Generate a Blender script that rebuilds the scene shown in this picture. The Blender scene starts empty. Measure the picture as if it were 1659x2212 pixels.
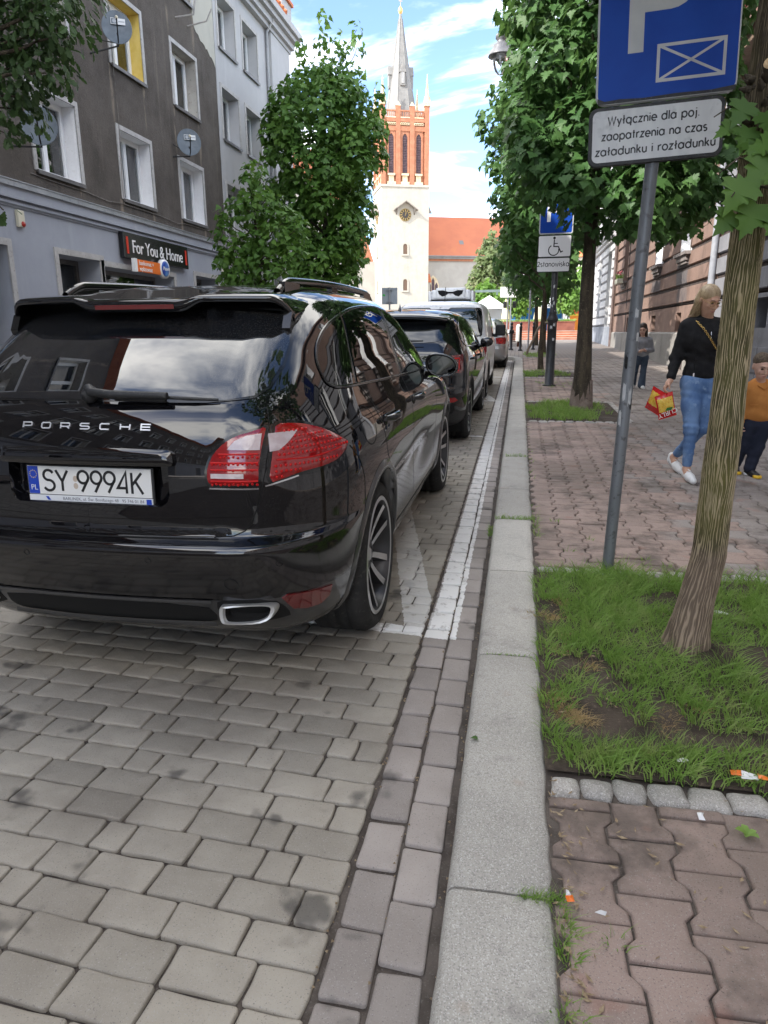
import bpy, bmesh, math, random
import numpy as np
from mathutils import Vector, Matrix, noise as mnoise
from mathutils.bvhtree import BVHTree
from mathutils.geometry import delaunay_2d_cdt, tessellate_polygon
SC = bpy.context.scene
COL = SC.collection
RND = random.Random(7)
PI = math.pi
SLOPE = 0.0192                      # the street climbs gently away from the camera
def gz(y):
 return SLOPE * min(max(y, -40.0), 47.0)
# ------------------------------------------------------------------ camera
cam_d = bpy.data.cameras.new('camera')
cam = bpy.data.objects.new('camera', cam_d)
COL.objects.link(cam)
cam_d.sensor_fit = 'VERTICAL'
cam_d.sensor_height = 24.0
cam_d.lens = 24.0 * 1491.27 / 2212.0
cam_d.clip_start = 0.05
cam_d.clip_end = 2000.0
_p, _y, _r = 0.2542, 0.1894, -0.0060
_f = Vector((-math.sin(_y) * math.cos(_p), math.cos(_y) * math.cos(_p), -math.sin(_p)))
_rt = Vector((math.cos(_y), math.sin(_y), 0.0))
_up = _rt.cross(_f)
_r2 = _rt * math.cos(_r) + _up * math.sin(_r)
_u2 = _up * math.cos(_r) - _rt * math.sin(_r)
_m = Matrix((( _r2.x, _u2.x, -_f.x, 0.0), (_r2.y, _u2.y, -_f.y, 0.0), (_r2.z, _u2.z, -_f.z, 1.5038), (0, 0, 0, 1)))
cam.matrix_world = _m
SC.camera = cam
# ------------------------------------------------------------------ sky and sun
SUN_EL, SUN_AZ = math.radians(37.0), math.radians(48.0)   # azimuth: direction the light travels, from +Y towards +X
wd = bpy.data.worlds.new('World')
SC.world = wd
wd.use_nodes = True
nt = wd.node_tree
nt.nodes.clear()
def nn(t, kind, **kw):
 n = t.nodes.new(kind)
 for k, v in kw.items():
  setattr(n, k, v)
 return n
w_out = nn(nt, 'ShaderNodeOutputWorld')
w_bg = nn(nt, 'ShaderNodeBackground')
w_bg.inputs['Strength'].default_value = 0.11
w_sky = nn(nt, 'ShaderNodeTexSky', sky_type='NISHITA')
w_sky.sun_disc = False
w_sky.sun_elevation = SUN_EL
w_sky.sun_rotation = math.atan2(-math.sin(SUN_AZ), -math.cos(SUN_AZ))
w_sky.air_density = 0.75
w_sky.dust_density = 0.6
w_sky.ozone_density = 2.2
w_tc = nn(nt, 'ShaderNodeTexCoord')
w_sep = nn(nt, 'ShaderNodeSeparateXYZ')
nt.links.new(w_tc.outputs['Generated'], w_sep.inputs[0])
# flat cloud deck: direction divided by its height gives a plane of cloud overhead
w_h = nn(nt, 'ShaderNodeMath', operation='ADD'); w_h.inputs[1].default_value = 0.22
nt.links.new(w_sep.outputs['Z'], w_h.inputs[0])
w_hm = nn(nt, 'ShaderNodeMath', operation='MAXIMUM'); w_hm.inputs[1].default_value = 0.05
nt.links.new(w_h.outputs[0], w_hm.inputs[0])
w_div = nn(nt, 'ShaderNodeVectorMath', operation='DIVIDE')
nt.links.new(w_tc.outputs['Generated'], w_div.inputs[0])
w_cmb = nn(nt, 'ShaderNodeCombineXYZ')
for i in range(3):
 nt.links.new(w_hm.outputs[0], w_cmb.inputs[i])
nt.links.new(w_cmb.outputs[0], w_div.inputs[1])
w_map = nn(nt, 'ShaderNodeMapping')
w_map.inputs['Location'].default_value = (3.1, 1.7, 0.4)
w_map.inputs['Scale'].default_value = (1.0, 1.5, 1.0)
nt.links.new(w_div.outputs[0], w_map.inputs['Vector'])
w_n = nn(nt, 'ShaderNodeTexNoise')
w_n.inputs['Scale'].default_value = 1.35
w_n.inputs['Detail'].default_value = 7.0
w_n.inputs['Roughness'].default_value = 0.58
w_n.inputs['Distortion'].default_value = 0.35
nt.links.new(w_map.outputs[0], w_n.inputs['Vector'])
w_rmp = nn(nt, 'ShaderNodeMapRange', interpolation_type='SMOOTHSTEP')
w_rmp.inputs['From Min'].default_value = 0.44
w_rmp.inputs['From Max'].default_value = 0.63
w_rmp.inputs['To Max'].default_value = 0.88
nt.links.new(w_n.outputs['Fac'], w_rmp.inputs['Value'])
w_mix = nn(nt, 'ShaderNodeMix', data_type='RGBA')
nt.links.new(w_rmp.outputs[0], w_mix.inputs['Factor'])
nt.links.new(w_sky.outputs[0], w_mix.inputs['A'])
w_mix.inputs['B'].default_value = (13.0, 12.7, 12.1, 1.0)
nt.links.new(w_mix.outputs['Result'], w_bg.inputs['Color'])
nt.links.new(w_bg.outputs[0], w_out.inputs['Surface'])
sun_d = bpy.data.lights.new('sun', 'SUN')
sun_d.energy = 2.0
sun_d.angle = math.radians(0.5)
sun_d.color = (1.0, 0.95, 0.87)
sun = bpy.data.objects.new('sun', sun_d)
COL.objects.link(sun)
_sd = Vector((math.sin(SUN_AZ) * math.cos(SUN_EL), math.cos(SUN_AZ) * math.cos(SUN_EL), -math.sin(SUN_EL)))
sun.rotation_euler = _sd.to_track_quat('-Z', 'Y').to_euler()
sun.location = (-30, -30, 40)
SC.view_settings.view_transform = 'Standard'
SC.view_settings.look = 'None'
SC.view_settings.gamma = 1.0
SC.view_settings.use_curve_mapping = False
SC.view_settings.exposure = 2.05
SC.cycles.max_bounces = 8
SC.cycles.transparent_max_bounces = 12
SC.cycles.use_denoising = True
# ------------------------------------------------------------------ helpers
class MB:
 """collects shapes, links them as one mesh object"""
 def __init__(s):
  s.v = []; s.f = []; s.m = []; s.s = []
 def add(s, vs, fs, mi=0, smooth=False, M=None):
  b = len(s.v)
  if M is not None:
   vs = [tuple(M @ Vector(p)) for p in vs]
  s.v.extend([tuple(p) for p in vs])
  for f in fs:
   s.f.append(tuple(i + b for i in f)); s.m.append(mi); s.s.append(smooth)
  return s
 def box(s, lo, hi, mi=0, M=None, ch=0.0):
  x0, y0, z0 = lo; x1, y1, z1 = hi
  if ch <= 0:
   vs = [(x0,y0,z0),(x1,y0,z0),(x1,y1,z0),(x0,y1,z0),(x0,y0,z1),(x1,y0,z1),(x1,y1,z1),(x0,y1,z1)]
   fs = [(3,2,1,0),(4,5,6,7),(0,1,5,4),(1,2,6,5),(2,3,7,6),(3,0,4,7)]
   return s.add(vs, fs, mi, False, M)
  bm = bmesh.new()
  bmesh.ops.create_cube(bm, size=1.0)
  for v in bm.verts:
   v.co = Vector(((x0+x1)/2 + v.co.x*(x1-x0), (y0+y1)/2 + v.co.y*(y1-y0), (z0+z1)/2 + v.co.z*(z1-z0)))
  bmesh.ops.bevel(bm, geom=list(bm.edges), offset=ch, segments=2, affect='EDGES', profile=0.6)
  s.bm(bm, mi, False, M)
  return s
 def bm(s, bm, mi=0, smooth=False, M=None):
  bm.verts.index_update()
  s.add([v.co[:] for v in bm.verts], [[v.index for v in f.verts] for f in bm.faces], mi, smooth, M)
  bm.free()
  return s
 def tube(s, pts, r, n=10, mi=0, caps=True, smooth=True, M=None):
  pts = [Vector(p) for p in pts]
  rs = r if hasattr(r, '__len__') else [r] * len(pts)
  vs = []; fs = []
  t0 = (pts[1] - pts[0]).normalized()
  a = t0.orthogonal().normalized()
  for i, p in enumerate(pts):
   if i == 0: t = pts[1] - pts[0]
   elif i == len(pts) - 1: t = pts[-1] - pts[-2]
   else: t = (pts[i+1] - pts[i]).normalized() + (pts[i] - pts[i-1]).normalized()
   t.normalize()
   a = (a - t * a.dot(t))
   if a.length < 1e-6: a = t.orthogonal()
   a.normalize()
   b = t.cross(a)
   for k in range(n):
    q = 2 * PI * k / n
    vs.append(p + (a * math.cos(q) + b * math.sin(q)) * rs[i])
  for i in range(len(pts) - 1):
   for k in range(n):
    k2 = (k + 1) % n
    fs.append((i*n+k, i*n+k2, (i+1)*n+k2, (i+1)*n+k))
  s.add(vs, fs, mi, smooth, M)
  if caps:
   s.add(vs[:n], [tuple(range(n))[::-1]], mi, False, M)
   s.add(vs[-n:], [tuple(range(n))], mi, False, M)
  return s
 def lathe(s, prof, n=20, mi=0, M=None, smooth=True, a0=0.0, a1=2*PI):
  full = abs(a1 - a0 - 2*PI) < 1e-6
  k_n = n if full else n + 1
  vs = []; fs = []
  for r, z in prof:
   for k in range(k_n):
    q = a0 + (a1 - a0) * k / n
    vs.append((r * math.cos(q), r * math.sin(q), z))
  for i in range(len(prof) - 1):
   for k in range(n):
    k2 = (k + 1) % k_n
    fs.append((i*k_n+k, i*k_n+k2, (i+1)*k_n+k2, (i+1)*k_n+k))
  return s.add(vs, fs, mi, smooth, M)
 def prism(s, poly, z0, z1, mi=0, M=None):
  """2D polygon (x,y) raised from z0 to z1"""
  n = len(poly)
  tri = tessellate_polygon([[Vector((p[0], p[1], 0)) for p in poly]])
  ar = sum(poly[i][0]*poly[(i+1)%n][1] - poly[(i+1)%n][0]*poly[i][1] for i in range(n))
  vs = [(p[0], p[1], z0) for p in poly] + [(p[0], p[1], z1) for p in poly]
  fs = []
  for t in tri:
   t = list(t)
   a = (poly[t[1]][0]-poly[t[0]][0])*(poly[t[2]][1]-poly[t[0]][1]) - (poly[t[2]][0]-poly[t[0]][0])*(poly[t[1]][1]-poly[t[0]][1])
   if a < 0: t = t[::-1]
   fs.append(tuple(i + n for i in t)); fs.append(tuple(t[::-1]))
  for i in range(n):
   j = (i + 1) % n
   fs.append((i, j, j + n, i + n) if ar > 0 else (j, i, i + n, j + n))
  return s.add(vs, fs, mi, False, M)
 def build(s, name, mats, parent=None, kind=None):
  me = bpy.data.meshes.new(name)
  me.from_pydata(s.v, [], s.f)
  if not isinstance(mats, (list, tuple)): mats = [mats]
  for m in mats: me.materials.append(m)
  me.polygons.foreach_set('material_index', s.m)
  me.polygons.foreach_set('use_smooth', s.s)
  me.update()
  o = bpy.data.objects.new(name, me)
  COL.objects.link(o)
  if parent is not None: o.parent = parent
  if kind: o['kind'] = kind
  return o
def tag(o, label, cat, group=None):
 o['label'] = label; o['category'] = cat
 if group: o['group'] = group
 return o
def struct(o):
 o['kind'] = 'structure'; return o
def empty(name, loc=(0,0,0), rot=(0,0,0), label=None, cat=None, group=None):
 o = bpy.data.objects.new(name, None)
 COL.objects.link(o)
 o.location = loc; o.rotation_euler = rot
 o.empty_display_size = 0.2
 if label: tag(o, label, cat, group)
 return o
def dup(o, loc=None, rot=None, label=None, parent=None):
 c = o.copy(); COL.objects.link(c)
 if parent is not None: c.parent = parent
 if loc is not None: c.location = loc
 if rot is not None: c.rotation_euler = rot
 if label: c['label'] = label
 for ch in list(o.children): dup(ch, parent=c)
 return c
def T(x, y, z): return Matrix.Translation((x, y, z))
def RX(a): return Matrix.Rotation(a, 4, 'X')
def RY(a): return Matrix.Rotation(a, 4, 'Y')
def RZ(a): return Matrix.Rotation(a, 4, 'Z')
def S3(x, y, z): return Matrix.Diagonal((x, y, z, 1))
# ------------------------------------------------------------------ materials
def pmat(name, col, rough=0.6, metal=0.0, spec=0.5, coat=0.0, coat_rough=0.03, trans=0.0, ior=1.5):
 m = bpy.data.materials.new(name); m.use_nodes = True
 b = m.node_tree.nodes['Principled BSDF']
 b.inputs['Base Color'].default_value = (*col, 1)
 b.inputs['Roughness'].default_value = rough
 b.inputs['Metallic'].default_value = metal
 b.inputs['Specular IOR Level'].default_value = spec
 b.inputs['Coat Weight'].default_value = coat
 b.inputs['Coat Roughness'].default_value = coat_rough
 b.inputs['Transmission Weight'].default_value = trans
 b.inputs['IOR'].default_value = ior
 return m
def bsdf(m): return m.node_tree.nodes['Principled BSDF']
def noise_node(t, vec, scale, detail=4, rough=0.55, dist=0.0, loc=(0,0,0), vscale=(1,1,1)):
 mp = nn(t, 'ShaderNodeMapping')
 mp.inputs['Scale'].default_value = vscale; mp.inputs['Location'].default_value = loc
 t.links.new(vec, mp.inputs['Vector'])
 n = nn(t, 'ShaderNodeTexNoise')
 n.inputs['Scale'].default_value = scale; n.inputs['Detail'].default_value = detail
 n.inputs['Roughness'].default_value = rough; n.inputs['Distortion'].default_value = dist
 t.links.new(mp.outputs[0], n.inputs['Vector'])
 return n.outputs['Fac']
def ramp(t, fac, a, b, lo=0.0, hi=1.0, smooth=True):
 r = nn(t, 'ShaderNodeMapRange')
 if smooth: r.interpolation_type = 'SMOOTHSTEP'
 r.inputs['From Min'].default_value = a; r.inputs['From Max'].default_value = b
 r.inputs['To Min'].default_value = lo; r.inputs['To Max'].default_value = hi
 t.links.new(fac, r.inputs['Value'])
 return r.outputs[0]
def math_n(t, op, a, b=None):
 n = nn(t, 'ShaderNodeMath', operation=op)
 for i, x in enumerate((a, b)):
  if x is None: continue
  if isinstance(x, (int, float)): n.inputs[i].default_value = x
  else: t.links.new(x, n.inputs[i])
 return n.outputs[0]
def mixc(t, fac, a, b, mode='MIX'):
 n = nn(t, 'ShaderNodeMix', data_type='RGBA', blend_type=mode)
 if isinstance(fac, (int, float)): n.inputs['Factor'].default_value = fac
 else: t.links.new(fac, n.inputs['Factor'])
 for k, x in (('A', a), ('B', b)):
  if isinstance(x, tuple): n.inputs[k].default_value = (*x[:3], 1)
  else: t.links.new(x, n.inputs[k])
 return n.outputs['Result']
def bump(t, height, strength=0.3, dist=0.01, normal=None):
 n = nn(t, 'ShaderNodeBump')
 n.inputs['Strength'].default_value = strength; n.inputs['Distance'].default_value = dist
 t.links.new(height, n.inputs['Height'])
 if normal is not None: t.links.new(normal, n.inputs['Normal'])
 return n.outputs[0]
def wpos(t): return nn(t, 'ShaderNodeNewGeometry').outputs['Position']
def opos(t): return nn(t, 'ShaderNodeTexCoord').outputs['Object']
def orand(t): return nn(t, 'ShaderNodeObjectInfo').outputs['Random']
def irand(t): return nn(t, 'ShaderNodeNewGeometry').outputs['Random Per Island']
def nmat(name, c1, c2, scale=6.0, rough=0.75, c3=None, s3=40.0, bmp=0.25, bscale=60.0, bdist=0.004, spec=0.35, metal=0.0,
         vs=(1,1,1), lo=0.35, hi=0.65, rand=0.0, world=True, coat=0.0):
 """two-tone noise material with fine grain"""
 m = pmat(name, c1, rough, metal, spec, coat)
 t = m.node_tree; b = bsdf(m)
 p = wpos(t) if world else opos(t)
 f = ramp(t, noise_node(t, p, scale, 5, 0.6, 0.2, vscale=vs), lo, hi)
 c = mixc(t, f, c1, c2)
 if c3 is not None:
  c = mixc(t, ramp(t, noise_node(t, p, s3, 3, 0.6), 0.56, 0.72), c, c3)
 if rand > 0:
  r = math_n(t, 'MULTIPLY_ADD', orand(t), 2 * rand);
  r.node.inputs[2].default_value = 1 - rand
  h = nn(t, 'ShaderNodeHueSaturation'); t.links.new(r, h.inputs['Value']); t.links.new(c, h.inputs['Color']); c = h.outputs[0]
 t.links.new(c, b.inputs['Base Color'])
 if bmp > 0:
  t.links.new(bump(t, noise_node(t, p, bscale, 4, 0.65), bmp, bdist), b.inputs['Normal'])
 return m
def text_mesh(body, size, depth, align='CENTER', spacing=1.0, sx=1.0):
 """lettering in the built-in typeface as a mesh in the XY plane"""
 cu = bpy.data.curves.new('lettering', 'FONT')
 cu.body = body; cu.size = size; cu.extrude = depth; cu.align_x = align; cu.align_y = 'CENTER'
 cu.space_character = spacing; cu.resolution_u = 3
 o = bpy.data.objects.new('lettering', cu); COL.objects.link(o)
 dg = bpy.context.evaluated_depsgraph_get()
 me = bpy.data.meshes.new_from_object(o.evaluated_get(dg))
 bpy.data.objects.remove(o)
 vs = [(v.co.x * sx, v.co.y, v.co.z) for v in me.vertices]; fs = [tuple(p.vertices) for p in me.polygons]
 bpy.data.meshes.remove(me)
 return vs, fs
# stroke letters: geometric road-sign hand, single-storey a; units: x-height 1, cap height 1.42
def _arc(cx, cy, rx, ry, a0, a1, n=14):
 return [(cx + rx * math.cos(math.radians(a0 + (a1 - a0) * i / n)), cy + ry * math.sin(math.radians(a0 + (a1 - a0) * i / n))) for i in range(n + 1)]
_o = lambda cx, w=0.46: _arc(cx, 0.5, w, 0.5, 0, 360, 22)
STROKES = {
 'a': (1.0, [_o(0.46), [(0.92, 1.0), (0.92, 0.0)]]),
 'ą': (1.0, [_o(0.46), [(0.92, 1.0), (0.92, 0.0), (0.8, -0.16), (0.84, -0.3), (1.0, -0.32)]]),
 'c': (0.8, [_arc(0.46, 0.5, 0.46, 0.5, 45, 315)]),
 'd': (1.0, [_o(0.46), [(0.92, 1.5), (0.92, 0.0)]]),
 'e': (0.92, [[(0.02, 0.5)] + [(0.9, 0.5)] + _arc(0.46, 0.5, 0.46, 0.5, 0, 310)]),
 'i': (0.12, [[(0.06, 0), (0.06, 1.0)], [(0.06, 1.26), (0.06, 1.42)]]),
 'j': (0.3, [_arc(0.0, -0.12, 0.2, 0.22, -90, 0, 6) + [(0.2, 1.0)], [(0.2, 1.26), (0.2, 1.42)]]),
 'k': (0.72, [[(0.05, 0), (0.05, 1.5)], [(0.66, 1.0), (0.08, 0.42)], [(0.28, 0.6), (0.72, 0.0)]]),
 'l': (0.12, [[(0.06, 0), (0.06, 1.5)]]),
 'ł': (0.4, [[(0.2, 0), (0.2, 1.5)], [(-0.03, 0.62), (0.43, 0.94)]]),
 'n': (0.78, [[(0.05, 0), (0.05, 1.0)], [(0.05, 0.55)] + _arc(0.4, 0.58, 0.35, 0.4, 170, 0, 10) + [(0.75, 0)]]),
 'o': (0.94, [_o(0.47)]),
 'p': (1.0, [_o(0.52), [(0.06, 1.0), (0.06, -0.48)]]),
 'r': (0.5, [[(0.05, 0), (0.05, 1.0)], [(0.05, 0.5)] + _arc(0.45, 0.55, 0.4, 0.42, 175, 70, 6)]),
 's': (0.66, [_arc(0.33, 0.74, 0.28, 0.25, 40, 250, 10) + _arc(0.33, 0.25, 0.3, 0.26, 90, -140, 10)]),
 't': (0.46, [[(0.22, 1.4), (0.22, 0.0)], [(0.0, 0.96), (0.46, 0.96)]]),
 'u': (0.78, [[(0.05, 1.0)] + _arc(0.4, 0.42, 0.35, 0.42, 180, 360, 10) + [(0.75, 1.0)], [(0.75, 0.5), (0.75, 0)]]),
 'w': (1.2, [[(0, 1), (0.32, 0), (0.6, 0.95), (0.88, 0), (1.2, 1)]]),
 'y': (0.78, [[(0, 1.0), (0.4, 0.05)], [(0.78, 1.0), (0.22, -0.48)]]),
 'z': (0.7, [[(0.02, 0.96), (0.66, 0.96), (0.02, 0.04), (0.7, 0.04)]]),
 '.': (0.14, [[(0.07, 0.0), (0.07, 0.14)]]),
 ' ': (0.42, []),
 'W': (1.5, [[(0, 1.42), (0.38, 0), (0.75, 1.38), (1.12, 0), (1.5, 1.42)]]),
 '2': (0.78, [_arc(0.39, 1.02, 0.36, 0.38, 170, -35, 12) + [(0.02, 0.03), (0.78, 0.03)]]),
 'S': (0.86, [_arc(0.43, 1.06, 0.38, 0.35, 25, 255, 12) + _arc(0.43, 0.36, 0.41, 0.36, 80, -155, 12)]),
 'Y': (0.9, [[(0, 1.42), (0.45, 0.66)], [(0.9, 1.42), (0.45, 0.66), (0.45, 0)]]),
 '9': (0.84, [_arc(0.42, 1.0, 0.4, 0.42, 0, 360, 22), [(0.8, 0.88), (0.28, 0)]]),
 '4': (0.86, [[(0.66, 0), (0.66, 1.42), (0.0, 0.36), (0.66, 0.36)]]),
 'K': (0.84, [[(0.05, 0), (0.05, 1.42)], [(0.8, 1.42), (0.08, 0.6)], [(0.3, 0.86), (0.84, 0)]]),
}
def stroke(mb, pts, w, mi=0, M=None, d=0.0006):
 """a flat ribbon along 2D points (mitred), d thick"""
 n = len(pts); P = [Vector(p) for p in pts]
 closed = n > 3 and (P[0] - P[-1]).length < 1e-6
 L = []; R = []
 for i in range(n):
  if closed and i in (0, n - 1): a = P[0] - P[-2]; b = P[1] - P[0]
  else:
   a = P[i] - P[i-1] if i > 0 else P[1] - P[0]
   b = P[i+1] - P[i] if i < n - 1 else P[-1] - P[-2]
  a = a.normalized(); b = b.normalized()
  na = Vector((-a.y, a.x)); nb = Vector((-b.y, b.x)); m = na + nb
  if m.length < 1e-4: m = na
  m.normalize()
  k = min(2.2, 1.0 / max(0.3, m.dot(na)))
  L.append(P[i] + m * (w / 2 * k)); R.append(P[i] - m * (w / 2 * k))
 vs = [(p.x, p.y, d) for p in L] + [(p.x, p.y, d) for p in R] + [(p.x, p.y, 0) for p in L] + [(p.x, p.y, 0) for p in R]
 fs = []
 for i in range(n - 1):
  fs += [(n+i, n+i+1, i+1, i), (2*n+i, i, i+1, 2*n+i+1)[::-1], (n+i, 3*n+i, 3*n+i+1, n+i+1)[::-1]]
 mb.add(vs, fs, mi, False, M)
def stroke_text(mb, body, h, w, gap=0.22, center=True, mi=0, M=None, sx=1.0, d=0.0006):
 """h = x-height in metres, w = stroke width"""
 tot = sum(STROKES[c][0] + gap for c in body) - gap
 x = -tot / 2 if center else 0.0
 for c in body:
  adv, ss = STROKES[c]
  for s_ in ss:
   stroke(mb, [((x + p[0]) * h * sx, p[1] * h) for p in s_], w, mi, M, d)
  x += adv + gap
 return tot * h * sx
# ------------------------------------------------------------------ ground
KERB_L, KERB_R = -0.126, 0.14
WALL_R, WALL_L = 4.4, -9.4
PW = 0.10                                   # pavement is this much above the road
PITS = [(0.15, 1.46, 2.0, 3.83), (0.17, 1.5, 10.0, 12.3), (0.18, 1.35, 17.5, 19.3), (0.2, 1.5, 26.2, 29.6), (0.2, 1.5, 36.5, 39.0)]
def sheet(name, x0, x1, y0, y1, dz, mat, ny=24, parent=None):
 mb = MB(); vs = []; fs = []
 for i in range(ny + 1):
  y = y0 + (y1 - y0) * i / ny
  vs += [(x0, y, gz(y) + dz), (x1, y, gz(y) + dz)]
 for i in range(ny):
  fs.append((2*i, 2*i+1, 2*i+3, 2*i+2))
 mb.add(vs, fs)
 return mb.build(name, mat, parent)
m_grit = nmat('joint grit', (0.05, 0.04, 0.033), (0.1, 0.083, 0.07), 9, 0.95, (0.14, 0.125, 0.11), 160, 0.6, 140, 0.004)
m_soil = nmat('soil', (0.035, 0.026, 0.02), (0.075, 0.057, 0.043), 7, 0.95, (0.13, 0.1, 0.075), 60, 0.8, 90, 0.012)
# cobble material: concrete grey, oil spots, worn white paint lines
def cobble_mat(name, ca, cb, paint=True):
 m = pmat(name, ca, 0.72, spec=0.35)
 t = m.node_tree; b = bsdf(m); p = wpos(t)
 c = mixc(t, ramp(t, noise_node(t, p, 3.2, 5, 0.6), 0.35, 0.65), ca, cb)
 r = math_n(t, 'MULTIPLY_ADD', orand(t), 0.34); r.node.inputs[2].default_value = 0.83
 r2 = math_n(t, 'MULTIPLY_ADD', irand(t), 0.26); r2.node.inputs[2].default_value = 0.87
 hs = nn(t, 'ShaderNodeHueSaturation'); t.links.new(math_n(t, 'MULTIPLY', r, r2), hs.inputs['Value']); t.links.new(c, hs.inputs['Color']); c = hs.outputs[0]
 # aggregate speckle
 c = mixc(t, ramp(t, noise_node(t, p, 260, 2, 0.7), 0.58, 0.72), c, (0.36, 0.345, 0.32))
 c = mixc(t, ramp(t, noise_node(t, p, 200, 2, 0.7, loc=(3, 1, 0)), 0.6, 0.72, 0, 0.7), c, (0.1, 0.09, 0.085))
 # oil and damp stains
 c = mixc(t, ramp(t, noise_node(t, p, 4.6, 3, 0.5, loc=(7, 3, 1)), 0.63, 0.72, 0, 0.72), c, (0.055, 0.05, 0.046))
 c = mixc(t, ramp(t, noise_node(t, p, 1.3, 4, 0.6, loc=(2, 9, 1)), 0.5, 0.75, 0, 0.4), c, (0.16, 0.135, 0.11))
 if paint:
  sp = nn(t, 'ShaderNodeSeparateXYZ')
  wob = noise_node(t, p, 26, 3, 0.6)
  off = math_n(t, 'MULTIPLY_ADD', wob, 0.03); off.node.inputs[2].default_value = -0.015
  t.links.new(p, sp.inputs[0])
  x = math_n(t, 'ADD', sp.outputs['X'], off); y = math_n(t, 'ADD', sp.outputs['Y'], off)
  def band(v, lo, hi):
   return math_n(t, 'MULTIPLY', math_n(t, 'GREATER_THAN', v, lo), math_n(t, 'LESS_THAN', v, hi))
  m1 = math_n(t, 'MULTIPLY', band(x, -0.385, -0.245), math_n(t, 'GREATER_THAN', y, 3.11))
  def endline(y0, x0=-2.3):
   e = math_n(t, 'MULTIPLY_ADD', x, 0.08); e.node.inputs[2].default_value = 0.02
   v = math_n(t, 'ADD', y, e)
   return math_n(t, 'MULTIPLY', band(v, y0 - 0.05, y0 + 0.05), band(x, x0, -0.245))
  def diag(y0, ln, sg=-1):
   a = math_n(t, 'MULTIPLY_ADD', y, 0.21 * -sg); a.node.inputs[2].default_value = -sg * -0.21 * y0
   u = math_n(t, 'ADD', x, a)
   return math_n(t, 'MULTIPLY', band(u, -0.51, -0.345), band(y, y0, y0 + ln))
  mk = m1
  for q in (endline(3.15), endline(9.1), endline(13.2), math_n(t, 'MULTIPLY', diag(3.2, 5.8), 0.6), diag(13.2, 5.5), endline(18.6)):
   mk = math_n(t, 'MAXIMUM', mk, q)
  wear = ramp(t, noise_node(t, p, 14, 5, 0.72), 0.30, 0.46, 0.2, 0.97)
  far = ramp(t, sp.outputs['Y'], 3.6, 4.6, 1.0, 0.75)
  dg = math_n(t, 'MULTIPLY', mk, math_n(t, 'MULTIPLY', wear, far))
  c = mixc(t, dg, c, (0.78, 0.77, 0.74))
 t.links.new(c, b.inputs['Base Color'])
 h = math_n(t, 'ADD', noise_node(t, p, 130, 4, 0.7), math_n(t, 'MULTIPLY', noise_node(t, p, 22, 3, 0.5), 0.8))
 t.links.new(bump(t, h, 0.42, 0.004), b.inputs['Normal'])
 return m
m_cob = cobble_mat('grey concrete block', (0.265, 0.238, 0.196), (0.325, 0.295, 0.245))
m_gut = cobble_mat('pinkish gutter block', (0.265, 0.232, 0.208), (0.32, 0.283, 0.256))
road = struct(sheet('road', -7.3, -0.128, -25, 47, -0.016, m_grit, 36))
# the far lane, from where the single stones can no longer be told apart
def brick_mat():
 m = pmat('far cobbles', (0.24, 0.23, 0.21), 0.75)
 t = m.node_tree; b = bsdf(m)
 br = nn(t, 'ShaderNodeTexBrick'); t.links.new(wpos(t), br.inputs['Vector'])
 br.inputs['Scale'].default_value = 1.0; br.inputs['Mortar Size'].default_value = 0.006
 br.inputs['Brick Width'].default_value = 0.215; br.inputs['Row Height'].default_value = 0.118
 br.inputs['Color1'].default_value = (0.23, 0.22, 0.2, 1); br.inputs['Color2'].default_value = (0.29, 0.275, 0.25, 1)
 br.inputs['Mortar'].default_value = (0.06, 0.05, 0.045, 1)
 t.links.new(br.outputs['Color'], b.inputs['Base Color'])
 return m
m_farcob = brick_mat()
sheet('far_lane_paving', -7.3, -3.35, -25, 47, -0.006, m_farcob, 36, road)
def stone_mesh(lx, ly, r, seed, pts=None, depth=0.035, inset=0.006, jit=0.0016, dome=0.0015):
 """a paving stone with worn rounded edges, top at z=0; outline optional"""
 rr = random.Random(seed)
 if pts is None:
  pts = []
  hx, hy = lx / 2, ly / 2
  for cx, cy, a0 in ((hx-r, hy-r, 0), (-hx+r, hy-r, 90), (-hx+r, -hy+r, 180), (hx-r, -hy+r, 270)):
   ox, oy = rr.uniform(-jit, jit) * 1.3, rr.uniform(-jit, jit) * 1.3      # each corner worn as one
   for k in range(3):
    a = math.radians(a0 + 45 * k)
    pts.append((cx + r * math.cos(a) + ox, cy + r * math.sin(a) + oy))
   nxt = {0: (0, hy), 90: (-hx, 0), 180: (0, -hy), 270: (hx, 0)}[a0]
   pts.append((nxt[0] + rr.uniform(-jit, jit) * .6, nxt[1] + rr.uniform(-jit, jit) * .6))
 n = len(pts)
 vs = [(x, y, -depth) for x, y in pts] + [(x, y, -inset * 0.9) for x, y in pts]
 for x, y in pts:
  l = math.hypot(x, y); k = max(0.0, (l - inset) / l)
  vs.append((x * k, y * k, -inset * 0.25))
 for x, y in pts:
  l = math.hypot(x, y); k = max(0.0, (l - inset * 2.6) / l)
  vs.append((x * k, y * k, dome * 0.7 + rr.uniform(-0.00025, 0.00025)))
 vs.append((0, 0, dome))
 fs = []
 for j in range(3):
  for i in range(n):
   k = (i + 1) % n
   fs.append((j*n+i, j*n+k, (j+1)*n+k, (j+1)*n+i))
 for i in range(n):
  fs.append((3*n+i, 3*n+(i+1) % n, 4*n))
 return vs, fs
def as_mesh(name, vf, mat, smooth=True):
 me = bpy.data.meshes.new(name); me.from_pydata([tuple(v) for v in vf[0]], [], vf[1]); me.materials.append(mat)
 me.polygons.foreach_set('use_smooth', [smooth] * len(me.polygons)); me.update()
 return me
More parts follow.
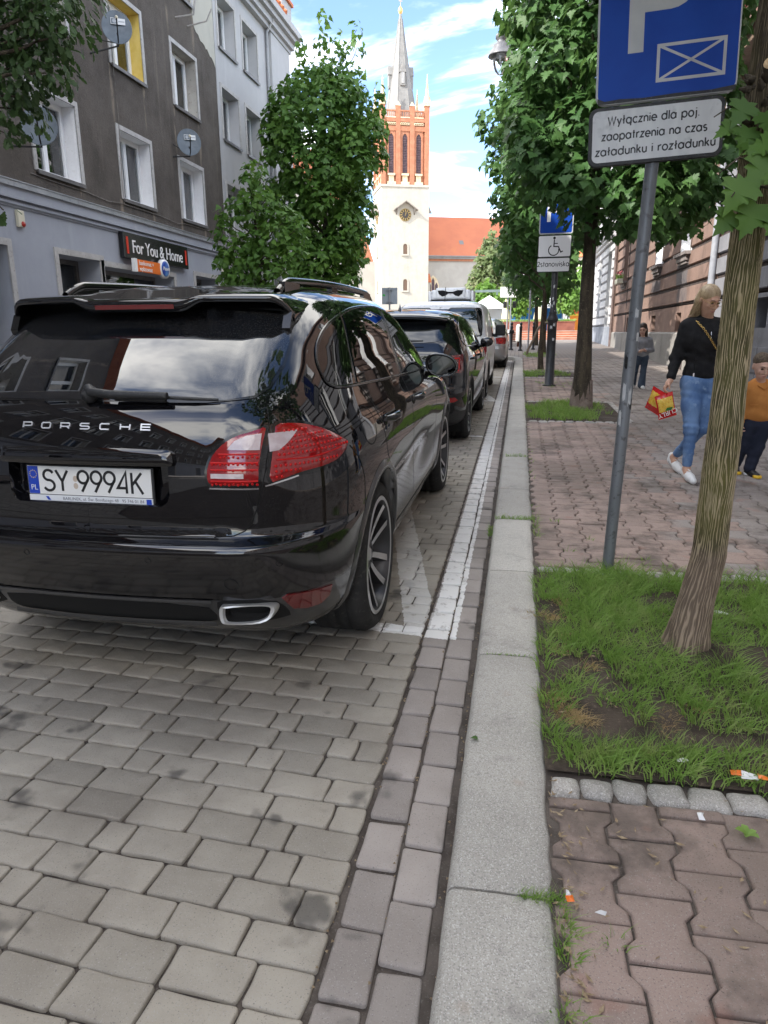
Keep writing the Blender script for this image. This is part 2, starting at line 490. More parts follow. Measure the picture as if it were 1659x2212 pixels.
def lay(name, items, limit, parent, mat, key):
 """items: (x, y, z, rot, vf, mesh, tilt): the nearest become single objects, the rest one joined piece"""
 items.sort(key=key)
 for it in items[:limit]:
  x, y, z, rot, vf, me, tl = it
  o = bpy.data.objects.new(name, me); COL.objects.link(o); o.parent = parent
  o.location = (x, y, z); o.rotation_euler = (tl[0] + math.atan(SLOPE), tl[1], rot)
 rest = items[limit:]
 if rest:
  mb = MB()
  for x, y, z, rot, vf, me, tl in rest:
   c, s = math.cos(rot), math.sin(rot)
   mb.add([(x + a*c - b*s, y + a*s + b*c, z + h + (a*s+b*c)*SLOPE) for a, b, h in vf[0]], vf[1], 0, True)
  mb.build(name + '_field', mat, parent, 'stuff')
SK = -0.055                                  # rows of cobbles run slightly askew to the kerb
lens = {'full': 0.212, 'half': 0.104, 'mid': 0.152}
cob = {}
for k, L in lens.items():
 cob[k] = []
 for s in range(7):
  vf = stone_mesh(L - 0.007, 0.1105, 0.0095, s * 3 + 11, None, 0.035, 0.0042, 0.0026, 0.0008)
  cob[k].append((vf, as_mesh('paving_stone', vf, m_cob)))
items = []
rr = random.Random(21)
row = 0
y = 0.62
while y < 34:
 xr = -0.412
 xl = -3.3 if y < 5.2 else (-1.6 if y < 15 else -2.6)
 x = xr
 first = True
 while x > xl:
  u = rr.random()
  k = 'full'
  if first: k = ('full', 'half', 'mid')[row % 3] if rr.random() < 0.85 else 'mid'
  elif u < 0.09: k = 'half'
  elif u < 0.2: k = 'mid'
  first = False
  L = lens[k]
  cx = x - L / 2
  cy = y + SK * (cx + 0.4) + rr.uniform(-0.003, 0.003)
  vf, me = rr.choice(cob[k])
  items.append((cx, cy, gz(cy) - 0.002 + rr.uniform(-0.003, 0.002), SK + rr.uniform(-0.012, 0.012), vf, me, (rr.uniform(-.009, .009), rr.uniform(-.009, .009))))
  x -= L + rr.uniform(0, 0.003)
 row += 1
 y += 0.1175
def vis_key(it):
 x, y = it[0], it[1]
 hid = 60 if (x < -0.72 and 3.0 < y < 8) or (x < -1.0 and y > 8) or x < -0.62 * y - 0.6 or y < 1.0 else 0
 return math.hypot(x, y) + hid
lay('paving_stone', items, 300, road, m_cob, vis_key)
gut = []
for s in range(6):
 vf = stone_mesh(0.191, 0.1145, 0.009, 90 + s, None, 0.035, 0.0042, 0.0026, 0.0008)
 gut.append((vf, as_mesh('gutter_stone', vf, m_gut)))
items = []
for col, xc in ((0, -0.341), (1, -0.218)):
 y = 0.5 + col * 0.11
 while y < 26:
  vf, me = rr.choice(gut)
  items.append((xc + rr.uniform(-.003, .003), y, gz(y) - 0.006 + rr.uniform(-.003, .003), PI/2 + rr.uniform(-.012, .012), vf, me, (rr.uniform(-.015, .015), rr.uniform(-.015, .015))))
  y += 0.1995 + rr.uniform(0, 0.004)
lay('gutter_stone', items, 160, road, m_gut, lambda it: it[1] + (60 if it[1] < 0.9 else 0))
# granite kerb
def granite_mat(name, a, b_, dark, scale=1.0, dirt=0.5):
 m = pmat(name, a, 0.7, spec=0.4); t = m.node_tree; b = bsdf(m); p = wpos(t)
 c = mixc(t, ramp(t, noise_node(t, p, 2.5, 5, 0.6), 0.35, 0.65), a, b_)
 vo = nn(t, 'ShaderNodeTexVoronoi'); vo.inputs['Scale'].default_value = 330 * scale; t.links.new(p, vo.inputs['Vector'])
 sx = nn(t, 'ShaderNodeSeparateColor'); t.links.new(vo.outputs['Color'], sx.inputs[0])
 c = mixc(t, ramp(t, sx.outputs[0], 0.68, 0.9, 0, 0.6), c, dark)
 c = mixc(t, ramp(t, sx.outputs[1], 0.8, 0.95, 0, 0.6), c, (0.58, 0.565, 0.53))
 c = mixc(t, ramp(t, noise_node(t, p, 5, 6, 0.75, loc=(4, 2, 0)), 0.52, 0.74, 0, dirt), c, (0.12, 0.11, 0.1))
 c = mixc(t, ramp(t, noise_node(t, p, 8, 2, 0.5, loc=(1, 7, 0)), 0.68, 0.8, 0, 0.35), c, (0.3, 0.22, 0.15))
 r = math_n(t, 'MULTIPLY_ADD', orand(t), 0.25); r.node.inputs[2].default_value = 0.86
 hs = nn(t, 'ShaderNodeHueSaturation'); t.links.new(r, hs.inputs['Value']); t.links.new(c, hs.inputs['Color'])
 t.links.new(hs.outputs[0], b.inputs['Base Color'])
 t.links.new(bump(t, math_n(t, 'ADD', noise_node(t, p, 120, 4, 0.7), noise_node(t, p, 28, 3, 0.6)), 0.5, 0.005), b.inputs['Normal'])
 return m
m_gran = granite_mat('granite', (0.34, 0.322, 0.288), (0.4, 0.38, 0.34), (0.19, 0.18, 0.165))
kerb = struct(sheet('kerb', KERB_L + 0.01, KERB_R - 0.01, -12, 27, 0.05, m_grit, 20))
def kerb_stone(y0, y1, dx=0.0, rot=0.0, w=None):
 L = y1 - y0; n = max(8, int(L / 0.07)); mb = MB()
 w0, w1 = KERB_L, KERB_R
 r2 = random.Random(int(y0 * 100))
 # cross-section, road side to pavement side
 sec = [(w0, -0.12), (w0, 0.07), (w0 + 0.008, 0.088), (w0 + 0.022, 0.0975), (w0 + 0.07, 0.1005), (0.0, 0.101), (w1 - 0.05, 0.1), (w1 - 0.012, 0.096), (w1, 0.085), (w1, 0.0)]
 vs = []; fs = []; ns = len(sec)
 for i in range(n + 1):
  u = i / n; yy = y0 + L * u
  e = min(1.0, min(u, 1 - u) * L / 0.02)
  for j, (x, z) in enumerate(sec):
   jx = 0.004 * mnoise.noise(Vector((x * 9, yy * 9, 3.0))) + (0.011 * mnoise.noise(Vector((yy * 14, 5, j * 0.2))) if j >= 7 else 0)
   jz = 0.003 * mnoise.noise(Vector((x * 14, yy * 14, 0)))
   drop = (1 - e) * 0.012 if z > 0.05 else 0
   vs.append((x + dx + jx, yy, gz(yy) + z + jz - drop))
 for i in range(n):
  for j in range(ns - 1):
   fs.append((i*ns+j, i*ns+j+1, (i+1)*ns+j+1, (i+1)*ns+j)[::-1])
 mb.add(vs, fs, 0, True)
 mb.add([vs[j] for j in range(ns)], [tuple(range(ns))[::-1]], 0)
 mb.add([vs[n*ns + j] for j in range(ns)], [tuple(range(ns))], 0)
 return mb.build('kerb_stone', m_gran, kerb)
ky = [-1.4, 0.1, 1.49, 2.8, 3.86, 4.94, 5.88, 7.32, 8.4, 9.44, 10.6, 11.71, 13.29, 15.35, 16.4, 17.8, 19.31, 21.0, 22.82, 24.3, 25.6]
for a, b_ in zip(ky[:-1], ky[1:]):
 kerb_stone(a + 0.004, b_ - 0.004)
# kerb sweeps left where the pavement bulges towards the crossing
for k in range(5):
 a0 = k * 17; y0 = 25.6
 ang = math.radians(a0 + 8)
 cx = -2.1 + 2.1 * math.cos(math.radians(a0 + 8)); cy = y0 + 2.6 * math.sin(math.radians(a0 + 8))
 mb = MB(); mb.box((-0.13, -0.36, -0.12), (0.13, 0.36, 0.1), 0, T(cx, cy, gz(cy)) @ RZ(math.atan2(2.1 * math.sin(ang), 2.6 * math.cos(ang))), 0.02)
 mb.build('kerb_stone', m_gran, kerb)
# pavement
pave_sub = struct(sheet('pavement', KERB_R - 0.004, WALL_R + 0.4, -25, 47, PW - 0.014, m_grit, 36))
def paver_mat():
 m = pmat('interlocking paver', (0.27, 0.2, 0.18), 0.8, spec=0.3); t = m.node_tree; b = bsdf(m); p = wpos(t)
 sp = nn(t, 'ShaderNodeSeparateXYZ'); t.links.new(p, sp.inputs[0])
 rnd = math_n(t, 'FRACT', math_n(t, 'ADD', math_n(t, 'MULTIPLY', orand(t), 7.3), math_n(t, 'MULTIPLY', irand(t), 5.1)))
 # reddish strip beside the trees, greyer towards the houses
 edge = math_n(t, 'ADD', sp.outputs['X'], math_n(t, 'MULTIPLY', rnd, 0.9))
 gfac = ramp(t, edge, 1.75, 1.95, 0.0, 0.8)
 red = mixc(t, rnd, (0.335, 0.25, 0.212), (0.27, 0.205, 0.175))
 gry = mixc(t, rnd, (0.225, 0.207, 0.193), (0.275, 0.255, 0.236))
 c = mixc(t, gfac, red, gry)
 c = mixc(t, ramp(t, noise_node(t, p, 250, 2, 0.7), 0.58, 0.7), c, (0.36, 0.33, 0.3))
 c = mixc(t, ramp(t, noise_node(t, p, 190, 2, 0.7, loc=(3, 1, 0)), 0.58, 0.72, 0, 0.8), c, (0.09, 0.075, 0.07))
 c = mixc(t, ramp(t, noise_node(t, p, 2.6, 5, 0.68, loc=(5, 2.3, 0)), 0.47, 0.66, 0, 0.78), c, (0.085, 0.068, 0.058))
 c = mixc(t, ramp(t, noise_node(t, p, 6, 3, 0.5, loc=(1, 4, 0)), 0.64, 0.74, 0, 0.35), c, (0.3, 0.15, 0.11))
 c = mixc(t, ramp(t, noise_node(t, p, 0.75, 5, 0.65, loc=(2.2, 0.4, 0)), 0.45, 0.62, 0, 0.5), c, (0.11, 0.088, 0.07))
 t.links.new(c, b.inputs['Base Color'])
 t.links.new(bump(t, math_n(t, 'ADD', noise_node(t, p, 150, 4, 0.7), noise_node(t, p, 25, 3, 0.5)), 0.45, 0.004), b.inputs['Normal'])
 return m
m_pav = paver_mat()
PCW, PCL = 0.1565, 0.2005
def paver_outline(half=0):
 g = 0.0026; a = 0.0125; hw = PCW / 2
 ys = [-PCL/2 + g, -0.062, -0.036, 0.036, 0.062, PCL/2 - g]
 xs = [a, a, -a, -a, a, a]
 rt = [(hw - g + x, y) for x, y in zip(xs, ys)]
 lf = [(-(hw - g) - x, y) for x, y in zip(xs, ys)]
 if half == 1: rt = [q for q in rt if q[1] > 0]; rt = [(hw - g - a, 0.003)] + rt; lf = [q for q in lf if q[1] > 0]; lf = [(-(hw - g - a), 0.003)] + lf
 pts = rt + lf[::-1]
 return pts
pav = []
for s in range(6):
 vf = stone_mesh(0, 0, 0, 200 + s, paver_outline(), 0.035, 0.005, 0.001, 0.001)
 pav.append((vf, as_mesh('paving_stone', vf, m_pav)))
def in_pit(x, y, mg=0.0):
 for x0, x1, y0, y1 in PITS:
  if x0 - mg - 0.2 < x < x1 + mg and y0 - mg < y < y1 + mg: return True
 return False
def clip_y(poly, lim, keep_below):
 r = []; n = len(poly); f = (lambda p: lim - p[1]) if keep_below else (lambda p: p[1] - lim)
 for i in range(n):
  p, q = poly[i], poly[(i + 1) % n]; fp, fq = f(p), f(q)
  if fp >= 0: r.append(p)
  if (fp >= 0) != (fq >= 0): k = fp / (fp - fq); r.append((p[0] + (q[0]-p[0]) * k, lim))
 return r
items = []
ncol = int((WALL_R - 0.16) / PCW)
Y_A, Y_B = 1.882, 3.945                        # setts of the first tree pit
for ci in range(ncol):
 x = 0.158 + PCW * (ci + 0.5)
 y = 0.5 + (PCL / 2 if ci % 2 else 0) + 0.026
 while y < 26:
  yy = y + 0.02 * x
  vf, me = rr.choice(pav)
  ok = not in_pit(x, y, 0.13 if y > 5 else 0.0)
  if x < 1.66 and y < 5:
   la, lb = Y_A + 0.022 * (x - 0.15), Y_B + 0.03 * x
   if yy - PCL/2 > la - 0.03 and yy + PCL/2 < lb + 0.03: ok = False
   elif yy + PCL/2 > la and yy < 3: vf = None; cut = clip_y(paver_outline(), la - yy, True)
   elif yy - PCL/2 < lb and yy > 3: vf = None; cut = clip_y(paver_outline(), lb - yy, False)
   if ok and vf is None:
    cy_ = sum(p[1] for p in cut) / len(cut); cut = [(p[0], p[1] - cy_) for p in cut]; yy += cy_
    vf = stone_mesh(0, 0, 0, ci * 7 + int(y * 10), cut, 0.035, 0.004, 0.001, 0.001); me = as_mesh('paving_stone', vf, m_pav)
  if ci == 0 and 1.40 < y < 1.5: ok = False
  if ok:
   sunk = 0.006 * max(0, mnoise.noise(Vector((x * 2.2, yy * 2.2, 4.0))))
   items.append((x + rr.uniform(-.003, .003), yy, gz(yy) + PW - 0.002 - sunk + rr.uniform(-.003, .002), 0.02 + rr.uniform(-.014, .014), vf, me, (rr.uniform(-.016, .016), rr.uniform(-.016, .016))))
  y += PCL + 0.0012
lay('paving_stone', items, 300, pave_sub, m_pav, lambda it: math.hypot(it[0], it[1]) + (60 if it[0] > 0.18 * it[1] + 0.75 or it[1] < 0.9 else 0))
# far pavement: blocks too flat to tell apart
def farpave():
 m = pmat('far pavers', (0.27, 0.22, 0.2), 0.8); t = m.node_tree; b = bsdf(m); p = wpos(t)
 ck = nn(t, 'ShaderNodeTexBrick'); ck.inputs['Scale'].default_value = 1.0; ck.inputs['Brick Width'].default_value = 0.2; ck.inputs['Row Height'].default_value = 0.157; ck.inputs['Mortar Size'].default_value = 0.009
 mp = nn(t, 'ShaderNodeMapping'); mp.inputs['Rotation'].default_value = (0, 0, PI/2); t.links.new(p, mp.inputs[0]); t.links.new(mp.outputs[0], ck.inputs['Vector'])
 ck.inputs['Color1'].default_value = (0.19, 0.15, 0.132, 1); ck.inputs['Color2'].default_value = (0.175, 0.16, 0.147, 1); ck.inputs['Mortar'].default_value = (0.07, 0.06, 0.05, 1)
 t.links.new(ck.outputs['Color'], b.inputs['Base Color']); return m
m_farp = farpave()
sheet('far_pavers', KERB_R + 0.02, WALL_R + 0.2, 26, 47, PW, m_farp, 12, pave_sub)
mb = MB(); pts = [(-2.1 + 2.0 * math.cos(math.radians(a)), 25.6 + 2.5 * math.sin(math.radians(a))) for a in range(0, 91, 10)]
poly = [(KERB_R + 0.03, 25.6)] + pts[1:] + [(-2.1, 36), (KERB_R + 0.03, 36)]
mb.add([(x, y, gz(y) + PW - 0.005) for x, y in poly], [tuple(range(len(poly)))])
mb.build('corner_pavers', m_farp, pave_sub)
# left pavement, hidden behind the parked cars
lp = struct(sheet('left_pavement', WALL_L, -7.3, -25, 47, PW, m_farp, 20))
# crossing street and surroundings out to the horizon
m_dust = nmat('distant paving', (0.33, 0.3, 0.27), (0.4, 0.37, 0.33), 0.6, 0.9, None, 40, 0.2, 8, 0.02)
mb = MB(); z47 = gz(47) + 0.05
mb.add([(-160, 40.0, z47 - 0.09), (-0.9, 40.0, z47 - 0.09), (-0.9, 47, z47), (160, 47, z47), (160, 600, z47), (-160, 600, z47)], [(0, 1, 2, 5), (2, 3, 4, 5)])
struct(mb.build('square', m_dust))
gr = MB(); gr.add([(-900, -900, -1.2), (900, -900, -1.2), (900, 900, -1.2), (-900, 900, -1.2)], [(0, 1, 2, 3)])
struct(gr.build('ground', m_dust))
# tree pits: soil, granite setts round them
m_sett = granite_mat('granite sett', (0.3, 0.285, 0.26), (0.37, 0.35, 0.32), (0.18, 0.17, 0.16), 1.0, 0.9)
for i, (x0, x1, y0, y1) in enumerate(PITS):
 mb = MB(); n = 14; vs = []; fs = []
 for a in range(n + 1):
  for b_ in range(n + 1):
   x = x0 - 0.01 + (x1 - x0 + 0.02) * a / n; y = y0 + (y1 - y0) * b_ / n
   h = 0.018 * mnoise.noise(Vector((x * 3, y * 3, i))) + 0.012 * mnoise.noise(Vector((x * 11, y * 11, i)))
   if i == 0: h += 0.05 * math.exp(-((x - 0.77)**2 + (y - 2.9)**2) / 0.05)
   ed = min(a, n - a, b_, n - b_) / 2.0
   vs.append((x, y, gz(y) + PW - 0.008 + h * min(1, ed) + (0.012 if i == 0 else 0)))
 for a in range(n):
  for b_ in range(n):
   fs.append((a*(n+1)+b_, (a+1)*(n+1)+b_, (a+1)*(n+1)+b_+1, a*(n+1)+b_+1))
 mb.add(vs, fs, 0, True)
 struct(mb.build('soil_bed', m_soil))
def sett(lx, ly, x, y, rot):
 vf = stone_mesh(lx, ly, 0.014, int(x * 1000 + y * 77), None, 0.05, 0.012, 0.006, 0.004)
 o = bpy.data.objects.new('granite_sett', as_mesh('granite_sett', vf, m_sett)); COL.objects.link(o); o.parent = pave_sub
 o.location = (x, y, gz(y) + PW + 0.004); o.rotation_euler = (rr.uniform(-.04, .04), rr.uniform(-.04, .04), rot)
x = 0.155
for L in (0.09, 0.098, 0.1, 0.115, 0.12, 0.12, 0.13, 0.12, 0.13, 0.12, 0.13, 0.12):
 sett(L - 0.006, 0.105 + rr.uniform(-.012, .008), x + L / 2, 1.94 + 0.022 * (x - 0.15) + rr.uniform(-.008, .008), rr.uniform(-.05, .05)); x += L
x = 0.15
while x < 1.5:
 L = rr.uniform(0.1, 0.15); sett(L - 0.012, 0.09, x + L / 2, 3.885 + 0.03 * x + rr.uniform(-.008, .008), rr.uniform(-.06, .06)); x += L
for y_ in (9.93, 12.37, 17.42, 19.4):
 x = 0.17
 while x < 1.5:
  L = rr.uniform(0.1, 0.15); sett(L - 0.01, 0.09, x + L / 2, y_ + rr.uniform(-.01, .01), rr.uniform(-.06, .06)); x += L
y = 2.02
while y < 3.85:
 L = rr.uniform(0.1, 0.14); sett(0.09, L - 0.01, 1.52, y + L / 2, 0); y += L
y = 10.0
while y < 12.35:
 L = rr.uniform(0.1, 0.14); sett(0.09, L - 0.01, 1.56, y + L / 2, 0); y += L
# ------------------------------------------------------------------ grass
def grass_mat(name, a, b_, c_):
 m = pmat(name, a, 0.55, spec=0.35); t = m.node_tree; b = bsdf(m)
 r = irand(t); c = mixc(t, r, a, b_)
 c = mixc(t, ramp(t, noise_node(t, wpos(t), 9, 3), 0.5, 0.72, 0, 0.8), c, c_)
 t.links.new(c, b.inputs['Base Color'])
 b.inputs['Subsurface Weight'].default_value = 0.0
 tr = nn(t, 'ShaderNodeBsdfTranslucent'); t.links.new(c, tr.inputs['Color'])
 mx = nn(t, 'ShaderNodeMixShader'); mx.inputs[0].default_value = 0.35
 out = t.nodes['Material Output']
 t.links.new(b.outputs[0], mx.inputs[1]); t.links.new(tr.outputs[0], mx.inputs[2]); t.links.new(mx.outputs[0], out.inputs['Surface'])
 return m
m_grass = grass_mat('grass', (0.16, 0.29, 0.05), (0.27, 0.41, 0.10), (0.35, 0.42, 0.15))
m_straw = grass_mat('dry grass', (0.42, 0.3, 0.13), (0.5, 0.38, 0.19), (0.33, 0.22, 0.1))
def blades(mb, x, y, z, n, L, spread, rg, lean=0.55, w=0.0045, dirx=0.0, diry=0.0):
 for _ in range(n):
  a = rg.uniform(0, 2*PI); d = spread * math.sqrt(rg.random())
  bx, by = x + d * math.cos(a), y + d * math.sin(a)
  a2 = a + rg.uniform(-1.0, 1.0)
  l = L * rg.uniform(0.5, 1.15); le = lean * rg.uniform(0.35, 1.4)
  dx, dy = math.cos(a2) * le + dirx, math.sin(a2) * le + diry
  px, py = -math.sin(a2 + 1.2), math.cos(a2 + 1.2)
  ww = w * rg.uniform(0.6, 1.25)
  vs = []
  for k, u in enumerate((0, 0.4, 0.75, 1.0)):
   cx = bx + dx * l * u * u; cy = by + dy * l * u * u; cz = z + l * (u - 0.33 * u * u * (le + 0.3))
   q = ww * (1.0, 0.85, 0.55, 0)[k] / 2
   if k < 3: vs += [(cx - px*q, cy - py*q, cz), (cx + px*q, cy + py*q, cz)]
   else: vs.append((cx, cy, cz))
  mb.add(vs, [(0, 1, 3, 2), (2, 3, 5, 4), (4, 5, 6)], 0, True)
rg = random.Random(5)
mb = MB()
bare = [(0.3, 2.3, 0.15), (0.45, 2.22, 0.07), (0.2, 2.62, 0.08), (0.22, 3.1, 0.07), (1.15, 2.85, 0.22), (0.8, 2.86, 0.12), (0.62, 2.28, 0.07), (0.4, 2.55, 0.08), (0.2, 3.35, 0.06)]
for _ in range(2700):
 x = rg.uniform(0.15, 1.46); y = rg.uniform(2.01, 3.84)
 d = mnoise.noise(Vector((x * 4.2, y * 4.2, 2.0)))
 if d < -0.22: continue
 if any((x-a)**2 + (y-b_)**2 < r*r for a, b_, r in bare) and rg.random() < 0.93: continue
 hh = 0.10 + 0.07 * max(0, d) + (0.03 if y > 2.6 and x > 0.35 else 0)
 blades(mb, x, y, gz(y) + PW - 0.005, rg.randint(5, 11), hh, 0.028, rg, 0.8, 0.005)
mb.build('grass', m_grass, None, 'stuff')
mb = MB()
for (x0, x1, y0, y1), cnt in zip(PITS[1:4], (640, 330, 300)):
 for _ in range(cnt):
  x = rg.uniform(x0, x1 - 0.1); y = rg.uniform(y0 + 0.05, y1 - 0.05)
  if mnoise.noise(Vector((x * 2.6, y * 2.2, 7.0))) < -0.12 or (x > 1.0 and rg.random() < 0.5): continue
  blades(mb, x, y, gz(y) + PW - 0.005, 8, 0.12, 0.05, rg, 0.6, 0.008)
mb.build('grass', m_grass, None, 'stuff')
mb = MB()
def tuft(x, y, n, L, sp, z=PW - 0.01, lean=0.9):
 blades(mb, x, y, gz(y) + z, n, L, sp, rg, lean, 0.004)
for _ in range(46):
 y = rg.uniform(1.02, 1.5); x = KERB_R + 0.012 + rg.uniform(-0.012, 0.03)
 if 1.22 < y < 1.3: continue
 tuft(x, y, rg.randint(5, 12), 0.05, 0.018)
for k in range(16): tuft(KERB_R - 0.075 + k * 0.007, 1.49 + rg.uniform(-.008, .006), 8, 0.034, 0.01, PW - 0.012, 1.1)
for k in range(20): tuft(KERB_L + 0.02 + k * 0.013, 4.94 + rg.uniform(-.012, .012), 7, 0.05, 0.012)
for k in range(12): tuft(KERB_L - 0.02, 4.78 + k * 0.02, 7, 0.06, 0.015, 0.0)
for k in range(14): tuft(KERB_R + 0.03, 4.5 + k * 0.04, 6, 0.06, 0.02)
for k in range(8): tuft(KERB_L + 0.05 + k * 0.025, 2.8, 5, 0.02, 0.008, PW - 0.012)
for k in range(9): tuft(KERB_L + 0.05 + k * 0.025, 7.32, 7, 0.06, 0.012)
for k in range(80): tuft(KERB_R + 0.01 + abs(rg.gauss(0, 0.02)), rg.uniform(2.0, 3.85), 5, 0.055, 0.02)
for k in range(40): tuft(KERB_R + 0.03, rg.uniform(4.6, 17), 4, 0.05, 0.02)
for k in range(24): tuft(rg.uniform(0.4, 1.2), rg.uniform(14.6, 16.2), 8, 0.1, 0.05)
for x, y in ((0.36, 4.25), (0.5, 4.5), (0.28, 1.38), (0.62, 4.1), (0.8, 4.15), (0.9, 4.05), (0.42, 1.12), (0.3, 4.9)): tuft(x, y, 14, 0.05, 0.03)
mb.build('weeds', m_grass, None, 'stuff')
mb = MB()
for cx, cy, r, n in ((0.195, 2.45, 0.05, 26), (0.275, 2.33, 0.05, 30), (0.21, 2.36, 0.045, 22), (0.24, 2.3, 0.03, 12), (0.2, 3.2, 0.06, 24), (0.26, 3.42, 0.06, 20), (0.5, 3.0, 0.06, 8), (0.34, 2.75, 0.06, 10), (0.7, 2.45, 0.06, 8), (0.25, 3.02, 0.04, 12), (0.55, 2.3, 0.05, 8), (0.6, 2.37, 0.05, 8), (0.22, 2.85, 0.05, 10)):
 for _ in range(n):
  blades(mb, cx + rg.gauss(0, r * .5), cy + rg.gauss(0, r * .5), gz(cy) + PW - 0.002, 7, 0.045, 0.014, rg, 1.5, 0.003)
mb.build('dry_grass', m_straw, None, 'stuff')
# ------------------------------------------------------------------ buildings
def glass_mat(name, tint=(0.75, 0.8, 0.8), rough=0.01, ior=1.55, refl=(1, 1, 1)):
 m = bpy.data.materials.new(name); m.use_nodes = True; t = m.node_tree
 t.nodes.remove(t.nodes['Principled BSDF'])
 tr = nn(t, 'ShaderNodeBsdfTransparent'); tr.inputs[0].default_value = (*tint, 1)
 gl = nn(t, 'ShaderNodeBsdfGlossy'); gl.inputs['Roughness'].default_value = rough; gl.inputs['Color'].default_value = (*refl, 1)
 fr = nn(t, 'ShaderNodeFresnel'); fr.inputs['IOR'].default_value = ior
 k = math_n(t, 'MULTIPLY', fr.outputs[0], 1.7)
 k = math_n(t, 'MINIMUM', k, 1.0)
 mx = nn(t, 'ShaderNodeMixShader')
 t.links.new(k, mx.inputs[0]); t.links.new(tr.outputs[0], mx.inputs[1]); t.links.new(gl.outputs[0], mx.inputs[2])
 t.links.new(mx.outputs[0], t.nodes['Material Output'].inputs['Surface'])
 return m
m_pane = glass_mat('window pane')
m_white = nmat('white plastic frame', (0.74, 0.75, 0.76), (0.78, 0.79, 0.8), 3, 0.4, None, bmp=0)
m_revw = nmat('white painted plaster', (0.76, 0.76, 0.77), (0.8, 0.8, 0.81), 4, 0.8, (0.7, 0.69, 0.68), 30, 0.2)
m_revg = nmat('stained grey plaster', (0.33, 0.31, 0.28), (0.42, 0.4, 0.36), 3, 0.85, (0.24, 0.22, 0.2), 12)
m_revy = nmat('yellow painted plaster', (0.62, 0.45, 0.1), (0.7, 0.53, 0.16), 3, 0.8)
m_dark = pmat('dark interior', (0.02, 0.02, 0.022), 0.9)
m_curt = nmat('net curtain', (0.5, 0.53, 0.49), (0.72, 0.74, 0.7), 6, 0.9, None, vs=(1, 6, 0.4), bmp=0)
m_blind = nmat('striped blind', (0.5, 0.51, 0.52), (0.6, 0.6, 0.6), 5, 0.8, bmp=0)
m_blindd = pmat('blind dark stripe', (0.22, 0.23, 0.25), 0.8)
m_metal = nmat('painted sheet metal', (0.09, 0.085, 0.085), (0.14, 0.13, 0.125), 4, 0.5, None, spec=0.5)
m_zinc = nmat('zinc', (0.3, 0.31, 0.33), (0.38, 0.39, 0.41), 3, 0.45, (0.2, 0.2, 0.21), 20, 0.15, metal=0.4)
def render_mat(name, a, b_, streak, dirt, grain=0.5, gs=85):
 """rough render with rain streaks"""
 m = pmat(name, a, 0.92, spec=0.2); t = m.node_tree; b = bsdf(m); p = wpos(t)
 c = mixc(t, ramp(t, noise_node(t, p, 1.1, 6, 0.65), 0.3, 0.7), a, b_)
 c = mixc(t, ramp(t, noise_node(t, p, 1.0, 5, 0.6, vscale=(3.2, 3.2, 0.16), loc=(1, 2, 3)), 0.55, 0.75, 0, 0.75), c, streak)
 c = mixc(t, ramp(t, noise_node(t, p, 0.8, 5, 0.7, vscale=(1.4, 1.4, 0.5), loc=(9, 2, 3)), 0.5, 0.75, 0, 0.6), c, dirt)
 c = mixc(t, ramp(t, noise_node(t, p, gs, 3, 0.7), 0.5, 0.75, 0, 0.5), c, dirt)
 c = mixc(t, ramp(t, noise_node(t, p, gs * 0.7, 3, 0.7, loc=(3, 3, 3)), 0.58, 0.75, 0, 0.45), c, streak)
 t.links.new(c, b.inputs['Base Color'])
 t.links.new(bump(t, noise_node(t, p, gs, 4, 0.7), grain, 0.02), b.inputs['Normal'])
 return m
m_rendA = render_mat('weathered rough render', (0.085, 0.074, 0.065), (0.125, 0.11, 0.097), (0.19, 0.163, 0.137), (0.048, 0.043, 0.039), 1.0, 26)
def drips(m):
 t = m.node_tree; b = bsdf(m); src = b.inputs['Base Color'].links[0].from_socket; p = wpos(t)
 sp = nn(t, 'ShaderNodeSeparateXYZ'); t.links.new(p, sp.inputs[0])
 wob = math_n(t, 'MULTIPLY', noise_node(t, p, 2.2, 3, 0.6, vscale=(1, 1, .3)), 0.16)
 u = math_n(t, 'MULTIPLY', math_n(t, 'FRACT', math_n(t, 'DIVIDE', math_n(t, 'ADD', math_n(t, 'ADD', sp.outputs['Y'], wob), 100 * 3.075 - 13.24 + 0.5), 3.075)), 3.075)
 def near(c, w): return ramp(t, math_n(t, 'ABSOLUTE', math_n(t, 'SUBTRACT', u, c)), 0.0, w, 1, 0)
 e = math_n(t, 'MAXIMUM', near(0.5, 0.09), near(2.02, 0.11))
 v = math_n(t, 'MULTIPLY', math_n(t, 'FRACT', math_n(t, 'DIVIDE', math_n(t, 'ADD', sp.outputs['Z'], 28.6 - 4.6), 2.86)), 2.86)
 below = ramp(t, math_n(t, 'ADD', v, math_n(t, 'MULTIPLY', noise_node(t, p, 1.4, 2, vscale=(1, 1, .1), loc=(5, 1, 1)), 1.2)), 2.0, 2.9, 0, 1)
 brk = ramp(t, noise_node(t, p, 3.5, 4, 0.7, vscale=(1, 1, .25)), 0.42, 0.56)
 f = math_n(t, 'MULTIPLY', math_n(t, 'MULTIPLY', e, below), math_n(t, 'MULTIPLY', brk, 0.85))
 t.links.new(mixc(t, f, src, (0.27, 0.225, 0.175)), b.inputs['Base Color'])
drips(m_rendA)
m_cream = render_mat('cream new render', (0.42, 0.41, 0.36), (0.47, 0.455, 0.4), (0.5, 0.48, 0.42), (0.34, 0.33, 0.29), 0.3)
m_shop = render_mat('blue grey plaster', (0.33, 0.35, 0.4), (0.37, 0.39, 0.44), (0.4, 0.42, 0.46), (0.27, 0.29, 0.33), 0.3)
m_rendB = render_mat('light grey plaster', (0.42, 0.42, 0.43), (0.46, 0.46, 0.47), (0.48, 0.48, 0.49), (0.36, 0.36, 0.37), 0.2)
